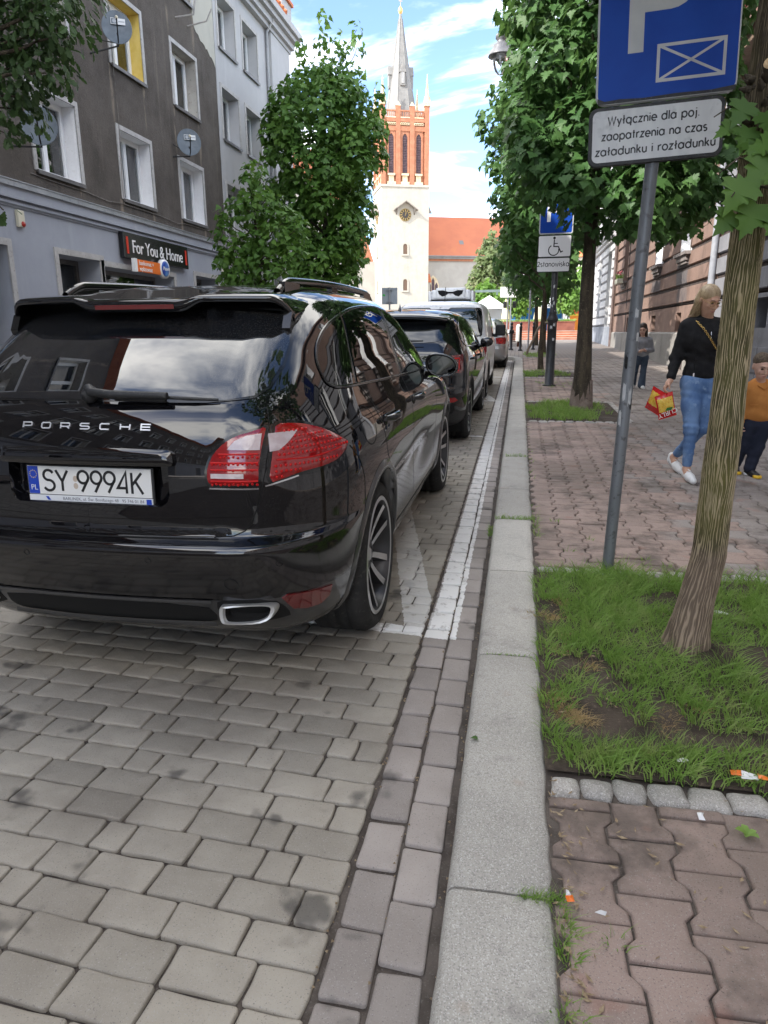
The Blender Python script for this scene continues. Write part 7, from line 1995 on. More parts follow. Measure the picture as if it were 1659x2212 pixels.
ac = MB(); ac.box((-0.40, 1.1, 1.86), (0.42, 1.9, 2.06), 0, None, 0.05); ac.box((-0.30, 1.07, 1.88), (0.32, 1.2, 2.10), 0, None, 0.04); ac.box((-0.36, 1.05, 1.80), (0.38, 1.85, 1.862), 1)
for a, b_ in ((-0.46, -0.40), (0.42, 0.48)): ac.box((a, 1.15, 1.84), (b_, 1.7, 2.04), 0, None, 0.02)
acu = ac.build('roof_cooler', [m_wht, m_trimblk], van)
mb = MB(); gq = [(-0.25, 2.045), (-0.14, 2.05), (-0.04, 2.02), (0.06, 2.02), (0.16, 2.05), (0.27, 2.045), (0.25, 1.98), (0.18, 1.93), (0.11, 1.945), (0.06, 1.985), (-0.04, 1.985), (-0.09, 1.945), (-0.16, 1.93), (-0.23, 1.98)]
mb.prism([(x, z) for x, z in gq][::-1], 0, 0.012, 0, T(0, 1.066, 0) @ RX(PI / 2)); mb.build('cooler_grille', m_well, acu)
mb = MB(); mb.lathe([(0.03, 1.79), (0.012, 1.83), (0.001, 1.84)], 10, 0, T(0.05, -0.35, 0)); mb.tube([(0.05, -0.35, 1.82), (0.08, -0.5, 2.05)], 0.006, 5); mb.build('aerial', m_trimblk, van)
mb = MB(); mb.box((0.45, -0.745, 1.205), (0.68, -0.735, 1.26), 0); mb.build('window_sticker', m_lit, van)
SST = [(0.2, -0.5, 3.2, 0.76, 0.3, 0.35, 0.4, 0.5), (0.3, -0.85, 3.5, 0.85, 0.35, 0.4, 0.4, 0.5), (0.45, -0.98, 3.6, 0.88, 0.36, 0.42, 0.45, 0.6), (0.6, -1.0, 3.62, 0.885, 0.36, 0.42, 0.5, 0.7), (0.66, -0.96, 3.6, 0.887, 0.36, 0.42, 0.5, 0.7),
 (0.8, -0.95, 3.45, 0.885, 0.36, 0.42, 0.5, 0.7), (0.92, -0.93, 3.2, 0.87, 0.35, 0.42, 0.5, 0.7), (1.0, -0.85, 2.6, 0.84, 0.33, 0.42, 0.4, 0.4), (1.08, -0.72, 2.35, 0.80, 0.32, 0.42, 0.4, 0.3), (1.2, -0.5, 2.1, 0.75, 0.3, 0.4, 0.4, 0.3), (1.32, -0.25, 1.8, 0.69, 0.3, 0.4, 0.4, 0.3),
 (1.4, -0.05, 1.55, 0.62, 0.28, 0.36, 0.35, 0.3), (1.45, 0.15, 1.3, 0.52, 0.25, 0.3, 0.3, 0.25), (1.475, 0.35, 1.1, 0.36, 0.2, 0.2, 0.2, 0.2), (1.482, 0.5, 0.9, 0.18, 0.1, 0.1, 0.1, 0.1)]
slv, sb = car('parked_sedan', 'silver sedan with lit looking round red lamp parked farthest along the kerb', SST, (-1.22, 22.4), 0.0, m_slv, 2.7, 0.3,
 [(0.0, 1.04), (0.5, 1.04), (0.6, 1.06), (0.55, 1.28), (0.48, 1.36), (0.0, 1.38)], [(-0.35, 1.07), (-0.2, 1.2), (0.1, 1.33), (0.5, 1.38), (1.0, 1.38), (1.5, 1.26), (1.95, 1.02), (1.0, 1.0), (0.0, 1.02)], None, 0.84, 0.325, 0.23, m_slv, ar=0.365, divs=(((0.85, 1.0), (0.8, 1.37), 0.06),))
slv['label'] = 'silver sedan with red tail lamp parked farthest along the kerb'
for s in (1, -1):
 P = [(0.52, 0.92), (0.80, 0.93), (0.83, 0.88), (0.82, 0.75), (0.78, 0.73), (0.54, 0.75)]
 L = patch(sb, 'rear', [(s * x, z) for x, z in P][::s], 0.006, 'tail_lamp', m_lens, slv, 0.02, 0.006)
 mb = MB(); seam(sb, 'rear', [(s * 0.68 + 0.05 * math.cos(a * PI / 8), 0.835 + 0.05 * math.sin(a * PI / 8)) for a in range(16)], 0.03, 0.008, mb, closed=True, lift=0.004); mb.build('light_ring', m_lensb, L)
 mr = MB(); mr.box((s * 0.96 - 0.08, 1.85, 0.98), (s * 0.96 + 0.08, 1.95, 1.1), 0, None, 0.03); mr.box((s * 0.88 - 0.03, 1.88, 0.97), (s * 0.88 + 0.02, 1.92, 1.01), 0); mr.build('door_mirror', m_trimblk, slv)
mb = MB(); mb.box((-0.26, -1.012, 0.42), (0.26, -1.0, 0.53), 0); mb.build('licence_plate', m_plate, slv)
# ------------------------------------------------------------------ street furniture
m_pole = nmat('grey galvanised pole', (0.13, 0.14, 0.15), (0.18, 0.19, 0.205), 5, 0.45, (0.09, 0.09, 0.095), 30, 0.12, bscale=50, spec=0.5, metal=0.25, vs=(1, 1, .3))
m_blue = nmat('blue retroreflective sheet', (0.003, 0.045, 0.30), (0.004, 0.055, 0.34), 4, 0.5, None, bmp=0.05, spec=0.22)
m_swht = nmat('white retroreflective sheet', (0.55, 0.56, 0.57), (0.62, 0.63, 0.63), 2.5, 0.45, (0.46, 0.47, 0.48), 14, 0.04, vs=(6, 6, 1))
m_sgry = nmat('greyish symbol sheet', (0.42, 0.43, 0.44), (0.47, 0.48, 0.48), 6, 0.5, bmp=0)
m_sblk = nmat('black sign border', (0.014, 0.014, 0.015), (0.03, 0.03, 0.03), 18, 0.5, (0.06, 0.06, 0.055), 60, 0.1)
def rrect(w, h, r, n=6):
 out = []
 for cx, cy, a0 in ((w/2-r, h/2-r, 0), (-w/2+r, h/2-r, 90), (-w/2+r, -h/2+r, 180), (w/2-r, -h/2+r, 270)):
  for k in range(n + 1):
   a = math.radians(a0 + 90 * k / n); out.append((cx + r * math.cos(a), cy + r * math.sin(a)))
 return out
# local frame of a sign face: X right, Y up, Z towards the viewer -> world X, Z, -Y
FACE = RX(PI / 2)
def plate_sign(parent, name, w, h, M, face, border, r=0.035, bw=0.012, label=None):
 mb = MB(); mb.prism(rrect(w, h, r), -0.012, 0.0, 0, M); mb.prism(rrect(w + 0.006, h + 0.006, r + .003), -0.02, -0.0121, 0, M)
 o = mb.build(name, border, parent)
 mb = MB(); mb.prism(rrect(w - 2*bw, h - 2*bw, r - bw*.6), 0.0, 0.0012, 0, M); mb.build('sign_face', face, o)
 return o
def envelope(mb, w, h, lw, M):
 x, y = w / 2, h / 2
 stroke(mb, [(-x, -y), (x, -y), (x, y), (-x, y), (-x, -y)], lw, 0, M, 0.0008)
 stroke(mb, [(-x, -y), (x, y)], lw * .8, 0, M, 0.0009); stroke(mb, [(-x, y), (x, -y)], lw * .8, 0, M, 0.0009)
def letter_P(mb, M, s):
 stroke(mb, [(-0.26 * s, -0.5 * s), (-0.26 * s, 0.5 * s)], 0.17 * s, 0, M, 0.0008)
 stroke(mb, [(-0.18 * s, 0.42 * s)] + [(0.1 * s + 0.22 * s * math.cos(a), 0.2 * s + 0.22 * s * math.sin(a)) for a in np.linspace(PI / 2, -PI / 2, 12)] + [(-0.18 * s, -0.02 * s)], 0.155 * s, 0, M, 0.0008)
# near sign, leaning
SPX, SPY = 0.54, 3.85
near = empty('parking_sign', (SPX, SPY, gz(SPY) + PW), (0, 0, 0), 'leaning grey post with blue parking sign above white text plate', 'road sign')
mb = MB(); mb.tube([(0, 0, -0.1), (0.0, 0, 0.0), (0.028, 0, 1.1), (0.058, 0, 2.12), (0.085, 0, 3.1)], 0.031, 20); mb.build('pole', m_pole, near)
mb = MB(); mb.lathe([(0.05, -0.01), (0.045, 0.012), (0.032, 0.02)], 16); mb.build('pole_collar', m_sgry, near)
m_torn = nmat('torn paper', (0.4, 0.41, 0.42), (0.5, 0.5, 0.5), 30, 0.8); rg = random.Random(2)
for k, (z, a0) in enumerate(((1.02, 3.9), (1.0, 4.9), (0.96, 5.3), (1.3, 5.2), (0.88, 3.6), (1.18, 3.7), (1.42, 4.6))):
 vs = []; n = 6; hh = rg.uniform(0.02, 0.06)
 for i in range(n + 1):
  a = a0 + i * 0.09; off = 0.028 * z / 1.1
  vs += [(off + 0.0325 * math.cos(a), 0.0325 * math.sin(a), z - hh * rg.uniform(.5, 1)), (off + 0.0325 * math.cos(a), 0.0325 * math.sin(a), z + hh * rg.uniform(.4, 1))]
 mb = MB(); mb.add(vs, [(2*i, 2*i+2, 2*i+3, 2*i+1) for i in range(n)]); mb.build('sticker_remnant', m_torn if k % 3 < 2 else m_sblk, near)
# sign faces turned a little and tilted with the post
def near_face(cx, cz, dy=-0.045): return T(cx, dy, cz) @ RY(math.radians(-2.0)) @ RZ(math.radians(-3.0)) @ FACE
Mp = near_face(0.052, 2.245)
wp = plate_sign(near, 'text_plate', 0.60, 0.255, Mp, m_swht, m_sblk, 0.036, 0.0145)
mb = MB()
for i, ln in enumerate(('Wyłącznie dla poj.', 'zaopatrzenia na czas', 'załadunku i rozładunku')):
 hgt = 0.0245
 tw_ = {0: 0.405, 1: 0.468, 2: 0.535}[i]
 tot = sum(STROKES[c][0] + 0.3 for c in ln) - 0.3
 stroke_text(mb, ln, hgt, 0.0066, 0.3, True, 0, Mp @ T((-0.012, -0.006, 0.0)[i], 0.05 - i * 0.0665, 0.0013), tw_ / (tot * hgt), 0.0006)
mb.build('lettering', m_ink, wp)
Mb = near_face(0.072, 2.70)
bp_ = plate_sign(near, 'blue_panel', 0.615, 0.63, Mb, m_blue, m_sgry, 0.04, 0.006)
mb = MB(); mb.prism([(-0.30, -0.312), (0.30, -0.312), (0.305, -0.29), (0.2, -0.3), (0.05, -0.297), (-0.1, -0.302), (-0.2, -0.296), (-0.27, -0.3), (-0.303, -0.285)], 0.0012, 0.0016, 0, Mb); mb.build('grime', m_sblk, bp_)
mb = MB(); letter_P(mb, Mb @ T(-0.035, 0.09, 0.0013), 0.40); mb.build('letter', m_sgry, bp_)
mb = MB(); envelope(mb, 0.285, 0.145, 0.0135, Mb @ T(0.105, -0.165, 0.0013)); mb.build('envelope_symbol', m_sgry, bp_)
mb = MB()
for z in (2.19, 2.30, 2.48, 2.9): mb.box((0.01, -0.04, z - 0.012), (0.13, 0.04, z + 0.012), 0)
mb.build('clamp', m_sblk, near)
# lamp post with parking signs
LX, LY = 0.66, 15.25
m_lamp = nmat('black cast iron paint', (0.02, 0.021, 0.024), (0.034, 0.035, 0.038), 6, 0.45, (0.05, 0.05, 0.05), 30, 0.12, spec=0.5)
lamp = empty('street_lamp', (LX, LY, gz(LY) + PW), (0, 0, 0), 'black cast iron street lamp on the pavement carrying parking plates', 'street lamp')
mb = MB(); mb.lathe([(0.001, 0), (0.14, 0), (0.14, 0.02), (0.095, 0.03), (0.092, 1.30), (0.11, 1.32), (0.118, 1.35), (0.10, 1.40), (0.075, 1.46), (0.085, 1.49), (0.062, 1.52), (0.056, 4.0), (0.045, 6.6), (0.05, 6.65), (0.03, 6.75), (0.001, 6.8)], 22)
mb.build('post', m_lamp, lamp)
mb = MB(); mb.tube([(0, 0, 6.62), (-0.6, 0, 6.70), (-1.2, 0, 6.74), (-1.24, 0, 6.70), (-1.24, 0, 6.6)], 0.026, 10); mb.tube([(0, 0, 6.2), (-0.35, 0, 6.5), (-0.7, 0, 6.70)], 0.016, 8); mb.build('arm', m_lamp, lamp)
hx = -1.24
mb = MB(); mb.lathe([(0.03, 6.66), (0.10, 6.62), (0.11, 6.56), (0.075, 6.52), (0.085, 6.48), (0.15, 6.44), (0.155, 6.40), (0.20, 6.33), (0.235, 6.27), (0.24, 6.25), (0.15, 6.265), (0.12, 6.28)], 28, 0, T(hx, 0, 0)); hd = mb.build('lantern_hood', nmat('grey lantern metal', (0.15, 0.15, 0.16), (0.21, 0.21, 0.22), 5, 0.4, spec=0.5, metal=0.3), lamp)
mb = MB(); mb.lathe([(0.145, 6.27), (0.15, 6.2), (0.14, 6.1), (0.10, 6.0), (0.05, 5.94), (0.001, 5.925)], 24, 0, T(hx, 0, 0)); mb.build('globe', glass_mat('clear lamp glass', (0.86, 0.88, 0.9), 0.02, 1.45), hd)
mb = MB(); mb.lathe([(0.12, 6.285), (0.09, 6.24), (0.001, 6.235)], 20, 0, T(hx, 0, 0)); mb.lathe([(0.02, 6.24), (0.03, 6.14), (0.001, 6.1)], 10, 0, T(hx, 0, 0)); mb.build('reflector', m_lit, hd)
def lamp_face(cx, cz): return T(cx, -0.075, cz) @ RZ(math.radians(-2)) @ FACE
# heights measured from the pavement
s1 = plate_sign(lamp, 'blue_panel', 0.66, 0.66, lamp_face(-0.03, 3.335), m_blue, m_sgry, 0.045, 0.02)
mb = MB(); letter_P(mb, lamp_face(-0.07, 3.445) @ T(0, 0, 0.0014), 0.42); envelope(mb, 0.32, 0.16, 0.017, lamp_face(0.08, 3.115) @ T(0, 0, 0.0014)); mb.build('symbols', m_lit, s1)
s2 = plate_sign(lamp, 'wheelchair_plate', 0.65, 0.415, lamp_face(-0.04, 2.775), m_lit, m_sblk, 0.03, 0.011)
mb = MB(); MW = lamp_face(-0.02, 2.775) @ T(0, 0, 0.0014); k = 0.00045
mb.prism([(0.026 * math.cos(a) - 0.03, 0.155 + 0.026 * math.sin(a)) for a in np.linspace(0, 2 * PI, 17)[:-1]], 0, 0.0008, 0, MW)
stroke(mb, [(-0.03, 0.125), (-0.035, -0.005), (0.055, -0.01), (0.105, -0.115), (0.145, -0.095)], 0.022, 0, MW, 0.0008); stroke(mb, [(-0.033, 0.05), (0.04, 0.05)], 0.017, 0, MW, 0.0008)
stroke(mb, [(-0.035 + 0.10 * math.cos(a), -0.075 + 0.10 * math.sin(a)) for a in np.linspace(math.radians(120), math.radians(375), 20)], 0.02, 0, MW, 0.0008); mb.build('wheelchair_symbol', m_ink, s2)
s3 = plate_sign(lamp, 'text_plate', 0.65, 0.275, lamp_face(-0.05, 2.420), m_lit, m_sblk, 0.03, 0.011)
mb = MB(); stroke_text(mb, '2stanowiska', 0.064, 0.0125, 0.3, True, 0, lamp_face(-0.05, 2.390) @ T(0, 0, 0.0014), 0.85, 0.0008); mb.build('lettering', m_ink, s3)
mb = MB(); rg = random.Random(12)
for z, a0 in ((2.0, 4.4), (1.75, 4.2), (1.68, 4.6), (1.63, 4.0), (1.25, 4.9), (1.2, 4.2), (0.95, 4.8), (1.5, 5.0)):
 r = 0.0935 if z < 1.3 else 0.0625; vs = []
 for i in range(5): a = a0 + i * 0.12; vs += [(r * math.cos(a), r * math.sin(a), z - rg.uniform(.01, .05)), (r * math.cos(a), r * math.sin(a), z + rg.uniform(.01, .05))]
 mb = MB(); mb.add(vs, [(2*i, 2*i+2, 2*i+3, 2*i+1) for i in range(4)]); mb.build('sticker_remnant', m_swht, lamp)
# hoop of bent tube, tree guard, bollards
m_hoop = nmat('brown weathered tube', (0.16, 0.125, 0.09), (0.24, 0.19, 0.14), 5, 0.6, (0.09, 0.07, 0.05), 30)
hp = empty('bent_hoop', (0.72, 27.9, gz(27.9) + PW), (0, 0, 0), 'brown bent tube hoop standing in the grass by a tree', 'hoop')
mb = MB(); mb.tube(smooth_poly([(-0.42, 0, -0.1), (-0.36, 0, 0.25), (-0.1, 0, 0.85)][0:0] + [], 0) if False else [(-0.45, 0, -0.1), (-0.38, 0, 0.2), (-0.2, 0, 0.55), (-0.05, 0, 0.95), (0.1, 0, 1.15), (0.28, 0, 1.2), (0.4, 0, 1.12), (0.46, 0, 0.9), (0.5, 0, 0.5), (0.62, 0, 0.0)], 0.045, 12); mb.build('tube', m_hoop, hp)
bol = empty('bollard', (-0.35, 32.2, gz(32.2) + PW), (0, 0, 0), 'black bollard nearest the silver sedan', 'bollard', 'black bollards at the crossing')
mb = MB(); mb.lathe([(0.10, 0), (0.10, 0.03), (0.055, 0.08), (0.055, 0.95), (0.07, 0.96), (0.07, 1.0), (0.05, 1.01), (0.055, 1.04), (0.03, 1.06)], 14); mb.build('shaft', m_lamp, bol)
mb = MB(); mb.lathe([(0.03, 1.06), (0.06, 1.1), (0.065, 1.14), (0.04, 1.19), (0.001, 1.21)], 14); mb.build('knob', m_lamp, bol)
dup(bol, (0.05, 31.4, gz(31.4) + PW), None, 'black bollard to the right of its twin by the crossing')
dup(bol, (0.62, 32.6, gz(32.6) + PW), None, 'black bollard half hidden behind the pale sign post')
sbm = MB(); sbm.lathe([(0.16, 0), (0.16, 0.85), (0.12, 0.97), (0.001, 1.02)], 16); o = sbm.build('stone_bollard', granite_mat('pale bollard stone', (0.5, 0.48, 0.44), (0.56, 0.54, 0.5), (0.4, 0.38, 0.36))); o.location = (-0.06, 44, gz(44) + 0.1); tag(o, 'pale stone bollard standing before the steps', 'bollard')
# information board on a pale post
ib = empty('notice_board', (0.42, 34.5, gz(34.5) + PW), (0, 0, 0), 'pale post with white notice board covered in small print', 'notice board')
mb = MB(); mb.tube([(0, 0, 0), (0, 0, 3.2)], 0.04, 10); mb.build('post', m_zinc, ib)
mb = MB(); mb.box((-0.52, -0.07, 2.82), (0.12, -0.045, 3.38), 0, None, 0.01); bd_ = mb.build('board', m_lit, ib)
mb = MB(); rg = random.Random(9)
for k in range(8):
 w = rg.uniform(0.25, 0.48); mb.box((-0.47, -0.0735, 3.28 - k * 0.055), (-0.47 + w, -0.0705, 3.305 - k * 0.055), 0)
mb.build('print', pmat('grey lettering', (0.25, 0.27, 0.32), 0.7), bd_)
# gantry with white board and traffic light pair
gt = empty('sign_gantry', (-0.7, 40, gz(40)), (0, 0, 0), 'green grey gantry bar carrying a white board on twin posts', 'gantry')
mb = MB(); mb.box((-1.8, -0.06, 2.84), (0.5, 0.06, 2.97), 0); mb.box((-0.65, -0.055, 2.70), (-0.55, 0.055, 2.84), 0); mb.build('beam', nmat('green grey paint', (0.14, 0.2, 0.2), (0.2, 0.26, 0.26), 3, 0.6), gt)
mb = MB(); mb.box((-0.42, -0.12, 2.55), (0.55, -0.08, 3.1), 0, None, 0.01); mb.build('board', m_lit, gt)
mb = MB()
for k in range(5): mb.box((-0.3, -0.123, 2.66 + k * 0.08), (0.42 - 0.07 * (k % 3), -0.1205, 2.685 + k * 0.08), 0)
mb.build('print', pmat('pale grey lettering', (0.4, 0.42, 0.46), 0.7), gt)
mb = MB(); mb.tube([(0.0, 0, 0.1), (0.0, 0, 2.8)], 0.04, 8); mb.tube([(0.17, 0, 0.1), (0.17, 0, 2.8)], 0.04, 8); mb.build('post', m_zinc, gt)
mb = MB(); mb.box((-0.25, -0.1, 2.0), (-0.06, 0.1, 2.35), 0, None, 0.04); mb.box((0.24, -0.1, 2.0), (0.45, 0.1, 2.35), 0, None, 0.04); mb.build('signal_head', m_blk, gt)
bs = empty('road_sign', (-4.73, 26, gz(26)), (0, 0, math.radians(6)), 'back of a square grey road sign before the church', 'road sign')
mb = MB(); mb.tube([(0, 0, 0), (0, 0, 2.6)], 0.03, 10); mb.build('post', m_zinc, bs)
mb = MB(); mb.prism(rrect(0.57, 0.58, 0.02), 0.04, 0.05, 0, T(0, 0.09, 2.3) @ FACE); mb.build('panel', nmat('grey sign back', (0.3, 0.34, 0.38), (0.36, 0.4, 0.44), 2, 0.6), bs)
mb = MB(); mb.box((-0.11, -0.035, 2.08), (0.11, 0.04, 2.11), 0); mb.box((-0.11, -0.035, 2.5), (0.11, 0.04, 2.53), 0); mb.build('bracket', m_zinc, bs)
mb = MB(); mb.prism([(-0.26, 2.30), (-0.17, 2.30), (-0.16, 2.34), (-0.2, 2.37), (-0.26, 2.36)], 0, 0.002, 0, T(0, 0.038, 0) @ FACE); mb.build('green_sticker', pmat('green sticker', (0.05, 0.5, 0.08), 0.5), bs)
# steps, planters and market tents on the square
m_stepb = nmat('red brick step', (0.34, 0.12, 0.07), (0.42, 0.16, 0.095), 3, 0.85, (0.3, 0.1, 0.06), 20)
m_stept = nmat('pale step edge', (0.42, 0.33, 0.27), (0.5, 0.4, 0.33), 3, 0.85)
st_ = struct(empty('steps', (0, 0, 0)))
for k in range(4):
 z0 = gz(47) + 0.06 + k * 0.15
 mb = MB(); mb.box((-0.45, 48.2 + k * 0.35, 0.3), (6.5, 51.5, z0 + 0.115), 0); mb.box((-0.45, 48.18 + k * 0.35, z0 + 0.115), (6.5, 51.5, z0 + 0.15), 1); mb.build('step', [m_stepb, m_stept], st_)
mb = MB(); mb.box((-0.9, 48.0, 0.5), (-0.48, 50.5, gz(47) + 0.75), 0); mb.box((0.0, 47.9, 0.6), (0.01, 47.91, 0.61), 0); mb.build('step_wall', m_whst, st_)
zt = gz(47) + 0.66
m_corten = nmat('brown planter steel', (0.16, 0.055, 0.04), (0.22, 0.08, 0.055), 2, 0.7)
for k, (x0, x1, lb) in enumerate(((-1.4, 1.7, 'long brown planter above the steps, left one'), (1.85, 3.7, 'shorter brown planter above the steps, right one'))):
 e = empty('planter', ((x0 + x1) / 2, 51, zt), (0, 0, 0), lb, 'planter'); mb = MB(); h = (x1 - x0) / 2
 mb.box((-h, -0.35, 0), (h, 0.35, 0.62), 0); mb.box((-h - 0.03, -0.38, 0.56), (h + 0.03, -0.34, 0.63), 0); mb.build('trough', m_corten, e)
 mb = MB(); rg = random.Random(k)
 for _ in range(150): blades(mb, rg.uniform(-h, h), rg.uniform(-.3, .3), 0.6, 4, 0.3, 0.06, rg, 0.9, 0.03)
 f = mb.build('plants', m_grass, e, 'stuff')
mb = MB(); mb.box((-30, 51.4, gz(47) + 0.1), (40, 90, zt), 0); struct(mb.build('terrace', m_dust))
m_tent = nmat('white tent cloth', (0.62, 0.64, 0.66), (0.7, 0.72, 0.73), 1, 0.8); m_tblue = nmat('blue tarpaulin', (0.03, 0.2, 0.55), (0.05, 0.27, 0.62), 1, 0.7); m_tcream = nmat('cream awning cloth', (0.6, 0.55, 0.35), (0.66, 0.61, 0.42), 1, 0.8)
def tent(x, y, w, lb, wall, roofm=None):
 e = empty('market_tent', (x, y, zt), (0, 0, 0), lb, 'tent', 'market tents on the square'); mb = MB(); h = w / 2
 mb.add([(-h, -h, 2.05), (h, -h, 2.05), (h, h, 2.05), (-h, h, 2.05), (0, 0, 2.9)], [(0, 1, 4), (1, 2, 4), (2, 3, 4), (3, 0, 4)], 0)
 for a in range(4): mb.add([(-h, -h - 0.01, 1.8), (h, -h - 0.01, 1.8), (h, -h, 2.05), (-h, -h, 2.05)], [(0, 1, 2, 3)], 0, False, RZ(a * PI / 2))
 mb.build('canopy', roofm or m_tent, e); mb = MB()
 for sx in (-1, 1):
  for sy in (-1, 1): mb.box((sx * h - 0.03, sy * h - 0.03, 0), (sx * h + 0.03, sy * h + 0.03, 2.05), 0)
 mb.build('frame', m_zinc, e); mb = MB(); mb.box((-h, -h + 0.05, 0), (h, -h + 0.07, 0.95), 0); mb.box((-h, h - 0.07, 0), (h, h - 0.05, 2.0), 0); mb.build('tent_wall', wall, e)
for k, (x, y, w, lb, wl, rf) in enumerate(((-2.6, 61, 2.6, 'white market tent leftmost behind the planters', m_tent, None), (0.3, 60, 2.6, 'market tent with blue wall behind the left tree trunks', m_tblue, None), (2.4, 61, 2.2, 'market tent with blue wall behind the lamp post', m_tblue, None), (4.6, 62, 2.4, 'white market tent beside the young plaza tree', m_tent, None), (7.4, 61, 3.0, 'cream market tent nearest the white house', m_tcream, m_tcream))): tent(x, y, w, lb, wl, rf)
for k, (x, y) in enumerate(((-1.15, 57.5), (1.35, 57.5))):
 e = empty('folded_parasol', (x, y, zt), (0, 0, 0), ('folded cream parasol left of the notice board post', 'folded cream parasol right of the notice board post')[k], 'parasol'); mb = MB(); mb.lathe([(0.3, 0.6), (0.36, 0.9), (0.26, 1.7), (0.1, 2.3), (0.001, 2.5)], 9, 0, None, False); mb.build('cloth', m_tcream, e); mb = MB(); mb.tube([(0, 0, 0), (0, 0, 2.5)], 0.03, 6); mb.build('pole', m_zinc, e)
e = empty('orange_stall', (4.1, 56.5, zt), (0, 0, 0), 'small orange and red stall beside the plaza tree', 'stall'); mb = MB(); mb.box((-0.35, 0, 0), (0.3, 0.4, 1.1), 0); mb.box((-0.4, -0.02, 1.1), (0.5, 0.5, 1.25), 1); mb.build('counter', [pmat('orange board', (0.7, 0.22, 0.02), 0.6), pmat('yellow board', (0.7, 0.5, 0.05), 0.6)], e); mb = MB(); mb.box((-0.3, 0.3, 1.25), (0.6, 0.4, 2.3), 0); mb.build('banner', pmat('red banner', (0.6, 0.05, 0.05), 0.7), e)
e = empty('terrace_railing', (0, 52.5, zt), (0, 0, 0), 'thin dark railing behind the planters', 'railing'); mb = MB()
for k in range(26): mb.box((-3.2 + k * 0.1, -0.01, 0), (-3.18 + k * 0.1, 0.01, 0.8), 0)
mb.box((-3.2, -0.015, 0.8), (-0.65, 0.015, 0.84), 0); mb.build('bars', m_blk, e)
# litter
m_paper = nmat('white paper', (0.68, 0.68, 0.68), (0.74, 0.74, 0.74), 20, 0.7); m_orange = pmat('orange wrapper', (0.75, 0.16, 0.015), 0.4)
def scrap(name, x, y, z, poly, label, mats, rot=0.0, parts=None):
 mb = MB(); rg = random.Random(int(x * 999 + y * 77))
 for k, pl in enumerate(parts or [poly]):
  vs = [(a, b_, rg.uniform(0.002, 0.014)) for a, b_ in pl]; c = (sum(p[0] for p in pl) / len(pl), sum(p[1] for p in pl) / len(pl), 0.018)
  n = len(vs); mb.add(vs + [c], [(i, (i+1) % n, n) for i in range(n)], k % len(mats), False)
 o = mb.build(name, mats); o.location = (x, y, gz(y) + PW + z); o.rotation_euler = (0, 0, rot); tag(o, label, 'litter'); return o
scrap('wrapper', 0.755, 2.045, 0.02, None, 'crumpled orange and white sweet wrapper on the grass edge', [m_orange, m_paper], -0.15, [[(-0.05, -0.012), (-0.022, -0.016), (-0.02, 0.016), (-0.05, 0.02)], [(-0.022, -0.018), (0.026, -0.016), (0.026, 0.016), (-0.022, 0.018)], [(0.026, -0.012), (0.06, -0.016), (0.055, 0.008), (0.026, 0.012)]])
scrap('paper_scrap', 0.57, 2.075, 0.025, [(-0.02, -0.006), (0.0, 0.0), (0.02, 0.012), (0.012, 0.016), (-0.005, 0.01), (-0.018, 0.008)], 'small twisted white paper scrap in the grass above the setts', [m_paper])
scrap('paper_scrap', 0.572, 1.85, 0.004, [(-0.008, -0.018), (0.01, -0.016), (0.006, 0.0), (0.012, 0.016), (-0.004, 0.02), (-0.01, 0.004)], 'white paper scrap on the reddish paving below the setts', [m_paper])
scrap('wrapper_scrap', 0.178, 1.47, 0.012, None, 'tiny orange and white wrapper bit in the weeds by the kerb', [m_orange, m_paper], 0.3, [[(-0.009, -0.012), (0.009, -0.014), (0.01, 0.004), (-0.008, 0.006)], [(-0.006, 0.006), (0.009, 0.004), (0.008, 0.022), (0.002, 0.026)]])
scrap('paper_scrap', 1.0, 3.33, 0.02, [(-0.035, 0.012), (0.0, -0.004), (0.04, -0.02), (0.03, 0.0), (0.01, 0.014), (-0.02, 0.022)], 'white paper strip on the soil right of the near trunk', [m_paper])
scrap('paper_scrap', 0.25, 1.445, 0.004, [(-0.014, -0.004), (0.012, 0.0), (0.016, 0.005), (-0.012, 0.004)], 'narrow pale paper chip on the pavement beside the weeds', [m_paper])
# bits of dry litter, twigs and grit
m_lit2 = nmat('dry plant bits', (0.2, 0.14, 0.08), (0.32, 0.25, 0.16), 60, 0.9, bmp=0)
mb = MB(); rg = random.Random(31)
for _ in range(420):
 k = rg.random()
 if k < 0.45: x, y = rg.uniform(0.16, 1.4), rg.uniform(2.02, 3.8)
 elif k < 0.7: x, y = KERB_R + abs(rg.gauss(0.03, 0.05)), rg.uniform(0.9, 2.0)
 elif k < 0.85: x, y = rg.uniform(0.16, 0.9), rg.uniform(1.0, 1.95)
 else: x, y = rg.uniform(0.2, 2.5), rg.uniform(4, 9)
 a = rg.uniform(0, 6.3); l = rg.uniform(0.004, 0.016); w = l * rg.uniform(.15, .45); c, s_ = math.cos(a), math.sin(a); z = gz(y) + PW + rg.uniform(0.001, 0.006) + (0.012 if 2.0 < y < 3.84 else 0)
 mb.add([(x + c*l, y + s_*l, z + .002), (x - s_*w, y + c*w, z), (x - c*l, y - s_*l, z + .001), (x + s_*w, y - c*w, z)], [(0, 1, 2, 3)])
for _ in range(220):
 x, y = rg.choice((-0.138, -0.28, -0.405)) + rg.gauss(0, .006), rg.uniform(1, 5); l = rg.uniform(.002, .006); a = rg.uniform(0, 6); z = gz(y) + .001
 mb.add([(x + l*math.cos(a+q*2.1), y + l*math.sin(a+q*2.1), z) for q in range(3)] + [(x, y, z + l)], [(0, 1, 3), (1, 2, 3), (2, 0, 3)])
mb.build('ground_litter', m_lit2, None, 'stuff')
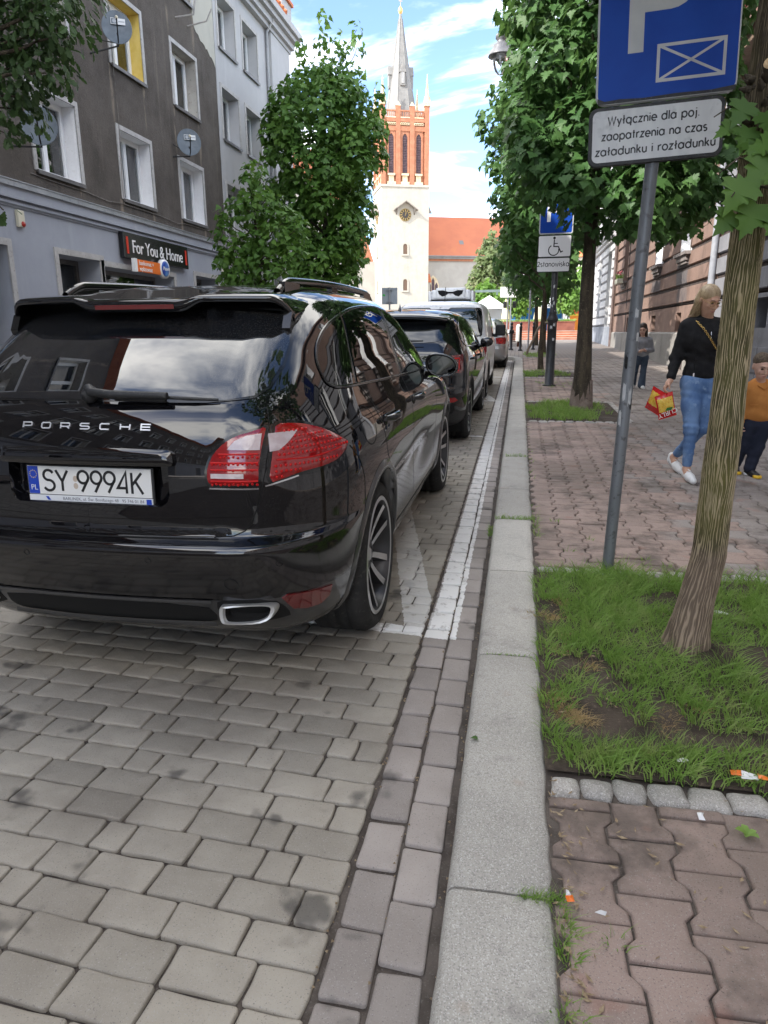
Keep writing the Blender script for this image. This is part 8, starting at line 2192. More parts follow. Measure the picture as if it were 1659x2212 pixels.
# ------------------------------------------------------------------ trees
def leaf_mat(name, a, b_, c_, trans=0.3, dry=0.0):
 m = pmat(name, a, 0.5, spec=0.3); t = m.node_tree; b = bsdf(m)
 r = math_n(t, 'FRACT', math_n(t, 'ADD', irand(t), math_n(t, 'MULTIPLY', orand(t), 3.7)))
 c = mixc(t, r, a, b_)
 c = mixc(t, ramp(t, noise_node(t, wpos(t), 0.9, 3), 0.48, 0.7, 0, 0.7), c, c_)
 t.links.new(c, b.inputs['Base Color'])
 tr = nn(t, 'ShaderNodeBsdfTranslucent')
 hs = nn(t, 'ShaderNodeHueSaturation'); hs.inputs['Value'].default_value = 1.5; hs.inputs['Hue'].default_value = 0.485; t.links.new(c, hs.inputs['Color']); t.links.new(hs.outputs[0], tr.inputs['Color'])
 mx = nn(t, 'ShaderNodeMixShader'); mx.inputs[0].default_value = trans
 t.links.new(b.outputs[0], mx.inputs[1]); t.links.new(tr.outputs[0], mx.inputs[2]); t.links.new(mx.outputs[0], t.nodes['Material Output'].inputs['Surface'])
 return m
m_leafR = leaf_mat('maple leaves dark', (0.042, 0.1, 0.03), (0.065, 0.145, 0.038), (0.09, 0.18, 0.045))
m_leafL = leaf_mat('maple leaves', (0.055, 0.125, 0.022), (0.085, 0.18, 0.03), (0.13, 0.24, 0.04))
m_leafO = leaf_mat('oak leaves', (0.03, 0.06, 0.02), (0.05, 0.09, 0.028), (0.055, 0.12, 0.03))
m_leafP = leaf_mat('sunlit plaza leaves', (0.09, 0.19, 0.03), (0.14, 0.26, 0.045), (0.18, 0.28, 0.06), 0.4)  # sunlit look put into a brighter leaf colour
m_bark = nmat('dark bark', (0.035, 0.028, 0.02), (0.075, 0.06, 0.04), 14, 0.9, (0.12, 0.1, 0.07), 40, 0.9, 40, 0.02, vs=(1, 1, 0.25))
MAPLE = [(0, 0), (0.12, -0.05), (0.30, -0.10), (0.26, 0.04), (0.44, 0.05), (0.62, 0.16), (0.50, 0.22), (0.54, 0.34), (0.36, 0.33), (0.40, 0.50), (0.28, 0.50), (0.20, 0.62), (0.24, 0.74), (0.12, 0.74), (0.0, 1.0)]
MAPLE = MAPLE + [(-x, y) for x, y in MAPLE[1:-1][::-1]]
MAPLES = [(0, 0), (0.30, -0.08), (0.58, 0.16), (0.37, 0.33), (0.36, 0.52), (0.2, 0.6), (0.0, 1.0), (-0.2, 0.6), (-0.36, 0.52), (-0.37, 0.33), (-0.58, 0.16), (-0.30, -0.08)]
OAK = [(0, 0), (0.10, 0.08), (0.08, 0.2), (0.22, 0.3), (0.16, 0.42), (0.30, 0.55), (0.2, 0.66), (0.24, 0.82), (0.08, 0.92), (0, 1.0)]
OAK = OAK + [(-x, y) for x, y in OAK[1:-1][::-1]]
def leaf_geo(shape, fold=0.12, droop=0.25):
 pts = [(0, 0.36, 0.0)] + [(x, y, fold * abs(x) - droop * (y - 0.36) ** 2 * (1 if y > 0.36 else .3) - 0.12 * abs(x) ** 2) for x, y in shape]
 n = len(shape)
 return np.array(pts), [(0, 1 + i, 1 + (i + 1) % n) for i in range(n)]
def leaf_dirs(out, rng, up=0.55, jit=0.35, droop=0.55):
 """normals and tip directions for leaves on the outside of a clump"""
 nrm = out * 1.0; nrm[:, 2] = nrm[:, 2] * .5 + up; nrm += rng.normal(0, jit, nrm.shape); nrm /= np.linalg.norm(nrm, axis=1)[:, None] + 1e-9
 tip = out + rng.normal(0, 0.5, out.shape); tip[:, 2] -= droop
 tip -= nrm * (tip * nrm).sum(1)[:, None]; tip /= np.linalg.norm(tip, axis=1)[:, None] + 1e-9
 return nrm, tip
def scatter_leaves(clumps, per_area, rng, fill=0.25):
 P = []; O = []
 for (cx, cy, cz, r, rz) in clumps:
  n = max(6, int(4 * PI * r * r * per_area))
  d = rng.normal(0, 1, (n, 3)); d /= np.linalg.norm(d, axis=1)[:, None]
  keep = (d[:, 2] > -0.75) | (rng.random(n) < 0.3); d = d[keep]; n = len(d)
  rad = np.where(rng.random(n) < fill, rng.uniform(0.3, 0.85, n), rng.uniform(0.85, 1.12, n))
  p = d * rad[:, None] * np.array([r, r, rz]) + np.array([cx, cy, cz]); P.append(p); O.append(d)
 return np.concatenate(P), np.concatenate(O)
def leaves_mesh(name, P, O, shape, size, mat, parent, rng, singles=0, cam_xyz=(0, 0, 1.5), up=0.55, jit=0.35, droop=0.55, only=None, visible=None):
 base, tri = leaf_geo(shape)
 nrm, tip = leaf_dirs(O, rng, up, jit, droop)
 sd = np.cross(tip, nrm); s = size * rng.uniform(0.65, 1.2, len(P))
 order = np.arange(len(P))
 if singles:
  d = np.linalg.norm(P - np.array(cam_xyz), axis=1)
  if visible is not None: d = d + np.where(visible(P), 0, 100)
  # outside leaves facing the camera come first
  face = (O * (np.array(cam_xyz) - P)).sum(1) / d
  d = d - 0.9 * face
  order = np.argsort(d)
 if singles:
  mes = []
  for k in range(4):
   b2, _ = leaf_geo(shape, 0.06 + 0.07 * k, 0.1 + 0.12 * k)
   mes.append(as_mesh('leaf', (b2.tolist(), tri), mat, False))
  for i in order[:singles]:
   o = bpy.data.objects.new('leaf', mes[int(rng.integers(4))]); COL.objects.link(o); o.parent = parent
   M = Matrix(((sd[i, 0], tip[i, 0], nrm[i, 0], P[i, 0]), (sd[i, 1], tip[i, 1], nrm[i, 1], P[i, 1]), (sd[i, 2], tip[i, 2], nrm[i, 2], P[i, 2]), (0, 0, 0, 1)))
   o.matrix_local = M @ Matrix.Scale(s[i], 4)
 rest = order[singles:]
 if len(rest):
  V = P[rest][:, None, :] + s[rest][:, None, None] * (base[None, :, 0:1] * sd[rest][:, None, :] + base[None, :, 1:2] * tip[rest][:, None, :] + base[None, :, 2:3] * nrm[rest][:, None, :])
  nb = len(base); N = len(rest); tr_ = np.array(tri)
  F = (tr_[None] + (np.arange(N) * nb)[:, None, None]).reshape(-1, 3)
  me = bpy.data.meshes.new(name)
  me.vertices.add(N * nb); me.vertices.foreach_set('co', V.reshape(-1).astype(np.float32))
  me.loops.add(len(F) * 3); me.loops.foreach_set('vertex_index', F.reshape(-1).astype(np.int32))
  me.polygons.add(len(F)); me.polygons.foreach_set('loop_start', (np.arange(len(F)) * 3).astype(np.int32)); me.polygons.foreach_set('loop_total', np.full(len(F), 3, np.int32))
  me.materials.append(mat); me.update(calc_edges=True); me.validate()
  o = bpy.data.objects.new(name, me); COL.objects.link(o); o.parent = parent
  o['kind'] = 'stuff'
  return o
def limb(mb, a, b_, r0, r1, rng, wob=0.08, n=6, seg=8):
 a = Vector(a); b_ = Vector(b_); L = (b_ - a).length; pts = []
 for i in range(seg + 1):
  u = i / seg; w = math.sin(u * PI) * L * wob
  pts.append(a.lerp(b_, u) + Vector((rng.normal(0, .4) * w, rng.normal(0, .4) * w, 0.25 * w)))
 mb.tube(pts, [r0 + (r1 - r0) * (i / seg) for i in range(seg + 1)], n, 0)
def envelope_clumps(c, prof, k, rr_, rng, squash=0.8, core=0.35):
 """clumps strewn over a body of revolution given by (z, radius)"""
 zs = [p[0] for p in prof]; rs = [p[1] for p in prof]; out = []
 wts = np.array([max(0.15, np.interp(z, zs, rs)) for z in np.linspace(zs[0], zs[-1], 40)]); wts = np.cumsum(wts / wts.sum())
 for i in range(k):
  z = np.interp((i + rng.random()) / k, np.concatenate([[0], wts]), np.linspace(zs[0], zs[-1], 41))
  R_ = np.interp(z, zs, rs); a = i * 2.39996 + rng.uniform(-.4, .4)
  q = rng.uniform(core, 1.0) ** 0.6
  r = rr_ * rng.uniform(0.7, 1.25) * min(1, 0.5 + R_ / 2)
  rad = max(0, R_ - r * 0.8) * q
  out.append((c[0] + rad * math.cos(a), c[1] + rad * math.sin(a), z, r, r * squash))
 return out
def tree(name, label, base, clumps, per_area, shape, size, mat, trunk_top, r0, r1, seed, singles=0, trunkmat=None, limbs=14, group=None, limb_from=0.5, droop=0.55, visible=None, up=.55):
 rng = np.random.default_rng(seed)
 e = empty(name, base, (0, 0, 0), label, 'tree', group)
 B = np.array(base)
 mb = MB(); tt = Vector(trunk_top) - Vector(base); n = 12; pts = []; rad = []
 for i in range(n + 1):
  u = i / n; pts.append(Vector((0, 0, -0.05)).lerp(tt, u) + Vector((0.03 * math.sin(u * 5 + seed), 0.03 * math.cos(u * 4 + seed), 0)) * (1 if 0 < i < n else 0)); rad.append((r0 + (r1 - r0) * u) * (1 + 0.55 * math.exp(-u * n / 1.1)))
 mb.tube(pts, rad, 12, 0); tr = mb.build('trunk', trunkmat or m_bark, e)
 mb = MB(); cl = sorted(clumps, key=lambda c: rng.random())[:limbs]
 for c in cl:
  q = Vector((c[0] - B[0], c[1] - B[1], c[2] - B[2])); u = min(1.0, max(limb_from, (q.z - 0.8 * math.hypot(q.x, q.y)) / max(tt.z, .1)))
  limb(mb, Vector((0, 0, 0)).lerp(tt, u), q, max(0.02, (r0 + (r1 - r0) * u) * 0.6), 0.008, rng)
 mb.build('branches', m_bark, e)
 P, O = scatter_leaves(clumps, per_area, rng)
 cr_ = empty('crown', (0, 0, 0)); cr_.parent = e
 leaves_mesh('foliage', P - B, O, shape, size, mat, cr_, rng, singles, tuple(Vector((0, 0, 1.5)) - Vector(base)), droop=droop, visible=(lambda Q: visible(Q + B)) if visible else None, up=up)
 return e
zp = lambda y: gz(y) + PW
def in_view(Q):
 x, y, z = Q[:, 0], Q[:, 1], Q[:, 2]
 return (z < 1.5 + 0.47 * y) & (x < 0.36 * y) & (x > -0.72 * y)
rng0 = np.random.default_rng(4)
# right row
prof2 = [(3.0, 1.0), (3.2, 1.5), (3.7, 1.75), (4.6, 1.8), (5.8, 1.8), (7.2, 1.7), (8.4, 1.2), (9.4, 0.4)]
c2 = envelope_clumps((1.36, 11.4), prof2, 100, 0.5, rng0, 0.72)
c2 = [c for c in c2 if not (0.0 < c[0] / c[1] < 0.08 and (c[2] - c[4] * 1.2 - 1.5) / c[1] < 0.135)]
c2 += [(0.45, 11.0, 3.5, .36, .3), (0.1, 11.0, 3.75, .36, .3), (0.75, 10.9, 3.42, .3, .24), (0.5, 11.2, 3.95, .4, .32), (-0.1, 11.1, 4.2, .35, .3), (0.95, 11.2, 2.95, .3, .2), (1.9, 11.1, 3.05, .42, .34), (2.45, 11.4, 3.35, .4, .32), (1.5, 10.6, 2.95, .35, .28), (2.0, 10.4, 3.5, .4, .35)]
tree('maple_tree', 'dark leaved maple behind the leaning sign post, its trunk pale at the foot', (1.0, 11.38, zp(11.38)), c2, 52, MAPLE, 0.15, m_leafR, (1.02, 11.4, 7.5), 0.115, 0.05, 3, 300, None, 26, 'maples in the pavement row', 0.45, visible=in_view)
profs = [(2.3, 0.8), (2.6, 1.35), (3.8, 1.75), (5.4, 1.95), (7.5, 2.1), (9.2, 1.7), (10.4, 0.6)]
for i, (x, y, sd, lb, th) in enumerate(((0.62, 20.2, 5, 'slim maple right behind the street lamp post', 0.06), (0.9, 28.9, 6, 'maple beside the bent hoop', 0.12), (0.8, 37.6, 8, 'farthest maple of the pavement row behind the notice board post', 0.12))):
 pr_ = [(z + gz(y), r * (1.0 if i else 0.95)) for z, r in profs]
 cc = envelope_clumps((x - 0.12, y), pr_, 84, 0.5, np.random.default_rng(sd), 0.72)
 tree('maple_tree', lb, (x, y, zp(y)), cc, 34, MAPLES, 0.18, m_leafR, (x, y, 6.5), th, 0.04, sd, 0, None, 14, 'maples in the pavement row', 0.35)
# pale lower trunk of the maple behind the sign
mb = MB(); mb.tube([(0, 0, 0.0), (0.0, 0, 0.25), (0.002, 0, 0.45)], [0.186, 0.167, 0.152], 14, 0, False)
mb.build('pale_foot', nmat('pale limewashed bark', (0.16, 0.12, 0.1), (0.24, 0.19, 0.16), 9, 0.9, (0.09, 0.07, 0.06), 25, 0.8, 40, 0.01), bpy.data.objects['maple_tree'])
# left pair
def blob(lst): return [tuple(b) for b in lst]
c1l = [(-7.2, 17.2, 3.2, .38, .3), (-7.25, 17.1, 3.8, .32, .28), (-7.15, 17.3, 4.3, .33, .3), (-6.9, 17.0, 3.4, .4, .3), (-6.55, 17.2, 4.9, .36, .36), (-6.45, 17.2, 5.2, .25, .28), (-6.6, 17.0, 4.4, .42, .35), (-6.15, 17.1, 4.6, .36, .32), (-5.9, 17.2, 4.2, .42, .34), (-5.65, 17.2, 3.8, .42, .34), (-5.6, 17.3, 3.35, .4, .3), (-6.1, 16.9, 3.7, .45, .34), (-6.5, 16.9, 3.6, .4, .3), (-6.2, 16.8, 3.1, .42, .3), (-6.8, 16.8, 2.85, .38, .28), (-7.2, 17.0, 2.85, .3, .24), (-5.8, 17.0, 2.95, .36, .28), (-6.4, 17.6, 4.2, .4, .3), (-6.4, 17.7, 3.4, .5, .4), (-6.5, 16.9, 2.7, .3, .22), (-6.0, 17.1, 2.55, .3, .22)]
c1l = c1l + [(x + rng0.uniform(-.35, .35), y + rng0.uniform(-.4, .4), z + rng0.uniform(-.3, .3), r * .55, rz * .55) for x, y, z, r, rz in c1l]
tree('maple_tree', 'smaller bushy maple in front of the grey house wall', (-6.45, 17.2, zp(17)), c1l, 46, MAPLE, 0.145, m_leafL, (-6.45, 17.2, 4.4), 0.07, 0.03, 11, 300, None, 30, 'maples on the left pavement', 0.18, visible=in_view)
prl = [(2.7, 0.8), (3.2, 1.4), (4.2, 1.75), (5.4, 1.8), (6.6, 2.15), (7.8, 2.25), (8.8, 1.75), (9.4, 1.1), (9.8, 0.6)]
c2l = envelope_clumps((-6.7, 24.5), prl, 110, 0.52, np.random.default_rng(23), 0.75)
for x, z0, z1 in ((-7.4, 9.0, 10.5), (-6.6, 9.4, 11.2), (-6.05, 9.2, 10.6), (-5.5, 9.0, 10.9), (-8.3, 8.3, 9.2), (-4.75, 8.0, 9.0)):
 for k in range(4): c2l.append((x + rng0.uniform(-.08, .08), 24.5 + rng0.uniform(-.2, .2), z0 + (z1 - z0) * k / 3, 0.34 - 0.05 * k, 0.3))
tree('maple_tree', 'tall maple with pointed tops left of the church tower', (-6.7, 24.5, zp(24)), c2l, 36, MAPLES, 0.185, m_leafL, (-6.7, 24.5, 8.6), 0.16, 0.05, 12, 300, None, 34, 'maples on the left pavement', 0.22, visible=in_view)
# oak whose boughs hang into the top left corner
co = [(-6.6, 9.0, 5.3, .5, .4), (-6.2, 9.0, 5.2, .45, .38), (-5.85, 9.0, 5.15, .35, .3), (-6.5, 8.9, 4.8, .45, .38), (-6.1, 9.0, 4.75, .36, .3), (-6.7, 9.1, 4.4, .4, .32), (-6.45, 9.0, 4.5, .25, .2), (-6.82, 9.0, 4.1, .2, .16), (-6.98, 9.0, 3.15, .13, .1), (-7.2, 9, 4.9, .6, .5), (-6.3, 9.2, 5.7, .6, .45), (-7.0, 8.8, 5.8, .7, .5), (-5.9, 9.1, 5.6, .5, .4), (-6.4, 8.6, 6.2, .7, .5), (-7.4, 8.2, 6.2, .9, .7), (-7.6, 7.4, 5.6, .9, .7), (-6.8, 7.4, 6.6, .9, .7), (-7.2, 6.6, 6.9, 1.0, .8), (-8, 7, 7.4, 1., .8), (-6.6, 8.2, 7.4, .9, .7)]
tree('oak_tree', 'lobed leaved tree hanging into the upper left corner', (-8.0, 7.6, zp(7.6)), co, 60, OAK, 0.145, m_leafO, (-7.4, 7.8, 5.2), 0.15, 0.08, 14, 300, None, 22, None, 0.8, visible=in_view)
# plaza and far trees
def ptree(x, y, z0, h, r, lb, sd, trunk=2.0, mat=None, size=0.34, per=9, zt_=None):
 zb = z0; pr_ = [(zb + trunk * .8, r * .4), (zb + trunk + 0.12 * h, r * .9), (zb + trunk + 0.35 * h, r), (zb + trunk + 0.7 * h, r * .75), (zb + trunk + h, r * .15)]
 cc = envelope_clumps((x, y), pr_, int(20 + 9 * r), 0.55 + 0.12 * r, np.random.default_rng(sd), 0.75)
 tree('plaza_tree', lb, (x, y, zb), cc, per, MAPLES, size, mat or m_leafP, (x, y, zb + trunk + h * .6), 0.05 + 0.02 * r, 0.02, sd, 0, None, 10, 'trees on the square')
ptree(3.45, 55, zt, 1.9, 1.05, 'young bright plaza tree right of the lamp post', 31, 1.7, None, 0.26, 13)
ptree(-0.1, 58, zt, 2.4, 1.3, 'bright plaza tree behind the notice board', 32, 1.6, None, 0.26, 11)
ptree(-3.2, 66, gz(47), 3.6, 2.0, 'bright bushy plaza tree in front of the church nave', 33, 1.2, None, 0.36)
ptree(-3.6, 84, gz(47), 9.0, 2.6, 'tall tree standing before the church roof', 34, 2.5, leaf_mat('dusty green leaves', (0.1, 0.15, 0.05), (0.15, 0.19, 0.08), (0.2, 0.2, 0.1), 0.3), 0.45)
ptree(-5.5, 72, gz(47), 3.0, 1.7, 'low bright plaza tree left of the others', 35, 1.0, None, 0.36)
ptree(1.6, 70, zt, 4.0, 2.2, 'rounded plaza tree behind the blue tents', 36, 1.8, None, 0.36)
ptree(6.3, 68, zt, 4.5, 2.3, 'plaza tree beside the white house', 37, 1.8, None, 0.36)
ptree(-0.6, 88, gz(47), 8.5, 2.6, 'tall tree behind the pavement maples', 38, 2.0, None, 0.45)
# near trunk with ridged bark
NTX, NTY = 0.757, 2.91
nt_ = empty('maple_tree', (NTX, NTY, zp(NTY)), (0, 0, 0), 'nearest maple with thick ridged mossy trunk and cut branch stub', 'tree', 'maples in the pavement row')
prz = [0.0, 0.05, 0.12, 0.25, 0.45, 1.0, 1.55, 1.95, 2.15, 2.4, 3.2]
prx = [0.0, 0.0, 0.004, 0.018, 0.045, 0.052, 0.048, 0.052, 0.055, 0.06, 0.09]
prr = [0.108, 0.092, 0.081, 0.071, 0.064, 0.0595, 0.056, 0.056, 0.062, 0.058, 0.05]
NT, NZ = 216, 480
zz = np.linspace(-0.03, 3.2, NZ); cxs = np.interp(zz, prz, prx); rds = pchip(prz, prr, np.clip(zz, 0, 3.2))
V = []; RG = []; nz_ = mnoise.noise
for i in range(NZ):
 z = float(zz[i])
 for k in range(NT):
  th = 2 * PI * k / NT; ct, st2 = math.cos(th), math.sin(th)
  w = 0.9 * nz_(Vector((ct * 1.3, st2 * 1.3, z * 2.6))) + 0.35 * nz_(Vector((ct * 3.4, st2 * 3.4, z * 7))) + 0.22 * nz_(Vector((ct * 4, st2 * 4, z * 17)))
  r1 = 1 - abs(math.sin(PI * (th / (2 * PI) * 34 + 1.7 * w)))
  w2 = 0.5 * nz_(Vector((ct * 2.5 + 5, st2 * 2.5, z * 4.2)))
  r2 = 1 - abs(math.sin(PI * (th / (2 * PI) * 47 + 0.5 + 1.9 * w2)))
  q = 0.5 + 0.5 * nz_(Vector((ct * 2 + 9, st2 * 2, z * 5)))
  rd = max(r1 ** 2.0, 0.9 * r2 ** 2.4 * (1 if q > 0.42 else 0.45))
  rd *= 0.7 + 0.8 * max(0, 0.5 + nz_(Vector((ct * 3 + 2, st2 * 3, z * 13))))
  rd = min(1.0, rd)
  R_ = float(rds[i]) * (1 + 0.05 * nz_(Vector((ct * 1.1, st2 * 1.1, z * 3)))) + 0.0036 * rd
  if z < 0.22: R_ *= 1 + (0.22 - z) * (1.1 * max(0, math.sin(3 * th + 0.6)) ** 2 + 0.5 * nz_(Vector((ct * 3, st2 * 3, z * 8)))) - 0.35 * (0.22 - z) * (1 if 4.9 < th < 5.4 else 0)
  for zk, tk in ((1.83, 4.55),):
   R_ += 0.006 * math.exp(-((z - zk) / 0.03) ** 2 - ((th - tk) / 0.35) ** 2)
  V.append((float(cxs[i]) + R_ * ct, R_ * st2, z)); RG.append(rd)
F = [(i*NT+k, i*NT+(k+1) % NT, (i+1)*NT+(k+1) % NT, (i+1)*NT+k) for i in range(NZ - 1) for k in range(NT)]
me = bpy.data.meshes.new('trunk'); me.from_pydata(V, [], F); me.polygons.foreach_set('use_smooth', [True] * len(F))
at_ = me.attributes.new('ridge', 'FLOAT', 'POINT'); at_.data.foreach_set('value', RG)
m_nb = pmat('ridged maple bark', (0.1, 0.08, 0.05), 0.9, spec=0.2); t = m_nb.node_tree; b = bsdf(m_nb)
an = nn(t, 'ShaderNodeAttribute', attribute_name='ridge'); p = opos(t); sp_ = nn(t, 'ShaderNodeSeparateXYZ'); t.links.new(p, sp_.inputs[0])
moss = ramp(t, noise_node(t, p, 3.0, 4, 0.6), 0.36, 0.62)
fur = mixc(t, moss, (0.05, 0.042, 0.026), (0.085, 0.08, 0.03))
fur = mixc(t, ramp(t, noise_node(t, p, 1.6, 3, 0.5, loc=(4, 0, 0)), 0.52, 0.7, 0, 0.55), fur, (0.13, 0.12, 0.035))
rdg = mixc(t, ramp(t, noise_node(t, p, 6, 3), 0.4, 0.6), (0.38, 0.31, 0.2), (0.29, 0.24, 0.14))
col = mixc(t, ramp(t, an.outputs['Fac'], 0.28, 0.62), fur, rdg)
lowc = mixc(t, ramp(t, an.outputs['Fac'], 0.2, 0.7), (0.13, 0.098, 0.072), (0.31, 0.24, 0.175))
zl = math_n(t, 'ADD', sp_.outputs['Z'], math_n(t, 'MULTIPLY', noise_node(t, p, 9, 3), 0.22))
col = mixc(t, ramp(t, zl, 0.5, 0.66), lowc, col)
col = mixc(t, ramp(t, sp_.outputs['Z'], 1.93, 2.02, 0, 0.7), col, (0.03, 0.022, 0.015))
col = mixc(t, ramp(t, noise_node(t, p, 5, 4, 0.7, loc=(2, 2, 7)), 0.6, 0.72, 0, 0.8), col, (0.05, 0.04, 0.03))
t.links.new(col, b.inputs['Base Color']); t.links.new(bump(t, noise_node(t, p, 90, 4, 0.7), 0.5, 0.003), b.inputs['Normal'])
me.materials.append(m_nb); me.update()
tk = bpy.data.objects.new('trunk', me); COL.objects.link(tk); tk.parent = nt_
mb = MB(); mb.tube([(0.055, -0.02, 2.17), (0.03, -0.085, 2.2), (0.026, -0.105, 2.21)], [0.03, 0.02, 0.019], 12, 0, False); mb.lathe([(0.019, 0), (0.016, 0.002), (0.001, 0.0025)], 14, 1, T(0.026, -0.105, 2.21) @ RX(PI / 2 + .2))
stb = mb.build('branch_stub', [m_bark, nmat('fresh cut wood', (0.55, 0.38, 0.2), (0.65, 0.48, 0.28), 60, 0.7, world=False)], nt_)
mb = MB(); rg = random.Random(6)
for k in range(26):
 a = rg.uniform(2.4, 5.2); zc = 2.12 + rg.uniform(-.09, .08); r0 = 0.05
 p0 = Vector((0.055 + r0 * math.cos(a), r0 * math.sin(a), zc)); d_ = Vector((math.cos(a), math.sin(a), rg.uniform(-.2, .6))).normalized() * rg.uniform(0.02, 0.06)
 mb.tube([p0, p0 + d_ * .6, p0 + d_], [0.014, 0.01, 0.003], 6, 0)
mb.build('burr', m_bark, nt_)
rngN = np.random.default_rng(77)
crn = empty('crown', (0, 0, 0)); crn.parent = nt_
mb = MB(); spr = [((0.03, -0.06, 1.92), (-0.12, -0.22, 1.86)), ((0.03, -0.05, 1.86), (-0.08, -0.24, 1.78)), ((0.07, -0.05, 1.92), (0.08, -0.24, 1.9)), ((0.02, -0.03, 2.1), (-0.13, -0.1, 2.06)), ((0.06, -0.05, 1.84), (0.1, -0.2, 1.74))]
for a, b_ in spr:
 mb = MB(); mb.tube([a, Vector(a).lerp(Vector(b_), .5) + Vector((0, 0, 0.03)), b_], [0.004, 0.0035, 0.002], 6); mb.build('twig', m_bark, nt_)
# the big leaves beside the trunk, one by one: tip point, direction of the tip, size
lv = [(-0.03, -0.2, 1.90, -0.6, -0.1, -0.75, .17), (-0.11, -0.22, 1.83, -0.5, 0, -0.85, .15), (0.0, -0.24, 1.86, 0.1, -0.1, -0.95, .15), (0.06, -0.24, 1.92, 0.3, -0.1, -0.9, .17), (0.10, -0.22, 1.84, 0.5, -0.1, -0.8, .15), (0.12, -0.2, 1.78, 0.2, -0.1, -0.95, .14), (-0.06, -0.2, 1.76, -0.35, 0, -0.9, .15), (0.0, -0.2, 1.74, 0.0, 0, -1, .13), (0.05, -0.22, 1.94, -0.2, -0.2, 0.5, .14), (-0.1, -0.1, 2.10, -0.5, -.1, -.8, .12), (-0.09, -0.1, 2.02, -0.2, -.1, -.9, .11), (-0.05, -0.12, 2.06, .3, -.1, -.9, .11), (-0.13, -0.08, 2.04, -.8, 0, -.5, .10), (-0.02, -0.18, 1.95, -.9, 0, -.2, .13), (0.14, -0.2, 1.9, .9, 0, -.3, .14), (-0.12, -0.16, 1.74, -.6, 0, -.7, .12), (-0.07, -0.1, 1.98, .1, 0, -.9, .10)]
base, tri = leaf_geo(MAPLE, 0.1, 0.3); lmes = [as_mesh('leaf', (leaf_geo(MAPLE, 0.05 + .06 * k, 0.15 + .12 * k)[0].tolist(), tri), m_leafL, True) for k in range(3)]
for i, (x, y, z, dx, dy, dz, s) in enumerate(lv):
 x += 0.075; s *= 0.82
 tip = Vector((dx, dy, dz)).normalized(); nr = Vector((rngN.uniform(-.3, .3), -0.75, 0.55)); nr = (nr - tip * nr.dot(tip)).normalized(); sd_ = tip.cross(nr)
 o = bpy.data.objects.new('leaf', lmes[i % 3]); COL.objects.link(o); o.parent = crn
 o.matrix_local = Matrix(((sd_.x, tip.x, nr.x, x), (sd_.y, tip.y, nr.y, y), (sd_.z, tip.z, nr.z, z), (0, 0, 0, 1))) @ Matrix.Scale(s, 4)
# the crown overhead, above the edge of the picture
cN = envelope_clumps((0.85, 2.4), [(3.3, 1.2), (3.9, 1.9), (5, 2.2), (6.4, 1.9), (7.6, .6)], 26, 0.6, rngN, 0.75)
cN = [c for c in cN if c[2] - c[4] * 1.2 > 1.62 + 0.43 * (c[1] + c[3] * 1.2) or c[1] + c[3] < -0.3]
P, O = scatter_leaves(cN, 13, rngN); leaves_mesh('foliage', P - np.array([NTX, NTY, zp(NTY)]), O, MAPLES, 0.22, m_leafR, crn, rngN)
mb = MB()
for c in cN[::3]: limb(mb, (0.09, 0, 3.1), (c[0] - NTX, c[1] - NTY, c[2] - zp(NTY)), 0.035, 0.008, rngN)
mb.build('branches', m_bark, nt_)
# a fallen leaf on the kerb and a small weed in the paving
o = bpy.data.objects.new('fallen_leaf', as_mesh('fallen_leaf', (leaf_geo(MAPLES, .3, .2)[0].tolist(), leaf_geo(MAPLES)[1]), m_leafL)); COL.objects.link(o); o.scale = (.028, .028, .028); o.location = (-0.085, 2.135, gz(2.1) + PW + 0.004); o.rotation_euler = (0.2, 0.1, 1.9); tag(o, 'small green leaf lying on the granite kerb', 'leaf')
wd_ = empty('plantain_weed', (0.685, 1.80, zp(1.8)), (0, 0, 0), 'small broad leaved weed growing from a paving joint', 'weed')
for i, (a, l) in enumerate(((0.3, .035), (1.5, .04), (2.6, .03), (3.9, .036), (5.1, .03))):
 o = bpy.data.objects.new('leaf', lmes[0] if False else as_mesh('leaf', ([(0, 0, 0), (.3, .3, .25), (.28, .7, .3), (0, 1, .12), (-.28, .7, .3), (-.3, .3, .25), (0, .5, .2)], [(0, 1, 6), (1, 2, 6), (2, 3, 6), (3, 4, 6), (4, 5, 6), (5, 0, 6)]), m_grass)); COL.objects.link(o); o.parent = wd_; o.rotation_euler = (0.35, 0, a); o.scale = (l, l, l)
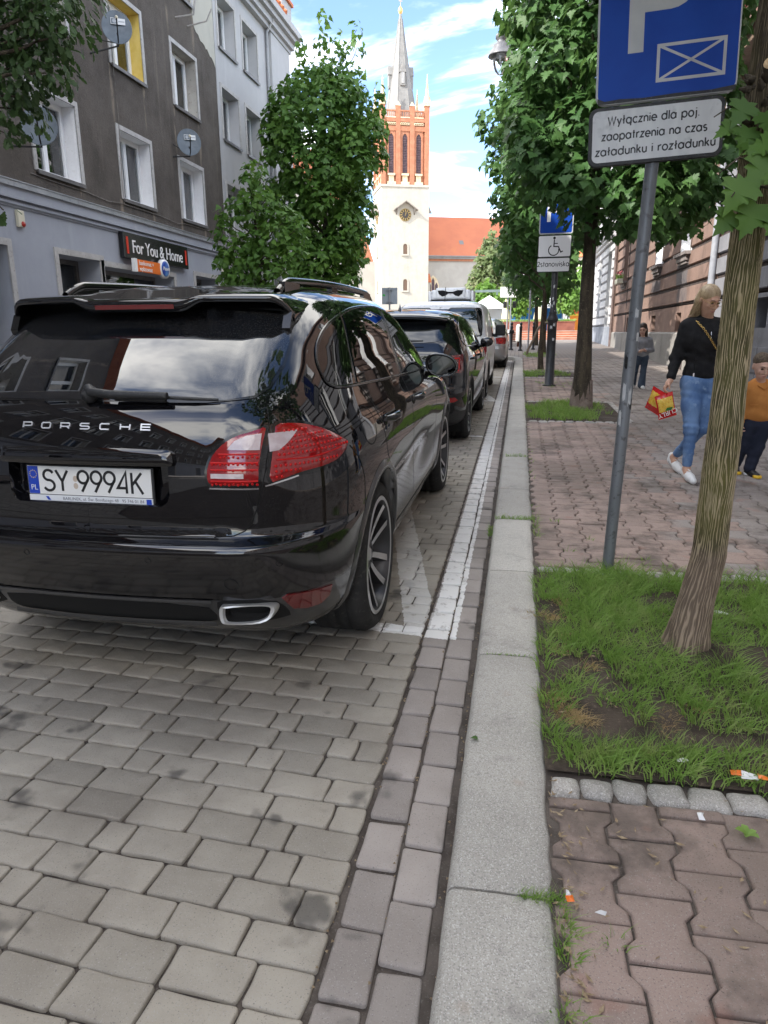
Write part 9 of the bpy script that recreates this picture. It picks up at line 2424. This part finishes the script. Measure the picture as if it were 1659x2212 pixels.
# ------------------------------------------------------------------ people: bodies grown from a smooth distance field
def sd_cone(P, a, b_, ra, rb):
 a = np.array(a, float); b_ = np.array(b_, float); ba = b_ - a; L2 = ba @ ba
 h = np.clip(((P - a) @ ba) / max(L2, 1e-9), 0, 1)
 return np.linalg.norm(P - a - h[:, None] * ba, axis=1) - (ra + (rb - ra) * h)
def sd_ell(P, c, r, Rm=None):
 q = P - np.array(c, float)
 if Rm is not None: q = q @ Rm
 r = np.array(r, float); k0 = np.linalg.norm(q / r, axis=1); k1 = np.linalg.norm(q / (r * r), axis=1)
 return k0 * (k0 - 1) / np.maximum(k1, 1e-9)
def smin(a, b_, k):
 h = np.clip(0.5 + 0.5 * (b_ - a) / k, 0, 1); return b_ * (1 - h) + a * h - k * h * (1 - h)
def sdf_eval(P, prims):
 d = None
 for pr in prims:
  kind, k = pr[0], pr[1]
  if kind == 'c': q = sd_cone(P, *pr[2:6])
  elif kind == 'e': q = sd_ell(P, pr[2], pr[3], pr[4] if len(pr) > 4 else None)
  elif kind == '-': q = sd_ell(P, pr[2], pr[3]); d = -smin(-d, q, k); continue
  elif kind == 'n':
   d = d + pr[2] * np.sin(P[:, 0] * pr[3][0] + P[:, 1] * pr[3][1] + P[:, 2] * pr[3][2]) * np.exp(-((P[:, 2] - pr[4]) / pr[5]) ** 2); continue
  elif kind == 'cut': d = np.maximum(d, (P - np.array(pr[2])) @ np.array(pr[3])); continue
  d = q if d is None else smin(d, q, k)
 return d
def sdf_mesh(prims, res=0.014, pad=0.03):
 lo = np.array([1e9] * 3); hi = -lo
 for pr in prims:
  if pr[0] == 'c':
   for p_, r in ((pr[2], pr[4]), (pr[3], pr[5])): lo = np.minimum(lo, np.array(p_) - r); hi = np.maximum(hi, np.array(p_) + r)
  elif pr[0] == 'e': r = max(pr[3]); lo = np.minimum(lo, np.array(pr[2]) - r); hi = np.maximum(hi, np.array(pr[2]) + r)
 lo -= pad; hi += pad; n = np.ceil((hi - lo) / res).astype(int) + 1
 ax = [lo[i] + res * np.arange(n[i]) for i in range(3)]
 G = np.stack(np.meshgrid(*ax, indexing='ij'), -1).reshape(-1, 3)
 D = sdf_eval(G, prims).reshape(n)
 ins = D < 0
 c = [ins[dx:n[0]-1+dx, dy:n[1]-1+dy, dz:n[2]-1+dz] for dx in (0, 1) for dy in (0, 1) for dz in (0, 1)]
 s = sum(x.astype(int) for x in c); act = (s > 0) & (s < 8)
 idx = -np.ones(act.shape, int); cells = np.argwhere(act); idx[tuple(cells.T)] = np.arange(len(cells))
 acc = np.zeros((len(cells), 3)); cnt = np.zeros(len(cells))
 offs = [(a, b_, d) for a in (0, 1) for b_ in (0, 1) for d in (0, 1)]
 for i in range(8):
  for j in range(i + 1, 8):
   o1, o2 = np.array(offs[i]), np.array(offs[j])
   if np.abs(o1 - o2).sum() != 1: continue
   d1 = D[tuple((cells + o1).T)]; d2 = D[tuple((cells + o2).T)]; m = (d1 < 0) != (d2 < 0)
   t_ = np.where(m, d1 / np.where(np.abs(d1 - d2) < 1e-12, 1, d1 - d2), 0)
   acc += np.where(m[:, None], o1 + t_[:, None] * (o2 - o1), 0); cnt += m
 V = lo + (cells + acc / np.maximum(cnt, 1)[:, None]) * res
 F = []
 for a in range(3):
  b_, d = (a + 1) % 3, (a + 2) % 3
  sl = [slice(None)] * 3; s2 = [slice(None)] * 3; sl[a] = slice(0, n[a]-1); s2[a] = slice(1, n[a])
  A, B = ins[tuple(sl)], ins[tuple(s2)]; e = np.argwhere(A != B)
  for p in e:
   if p[b_] == 0 or p[d] == 0 or p[b_] >= n[b_]-1 or p[d] >= n[d]-1: continue
   q = []
   for ob, od in ((-1, -1), (0, -1), (0, 0), (-1, 0)):
    w = p.copy(); w[b_] += ob; w[d] += od; q.append(int(idx[tuple(w)]))
   F.append(tuple(q) if A[tuple(p)] else tuple(q[::-1]))
 return V, F
def body_part(name, prims, mat, parent, res=0.014):
 V, F = sdf_mesh(prims, res); mb = MB(); mb.add(V.tolist(), F, 0, True)
 o = mb.build(name, mat, parent)
 return o
def rotz(a): return np.array([[math.cos(a), -math.sin(a), 0], [math.sin(a), math.cos(a), 0], [0, 0, 1]])
def rotx(a): return np.array([[1, 0, 0], [0, math.cos(a), -math.sin(a)], [0, math.sin(a), math.cos(a)]])
def head_prims(c, yaw, pitch, s=1.0):
 """skull, jaw, nose, lips, ears; looks towards -Y before turning"""
 Rm = rotz(yaw) @ rotx(pitch); c = np.array(c)
 f = lambda x, y, z: tuple(c + Rm @ (np.array([x, y, z]) * s))
 r = lambda *a: tuple(np.array(a) * s)
 P = [('e', .02, f(0, .012, .03), r(.074, .092, .088), Rm), ('e', .035 * s, f(0, -.026, -.035), r(.056, .06, .07), Rm), ('e', .03 * s, f(0, -.052, -.082), r(.03, .03, .028), Rm),
         ('c', .012 * s, f(0, -.088, .012), f(0, -.106, -.028), .008 * s, .0125 * s), ('e', .008 * s, f(.011, -.094, -.033), r(.009, .009, .007), Rm), ('e', .008 * s, f(-.011, -.094, -.033), r(.009, .009, .007), Rm),
         ('e', .012 * s, f(.033, -.07, -.022), r(.022, .016, .022), Rm), ('e', .012 * s, f(-.033, -.07, -.022), r(.022, .016, .022), Rm), ('e', .014 * s, f(0, -.083, .032), r(.045, .012, .012), Rm),
         ('-', .012 * s, f(.031, -.094, .01), r(.017, .013, .01)), ('-', .012 * s, f(-.031, -.094, .01), r(.017, .013, .01)),
         ('e', .01 * s, f(0, -.088, -.055), r(.02, .008, .0055), Rm), ('e', .01 * s, f(0, -.086, -.065), r(.017, .009, .006), Rm),
         ('e', .006 * s, f(.074, .01, 0), r(.009, .02, .032), Rm), ('e', .006 * s, f(-.074, .01, 0), r(.009, .02, .032), Rm)]
 return P, f, Rm
def skin_mat(name, col):
 m = nmat(name, tuple(c * .93 for c in col), col, 14, 0.5, None, bmp=0.05, bscale=300, world=False); bsdf(m).inputs['Subsurface Weight'].default_value = 0.08; bsdf(m).inputs['Subsurface Radius'].default_value = (.01, .004, .002); return m
m_skin = skin_mat('skin', (0.56, 0.33, 0.23)); m_skinb = skin_mat('child skin', (0.6, 0.37, 0.28))
m_eye = pmat('dark eye', (0.03, 0.02, 0.015), 0.2); m_lip = pmat('lips', (0.42, 0.17, 0.14), 0.45); m_brow = pmat('brow hair', (0.1, 0.065, 0.04), 0.8)
def face_bits(parent, f, s, lip=True):
 for nm, sx in (('eye', 1), ('eye', -1)):
  mb = MB(); mb.lathe([(0.001, .006 * s), (.008 * s, .003 * s), (.011 * s, 0), (.008 * s, -.004 * s)], 10, 0, T(*f(sx * .031, -.083, .009)) @ RX(PI / 2) @ S3(1.25, .75, 1)); mb.build('eye', m_eye, parent)
  mb = MB(); mb.tube([f(sx * .014, -.093, .03), f(sx * .032, -.094, .036), f(sx * .05, -.083, .031)], [.0028 * s, .0034 * s, .0018 * s], 6); mb.build('eyebrow', m_brow, parent)
 if lip:
  mb = MB(); mb.tube([f(-.021, -.086, -.061), f(-.008, -.0955, -.0575), f(0, -.0965, -.059), f(.008, -.0955, -.0575), f(.021, -.086, -.061)], [.001 * s, .0035 * s, .0035 * s, .0035 * s, .001 * s], 6)
  mb.tube([f(-.019, -.086, -.0625), f(0, -.0945, -.066), f(.019, -.086, -.0625)], [.001 * s, .0042 * s, .001 * s], 6); mb.build('lips', m_lip, parent)
def hand_prims(w, dirv, across, curl, s=1.0):
 """wrist point, direction of the palm, direction from thumb to little finger, curl direction"""
 w = np.array(w, float); d = np.array(dirv, float); d /= np.linalg.norm(d); a = np.array(across, float); a -= d * (a @ d); a /= np.linalg.norm(a); q = np.array(curl, float); q -= d * (q @ d) + a * (q @ a); q /= np.linalg.norm(q)
 P = [('c', .012 * s, tuple(w), tuple(w + d * .03 * s), .024 * s, .026 * s), ('c', .012 * s, tuple(w + d * .03 * s - a * .016 * s), tuple(w + d * .085 * s - a * .022 * s), .018 * s, .014 * s), ('c', .012 * s, tuple(w + d * .03 * s + a * .016 * s), tuple(w + d * .08 * s + a * .022 * s), .018 * s, .014 * s)]
 for i, L in enumerate((.070, .078, .072, .058)):
  b0 = w + d * (.086 - .004 * abs(i - 1)) * s + a * (-.027 + .018 * i) * s
  k1 = b0 + (d * .75 + q * .65) * L * .45 * s; k2 = k1 + (d * .15 + q * .98) * L * .32 * s; k3 = k2 + (-d * .5 + q * .85) * L * .25 * s
  P += [('c', .004 * s, tuple(b0), tuple(k1), .0095 * s, .0085 * s), ('c', .003 * s, tuple(k1), tuple(k2), .0085 * s, .0078 * s), ('c', .003 * s, tuple(k2), tuple(k3), .0078 * s, .0068 * s)]
 t0 = w + d * .03 * s - a * .024 * s; t1 = t0 + (d * .6 - a * .55 + q * .5) * .042 * s; t2 = t1 + (d * .75 + q * .6) * .034 * s
 P += [('c', .008 * s, tuple(t0), tuple(t1), .013 * s, .0105 * s), ('c', .004 * s, tuple(t1), tuple(t2), .0105 * s, .0085 * s)]
 return P
def shoe_prims(heel, toe, s=1.0, w=.036):
 h = np.array(heel, float); t_ = np.array(toe, float); d = t_ - h; L = np.linalg.norm(d); d /= L
 return [('c', .02 * s, tuple(h + np.array([0, 0, .035 * s])), tuple(h + d * L * .55 + np.array([0, 0, .03 * s])), .036 * s, w * s), ('c', .02 * s, tuple(h + d * L * .5 + np.array([0, 0, .028 * s])), tuple(h + d * L * .9 + np.array([0, 0, .022 * s])), w * 1.12 * s, .03 * s), ('c', .02 * s, tuple(h + np.array([0, 0, .04 * s])), tuple(h + np.array([0, 0, .08 * s])), .034 * s, .034 * s)]
# --- woman: local origin on the pavement, X right, -Y towards the camera
WX, WY = 1.575, 6.5
wom = empty('person', (WX, WY, gz(WY) + PW), (0, 0, 0), 'blonde woman in black jacket and blue jeans walking past the near trunk carrying snack bags', 'person')
hp_, fW, RW = head_prims((-0.02, -0.03, 1.525), 0.42, 0.42, 1.0)
shR, elR, wrR = (-0.165, 0.02, 1.31), (-0.225, 0.035, 1.05), (-0.275, -0.07, 0.865)
shL, elL, wrL = (0.165, 0.0, 1.30), (0.215, 0.03, 1.04), (0.19, -0.1, 0.83)
hipR, knR, anR = (-0.085, 0, 0.84), (-0.075, -0.11, 0.455), (-0.075, -0.10, 0.095)
hipL, knL, anL = (0.085, 0, 0.84), (0.05, 0.0, 0.46), (-0.105, 0.30, 0.13)
# the far leg is the trailing one
hnd = hand_prims(wrR, (-0.55, -0.25, -0.8), (0.2, 1, -0.3), (0.6, 0.1, -0.5))
hndL = hand_prims(wrL, (0.1, -0.2, -1), (0, 1, 0), (-0.6, -0.6, 0))
sk_ = hp_ + [('c', .03, (-0.01, .02, 1.32), (-0.02, -0.005, 1.46), .05, .048), ('e', .06, (0, .02, 1.22), (.15, .085, .13)), ('e', .06, (0, .01, .98), (.115, .08, .16)), ('e', .06, (0, .01, .86), (.135, .095, .1))]
for a, b_, c_ in ((shR, elR, wrR), (shL, elL, wrL)): sk_ += [('c', .05, a, b_, .046, .036), ('c', .03, b_, c_, .034, .023)]
for a, b_, c_ in ((hipR, knR, anR), (hipL, knL, anL)): sk_ += [('c', .05, a, b_, .072, .045), ('c', .03, b_, c_, .045, .03), ('c', .02, c_, (c_[0], c_[1] - .04, c_[2] - .04), .032, .028)]
body_part('body', sk_ + hnd + hndL, m_skin, wom, 0.0095)
face_bits(wom, fW, 1.0)
m_jack = nmat('black jersey', (0.008, 0.008, 0.009), (0.016, 0.016, 0.017), 12, 0.85, None, bmp=0.3, bscale=25, bdist=.01, spec=0.25)
jk = [('e', .08, (0, .01, 1.24), (.185, .115, .15)), ('e', .07, (-.01, -.03, 1.2), (.14, .1, .1)), ('e', .08, (0, .01, 1.02), (.148, .105, .17)), ('e', .06, (0, .01, .92), (.163, .118, .075)), ('c', .06, (-.13, .01, 1.33), (.13, .01, 1.33), .055, .055), ('c', .03, (-0.005, .02, 1.35), (-0.01, .01, 1.385), .07, .064)]
for a, b_, c_ in ((shR, elR, wrR), (shL, elL, wrL)):
 c3 = tuple(np.array(b_) + (np.array(c_) - np.array(b_)) * .86); jk += [('c', .05, a, b_, .064, .05), ('c', .03, b_, c3, .05, .038)]
jk += [('n', 0, .004, (14, 30, 60), 1.02, .12), ('n', 0, .003, (40, 10, 75), 1.0, .3), ('cut', 0, (-0.03, -0.06, 1.375), (0.15, -.35, .92)), ('cut', 0, (0, 0, .868), (0, 0, -1))]
body_part('jacket', jk, m_jack, wom, 0.0105)
m_jean = nmat('faded blue denim', (0.07, 0.14, 0.3), (0.15, 0.25, 0.43), 7, 0.85, (0.2, 0.3, 0.47), 16, 0.3, 220, 0.002, vs=(1, 1, .5), world=False)
jn = [('e', .06, (0, .01, .85), (.152, .108, .10))]
for a, b_, c_ in ((hipR, knR, anR), (hipL, knL, anL)):
 c3 = tuple(np.array(b_) + (np.array(c_) - np.array(b_)) * .86); jn += [('c', .05, a, tuple(np.array(a) * .5 + np.array(b_) * .5), .094, .078), ('c', .04, tuple(np.array(a) * .5 + np.array(b_) * .5), b_, .078, .06), ('c', .03, b_, c3, .057, .041)]
jn += [('n', 0, .0035, (5, 12, 120), .47, .09), ('n', 0, .003, (20, 12, 95), .76, .08), ('n', 0, .0025, (8, 20, 110), .3, .14)]
body_part('jeans', jn, m_jean, wom, 0.0105)
m_shoe = nmat('white leather shoe', (0.66, 0.66, 0.65), (0.74, 0.74, 0.73), 12, 0.5, world=False)
for hl, to in (((-0.075, -0.07, 0.02), (-0.05, -0.3, 0.0)), ((-0.115, 0.33, 0.06), (-0.06, 0.12, 0.0))):
 body_part('shoe', shoe_prims(hl, to), m_shoe, wom, 0.0095)
 mb = MB(); a = Vector(hl).lerp(Vector(to), .55); b_ = Vector(hl).lerp(Vector(to), .2)
 for k in range(5): q = a.lerp(b_, k / 4); mb.tube([q + Vector((-.02, 0, .055 + .006 * k)), q + Vector((0, -.004, .068 + .006 * k)), q + Vector((.02, 0, .055 + .006 * k))], .003, 5)
 mb.build('laces', m_lit, wom)
m_hair = nmat('blonde hair', (0.3, 0.21, 0.115), (0.46, 0.35, 0.21), 30, 0.45, (0.2, 0.13, 0.07), 60, 0.5, 90, 0.004, vs=(1, 1, .15), world=False, spec=0.5)
hr = [('e', .02, fW(0, .022, .045), (.083, .098, .083), RW), ('e', .02, fW(-.05, .055, .0), (.03, .045, .07), RW), ('e', .02, fW(.05, .055, 0), (.03, .045, .07), RW), ('-', .015, fW(0, -.115, -.03), (.07, .085, .095)),
      ('c', .03, fW(-.06, .045, -.02), (-0.10, .07, 1.39), .032, .018), ('c', .03, fW(-.03, .07, -.03), (-0.07, .08, 1.38), .038, .03), ('c', .02, (-0.10, .06, 1.40), (-0.17, .05, 1.355), .016, .004), ('c', .02, fW(.05, .06, -.03), (.04, .09, 1.38), .034, .025)]
body_part('hair', hr, m_hair, wom, 0.009)
mb = MB(); rg = random.Random(3)
for k in range(22):
 a = Vector(fW(-.075, .02 + rg.uniform(-.03, .05), -.01 + rg.uniform(-.06, .04))); b_ = Vector((-0.09 - rg.uniform(0, .08), .05 + rg.uniform(-.04, .04), 1.40 - rg.uniform(0, .05)))
 mb.tube([a, a.lerp(b_, .5) + Vector((-.012, 0, -.02)), b_], [.004, .003, .001], 4)
mb.build('hair_strands', m_hair, wom, 'stuff')
m_goldw = pmat('gold metal', (0.6, 0.42, 0.15), 0.25, metal=1.0)
mb = MB()
for sx in (-1, 1): mb.tube([fW(sx * .033 + .026 * math.cos(a), -.1, .006 + .021 * math.sin(a)) for a in np.linspace(0, 2 * PI, 15)], .0016, 5, 0, False)
for sx in (-1, 1): mb.tube([fW(sx * .06, -.098, .012), fW(sx * .078, -.04, .016), fW(sx * .08, .01, .014)], .0014, 5)
mb.tube([fW(-.008, -.102, .01), fW(.008, -.102, .01)], .0014, 5); mb.build('glasses', m_goldw, wom)
mb = MB(); P0, P1 = np.array((-0.115, -0.065, 1.36)), np.array((0.13, -0.115, 1.03)); Q = []
for k in range(30):
 u = k / 29; p_ = P0 + (P1 - P0) * u; yb = -0.125 - .03 * math.sin(PI * min(1, u * 1.4)) ; Q.append(Vector((p_[0], yb if u > .15 else -0.075 - u * .33, p_[2])))
for k in range(29):
 c = (Q[k] + Q[k+1]) / 2; d = (Q[k+1] - Q[k]); mb.lathe([(.0075 + .0026 * math.cos(a), .0026 * math.sin(a)) for a in np.linspace(0, 2 * PI, 7)], 8, 0, T(*c) @ d.to_track_quat('X', 'Z').to_matrix().to_4x4() @ S3(1.25, .8, 1) @ RX((k % 2) * PI / 2))
mb.build('bag_chain', m_goldw, wom)
mb = MB()
for u0, u1 in ((0.15, 0.84),):
 n = 14; V_ = []
 for k in range(n + 1):
  u = u0 + (u1 - u0) * k / n; p_ = Vector(elR).lerp(Vector(wrR), u); r = .053 - .012 * u
  V_ += [p_ + Vector((-.94, -.28, .1)).normalized() * (r + .004) + Vector((0, -.008, 0)), p_ + Vector((-.94, -.28, .1)).normalized() * (r + .004) + Vector((.004, .01, 0))]
 mb.add(V_, [(2*k, 2*k+2, 2*k+3, 2*k+1) for k in range(n)], 0)
mb.build('sleeve_stripe', m_lit, wom)
mb = MB(); mb.tube([(-.10, -.115, 1.06), (-.103, -.118, .93)], .003, 5, 1); mb.box((-.11, -.128, .90), (-.098, -.118, .93), 0); mb.tube([(.0, -.125, 1.27), (.004, -.13, 1.22)], .005, 6, 0); mb.build('zip', [m_chrome, m_jack], wom)
# snack bags held in the right hand: things of their own
m_bagr = pmat('red foil', (0.6, 0.012, 0.012), 0.22, spec=0.6, coat=0.6); m_bagy = nmat('snack picture', (0.75, 0.42, 0.03), (0.85, 0.62, 0.12), 45, 0.3, (0.45, 0.16, 0.01), 75, 0.2, world=False, coat=0.6)
def snack(name, loc, rot, label, txt):
 e = empty(name, loc, rot, label, 'snack bag'); mb = MB(); nx, ny = 14, 20; w, h = .155, .215
 for sgn in (1, -1):
  vs = []
  for j in range(ny + 1):
   v = j / ny
   for i in range(nx + 1):
    u = i / nx; th = .026 * (math.sin(PI * u) ** .6) * (max(0, math.sin(PI * min(1, max(0, (v - .07) / .86)))) ** .55)
    wob = .004 * math.sin(u * 23 + v * 9) * min(1, th * 60) + .002 * math.sin(v * 60) * (1 if v < .07 or v > .93 else 0)
    vs.append((w * (u - .5) * (1 - .05 * math.sin(PI * v)), -sgn * (th + wob), h * (v - .5)))
  fs = []; mi = []
  for j in range(ny):
   for i in range(nx):
    q = (j*(nx+1)+i, j*(nx+1)+i+1, (j+1)*(nx+1)+i+1, (j+1)*(nx+1)+i); fs.append(q if sgn > 0 else q[::-1]); v = (j + .5) / ny
    mi.append(1 if (.3 < v < .86 and 0 < i < nx - 1) else 0)
  for k_ in (0, 1): mb.add(vs, [f for f, m_ in zip(fs, mi) if m_ == k_], k_, True)
 mb.build('foil', [m_bagr, m_bagy], e)
 if txt:
  mb = MB(); vs, fs = text_mesh('CURLY', .058, .0005, spacing=.95, sx=.95); FM = T(0.0, -.0275, -.058) @ RZ(0) @ FACE @ RZ(PI + .12); mb.add(vs, fs, 0, False, FM); mb.build('lettering', m_lit, e)
  mb = MB(); mb.prism([(-.05, -.012), (.0, -.02), (.02, .005), (-.03, .012)], 0, .0006, 0, T(.03, -.0285, -.022) @ FACE); mb.build('leaf_print', pmat('green print', (.03, .16, .03), .4), e)
snack('snack_bag', (WX - .315, WY - .175, gz(WY) + PW + .655), (0.12, -.3, .12), 'red and yellow snack bag hanging upside down from the womans hand', True)
snack('snack_bag', (WX - .385, WY - .11, gz(WY) + PW + .69), (0.15, .42, -.75), 'second red snack bag behind the lettered one', False)
# --- boy in an orange hooded top
BX, BY = 2.12, 6.71
boy = empty('person', (BX, BY, gz(BY) + PW), (0, 0, 0), 'small boy in orange hooded top and dark trousers at the right edge', 'person')
hb_, fB_, RB = head_prims((-0.02, -.02, .965), 0.12, .32, .93)
bl = [(-.07, 0, .46), (-.085, .03, .26), (-.1, .10, .09)]; br_ = [(.07, 0, .46), (.02, -.03, .26), (-.02, -.04, .07)]
al = [(-.125, .01, .77), (-.17, .03, .60), (-.15, -.06, .47)]; ar_ = [(.125, .01, .77), (.165, .02, .6), (.14, -.08, .5)]
sk_ = hb_ + [('c', .02, (0, .01, .79), (-.01, 0, .88), .036, .038), ('e', .05, (0, .01, .68), (.1, .065, .13)), ('e', .05, (0, .01, .5), (.09, .065, .08))]
for L_, r0, r1, r2 in ((bl, .05, .038, .03), (br_, .05, .038, .03), (al, .034, .028, .02), (ar_, .034, .028, .02)): sk_ += [('c', .03, L_[0], L_[1], r0, r1), ('c', .03, L_[1], L_[2], r1, r2)]
body_part('body', sk_ + hand_prims(al[2], (0, -.3, -1), (0, 1, 0), (.7, -.2, 0), .62) + hand_prims(ar_[2], (-.3, -.6, -.5), (0, .5, -1), (-.8, 0, -.2), .62), m_skinb, boy, .009)
face_bits(boy, fB_, .93)
m_hood = nmat('orange fleece', (0.42, 0.17, 0.045), (0.5, 0.215, 0.06), 9, 0.95, None, bmp=0.3, bscale=120, bdist=.003, spec=.15)
hd_ = [('e', .06, (0, .0, .70), (.138, .105, .12)), ('e', .06, (0, 0, .57), (.135, .1, .12)), ('c', .05, (-.1, .01, .78), (.1, .01, .78), .05, .05), ('e', .03, (0, .05, .82), (.085, .06, .05))]
for L_ in (al, ar_): hd_ += [('c', .03, L_[0], L_[1], .056, .05), ('c', .03, L_[1], tuple(np.array(L_[1]) * .15 + np.array(L_[2]) * .85), .05, .04)]
hd_ += [('n', 0, .003, (20, 30, 60), .55, .2), ('cut', 0, (0, 0, .468), (0, 0, -1)), ('cut', 0, (0, -.05, .835), (0, -.45, .9))]
body_part('hooded_top', hd_, m_hood, boy, .0105)
mb = MB(); mb.tube([(-.1, -.098, .64), (.1, -.098, .645)], .003, 5); mb.tube([(.1, -.097, .645), (.125, -.075, .54)], .003, 5); mb.tube([(-.05, -.07, .81), (0, -.10, .775), (.05, -.07, .81)], .006, 6); mb.build('pouch_seam', m_hood, boy)
m_navy = nmat('dark navy cloth', (0.01, 0.013, 0.025), (0.018, 0.022, 0.04), 8, 0.9, None, bmp=.2, bscale=40)
tr_ = [('e', .05, (0, .01, .47), (.12, .09, .07))]
for L_ in (bl, br_): tr_ += [('c', .04, L_[0], L_[1], .068, .058), ('c', .03, L_[1], L_[2], .058, .05)]
tr_ += [('n', 0, .003, (10, 15, 90), .2, .15)]
body_part('trousers', tr_, m_navy, boy, .0105)
m_bshoe = pmat('black shoe', (0.015, 0.015, 0.016), 0.5); m_yel2 = pmat('yellow rubber', (0.7, 0.42, 0.02), 0.5)
for hl, to in (((-.02, .0, .0), (.02, -.17, 0)), ((-.11, .14, .03), (-.11, -.02, 0))):
 body_part('shoe', shoe_prims(hl, to, .82), m_bshoe, boy, .009)
 mb = MB(); d = (Vector(to) - Vector(hl)); q = Vector(to) - d * .1; mb.lathe([(.036, 0), (.038, .018), (.03, .024), (.02, .026)], 14, 0, T(q.x, q.y, q.z)); mb.lathe([(.033, 0), (.034, .016), (.03, .02)], 12, 1, T(hl[0], hl[1], hl[2])); mb.build('sole', [m_yel2, m_lit], boy)
m_bh = nmat('short brown hair', (0.06, 0.042, 0.03), (0.12, 0.09, 0.06), 60, 0.8, None, bmp=.6, bscale=200, bdist=.004, world=False)
body_part('hair', [('e', .01, fB_(0, .024, .05), (.0725, .09, .075), RB), ('-', .012, fB_(0, -.115, -.045), (.08, .085, .1))], m_bh, boy, .009)
# --- girl half hidden behind the sign post
GX, GY = 2.42, 14.9
girl = empty('person', (GX, GY, gz(GY) + PW), (0, 0, 0), 'child in grey hooded top and flared jeans partly hidden behind the sign post', 'person')
hg_, fG, RG_ = head_prims((-.02, -.02, 1.15), -.3, .3, .95)
lA = [(-.07, 0, .6), (-.09, .06, .33), (-.11, .16, .08)]; lB = [(.07, 0, .6), (.05, -.06, .33), (.03, -.1, .07)]
aA = [(-.13, 0, .95), (-.18, .02, .76), (-.08, -.15, .72)]; aB = [(.13, 0, .95), (.19, .03, .75), (.05, -.15, .74)]
sk_ = hg_ + [('c', .02, (0, .01, .97), (-.01, 0, 1.06), .036, .038), ('e', .05, (0, .01, .85), (.1, .065, .14)), ('e', .05, (0, .01, .63), (.1, .07, .1))]
for L_, r0, r1, r2 in ((lA, .055, .04, .03), (lB, .055, .04, .03), (aA, .034, .028, .02), (aB, .034, .028, .02)): sk_ += [('c', .03, L_[0], L_[1], r0, r1), ('c', .03, L_[1], L_[2], r1, r2)]
body_part('body', sk_ + hand_prims(aA[2], (.6, -.5, .2), (0, .3, -1), (.3, .8, 0), .7) + hand_prims(aB[2], (-.6, -.5, .2), (0, .3, -1), (-.3, .8, 0), .7), m_skinb, girl, .013)
face_bits(girl, fG, .95)
m_gh = nmat('grey fleece', (0.22, 0.22, 0.235), (0.29, 0.29, 0.3), 9, 0.95, None, bmp=.2, bscale=60)
tp = [('e', .06, (0, 0, .87), (.145, .105, .13)), ('e', .06, (0, 0, .70), (.138, .1, .13)), ('c', .05, (-.1, .01, .95), (.1, .01, .95), .05, .05)]
for L_ in (aA, aB): tp += [('c', .03, L_[0], L_[1], .055, .05), ('c', .03, L_[1], tuple(np.array(L_[1]) * .15 + np.array(L_[2]) * .85), .05, .042)]
body_part('hooded_top', tp + [('n', 0, .004, (20, 30, 50), .75, .2), ('cut', 0, (0, 0, .6), (0, 0, -1))], m_gh, girl, .014)
m_dj = nmat('dark denim', (0.035, 0.05, 0.075), (0.06, 0.08, 0.11), 9, 0.9)
tr_ = [('e', .05, (0, .01, .62), (.125, .09, .07))]
for L_ in (lA, lB): tr_ += [('c', .04, L_[0], L_[1], .075, .055), ('c', .03, L_[1], L_[2], .055, .075)]
body_part('jeans', tr_, m_dj, girl, .014)
for hl, to in (((.03, -.06, 0), (.06, -.25, 0)), ((-.11, .2, .03), (-.11, .03, 0))): body_part('shoe', shoe_prims(hl, to, .9), m_shoe, girl, .013)
m_dh = nmat('dark brown hair', (0.03, 0.02, 0.014), (0.055, 0.038, 0.026), 30, 0.5, world=False)
body_part('hair', [('e', .01, fG(0, .024, .045), (.08, .095, .085), RG_), ('c', .03, fG(.05, .05, -.02), (.07, .04, .93), .045, .03), ('c', .03, fG(-.05, .05, -.02), (-.07, .04, .93), .045, .03), ('-', .012, fG(0, -.115, -.045), (.06, .08, .095))], m_dh, girl, .013)
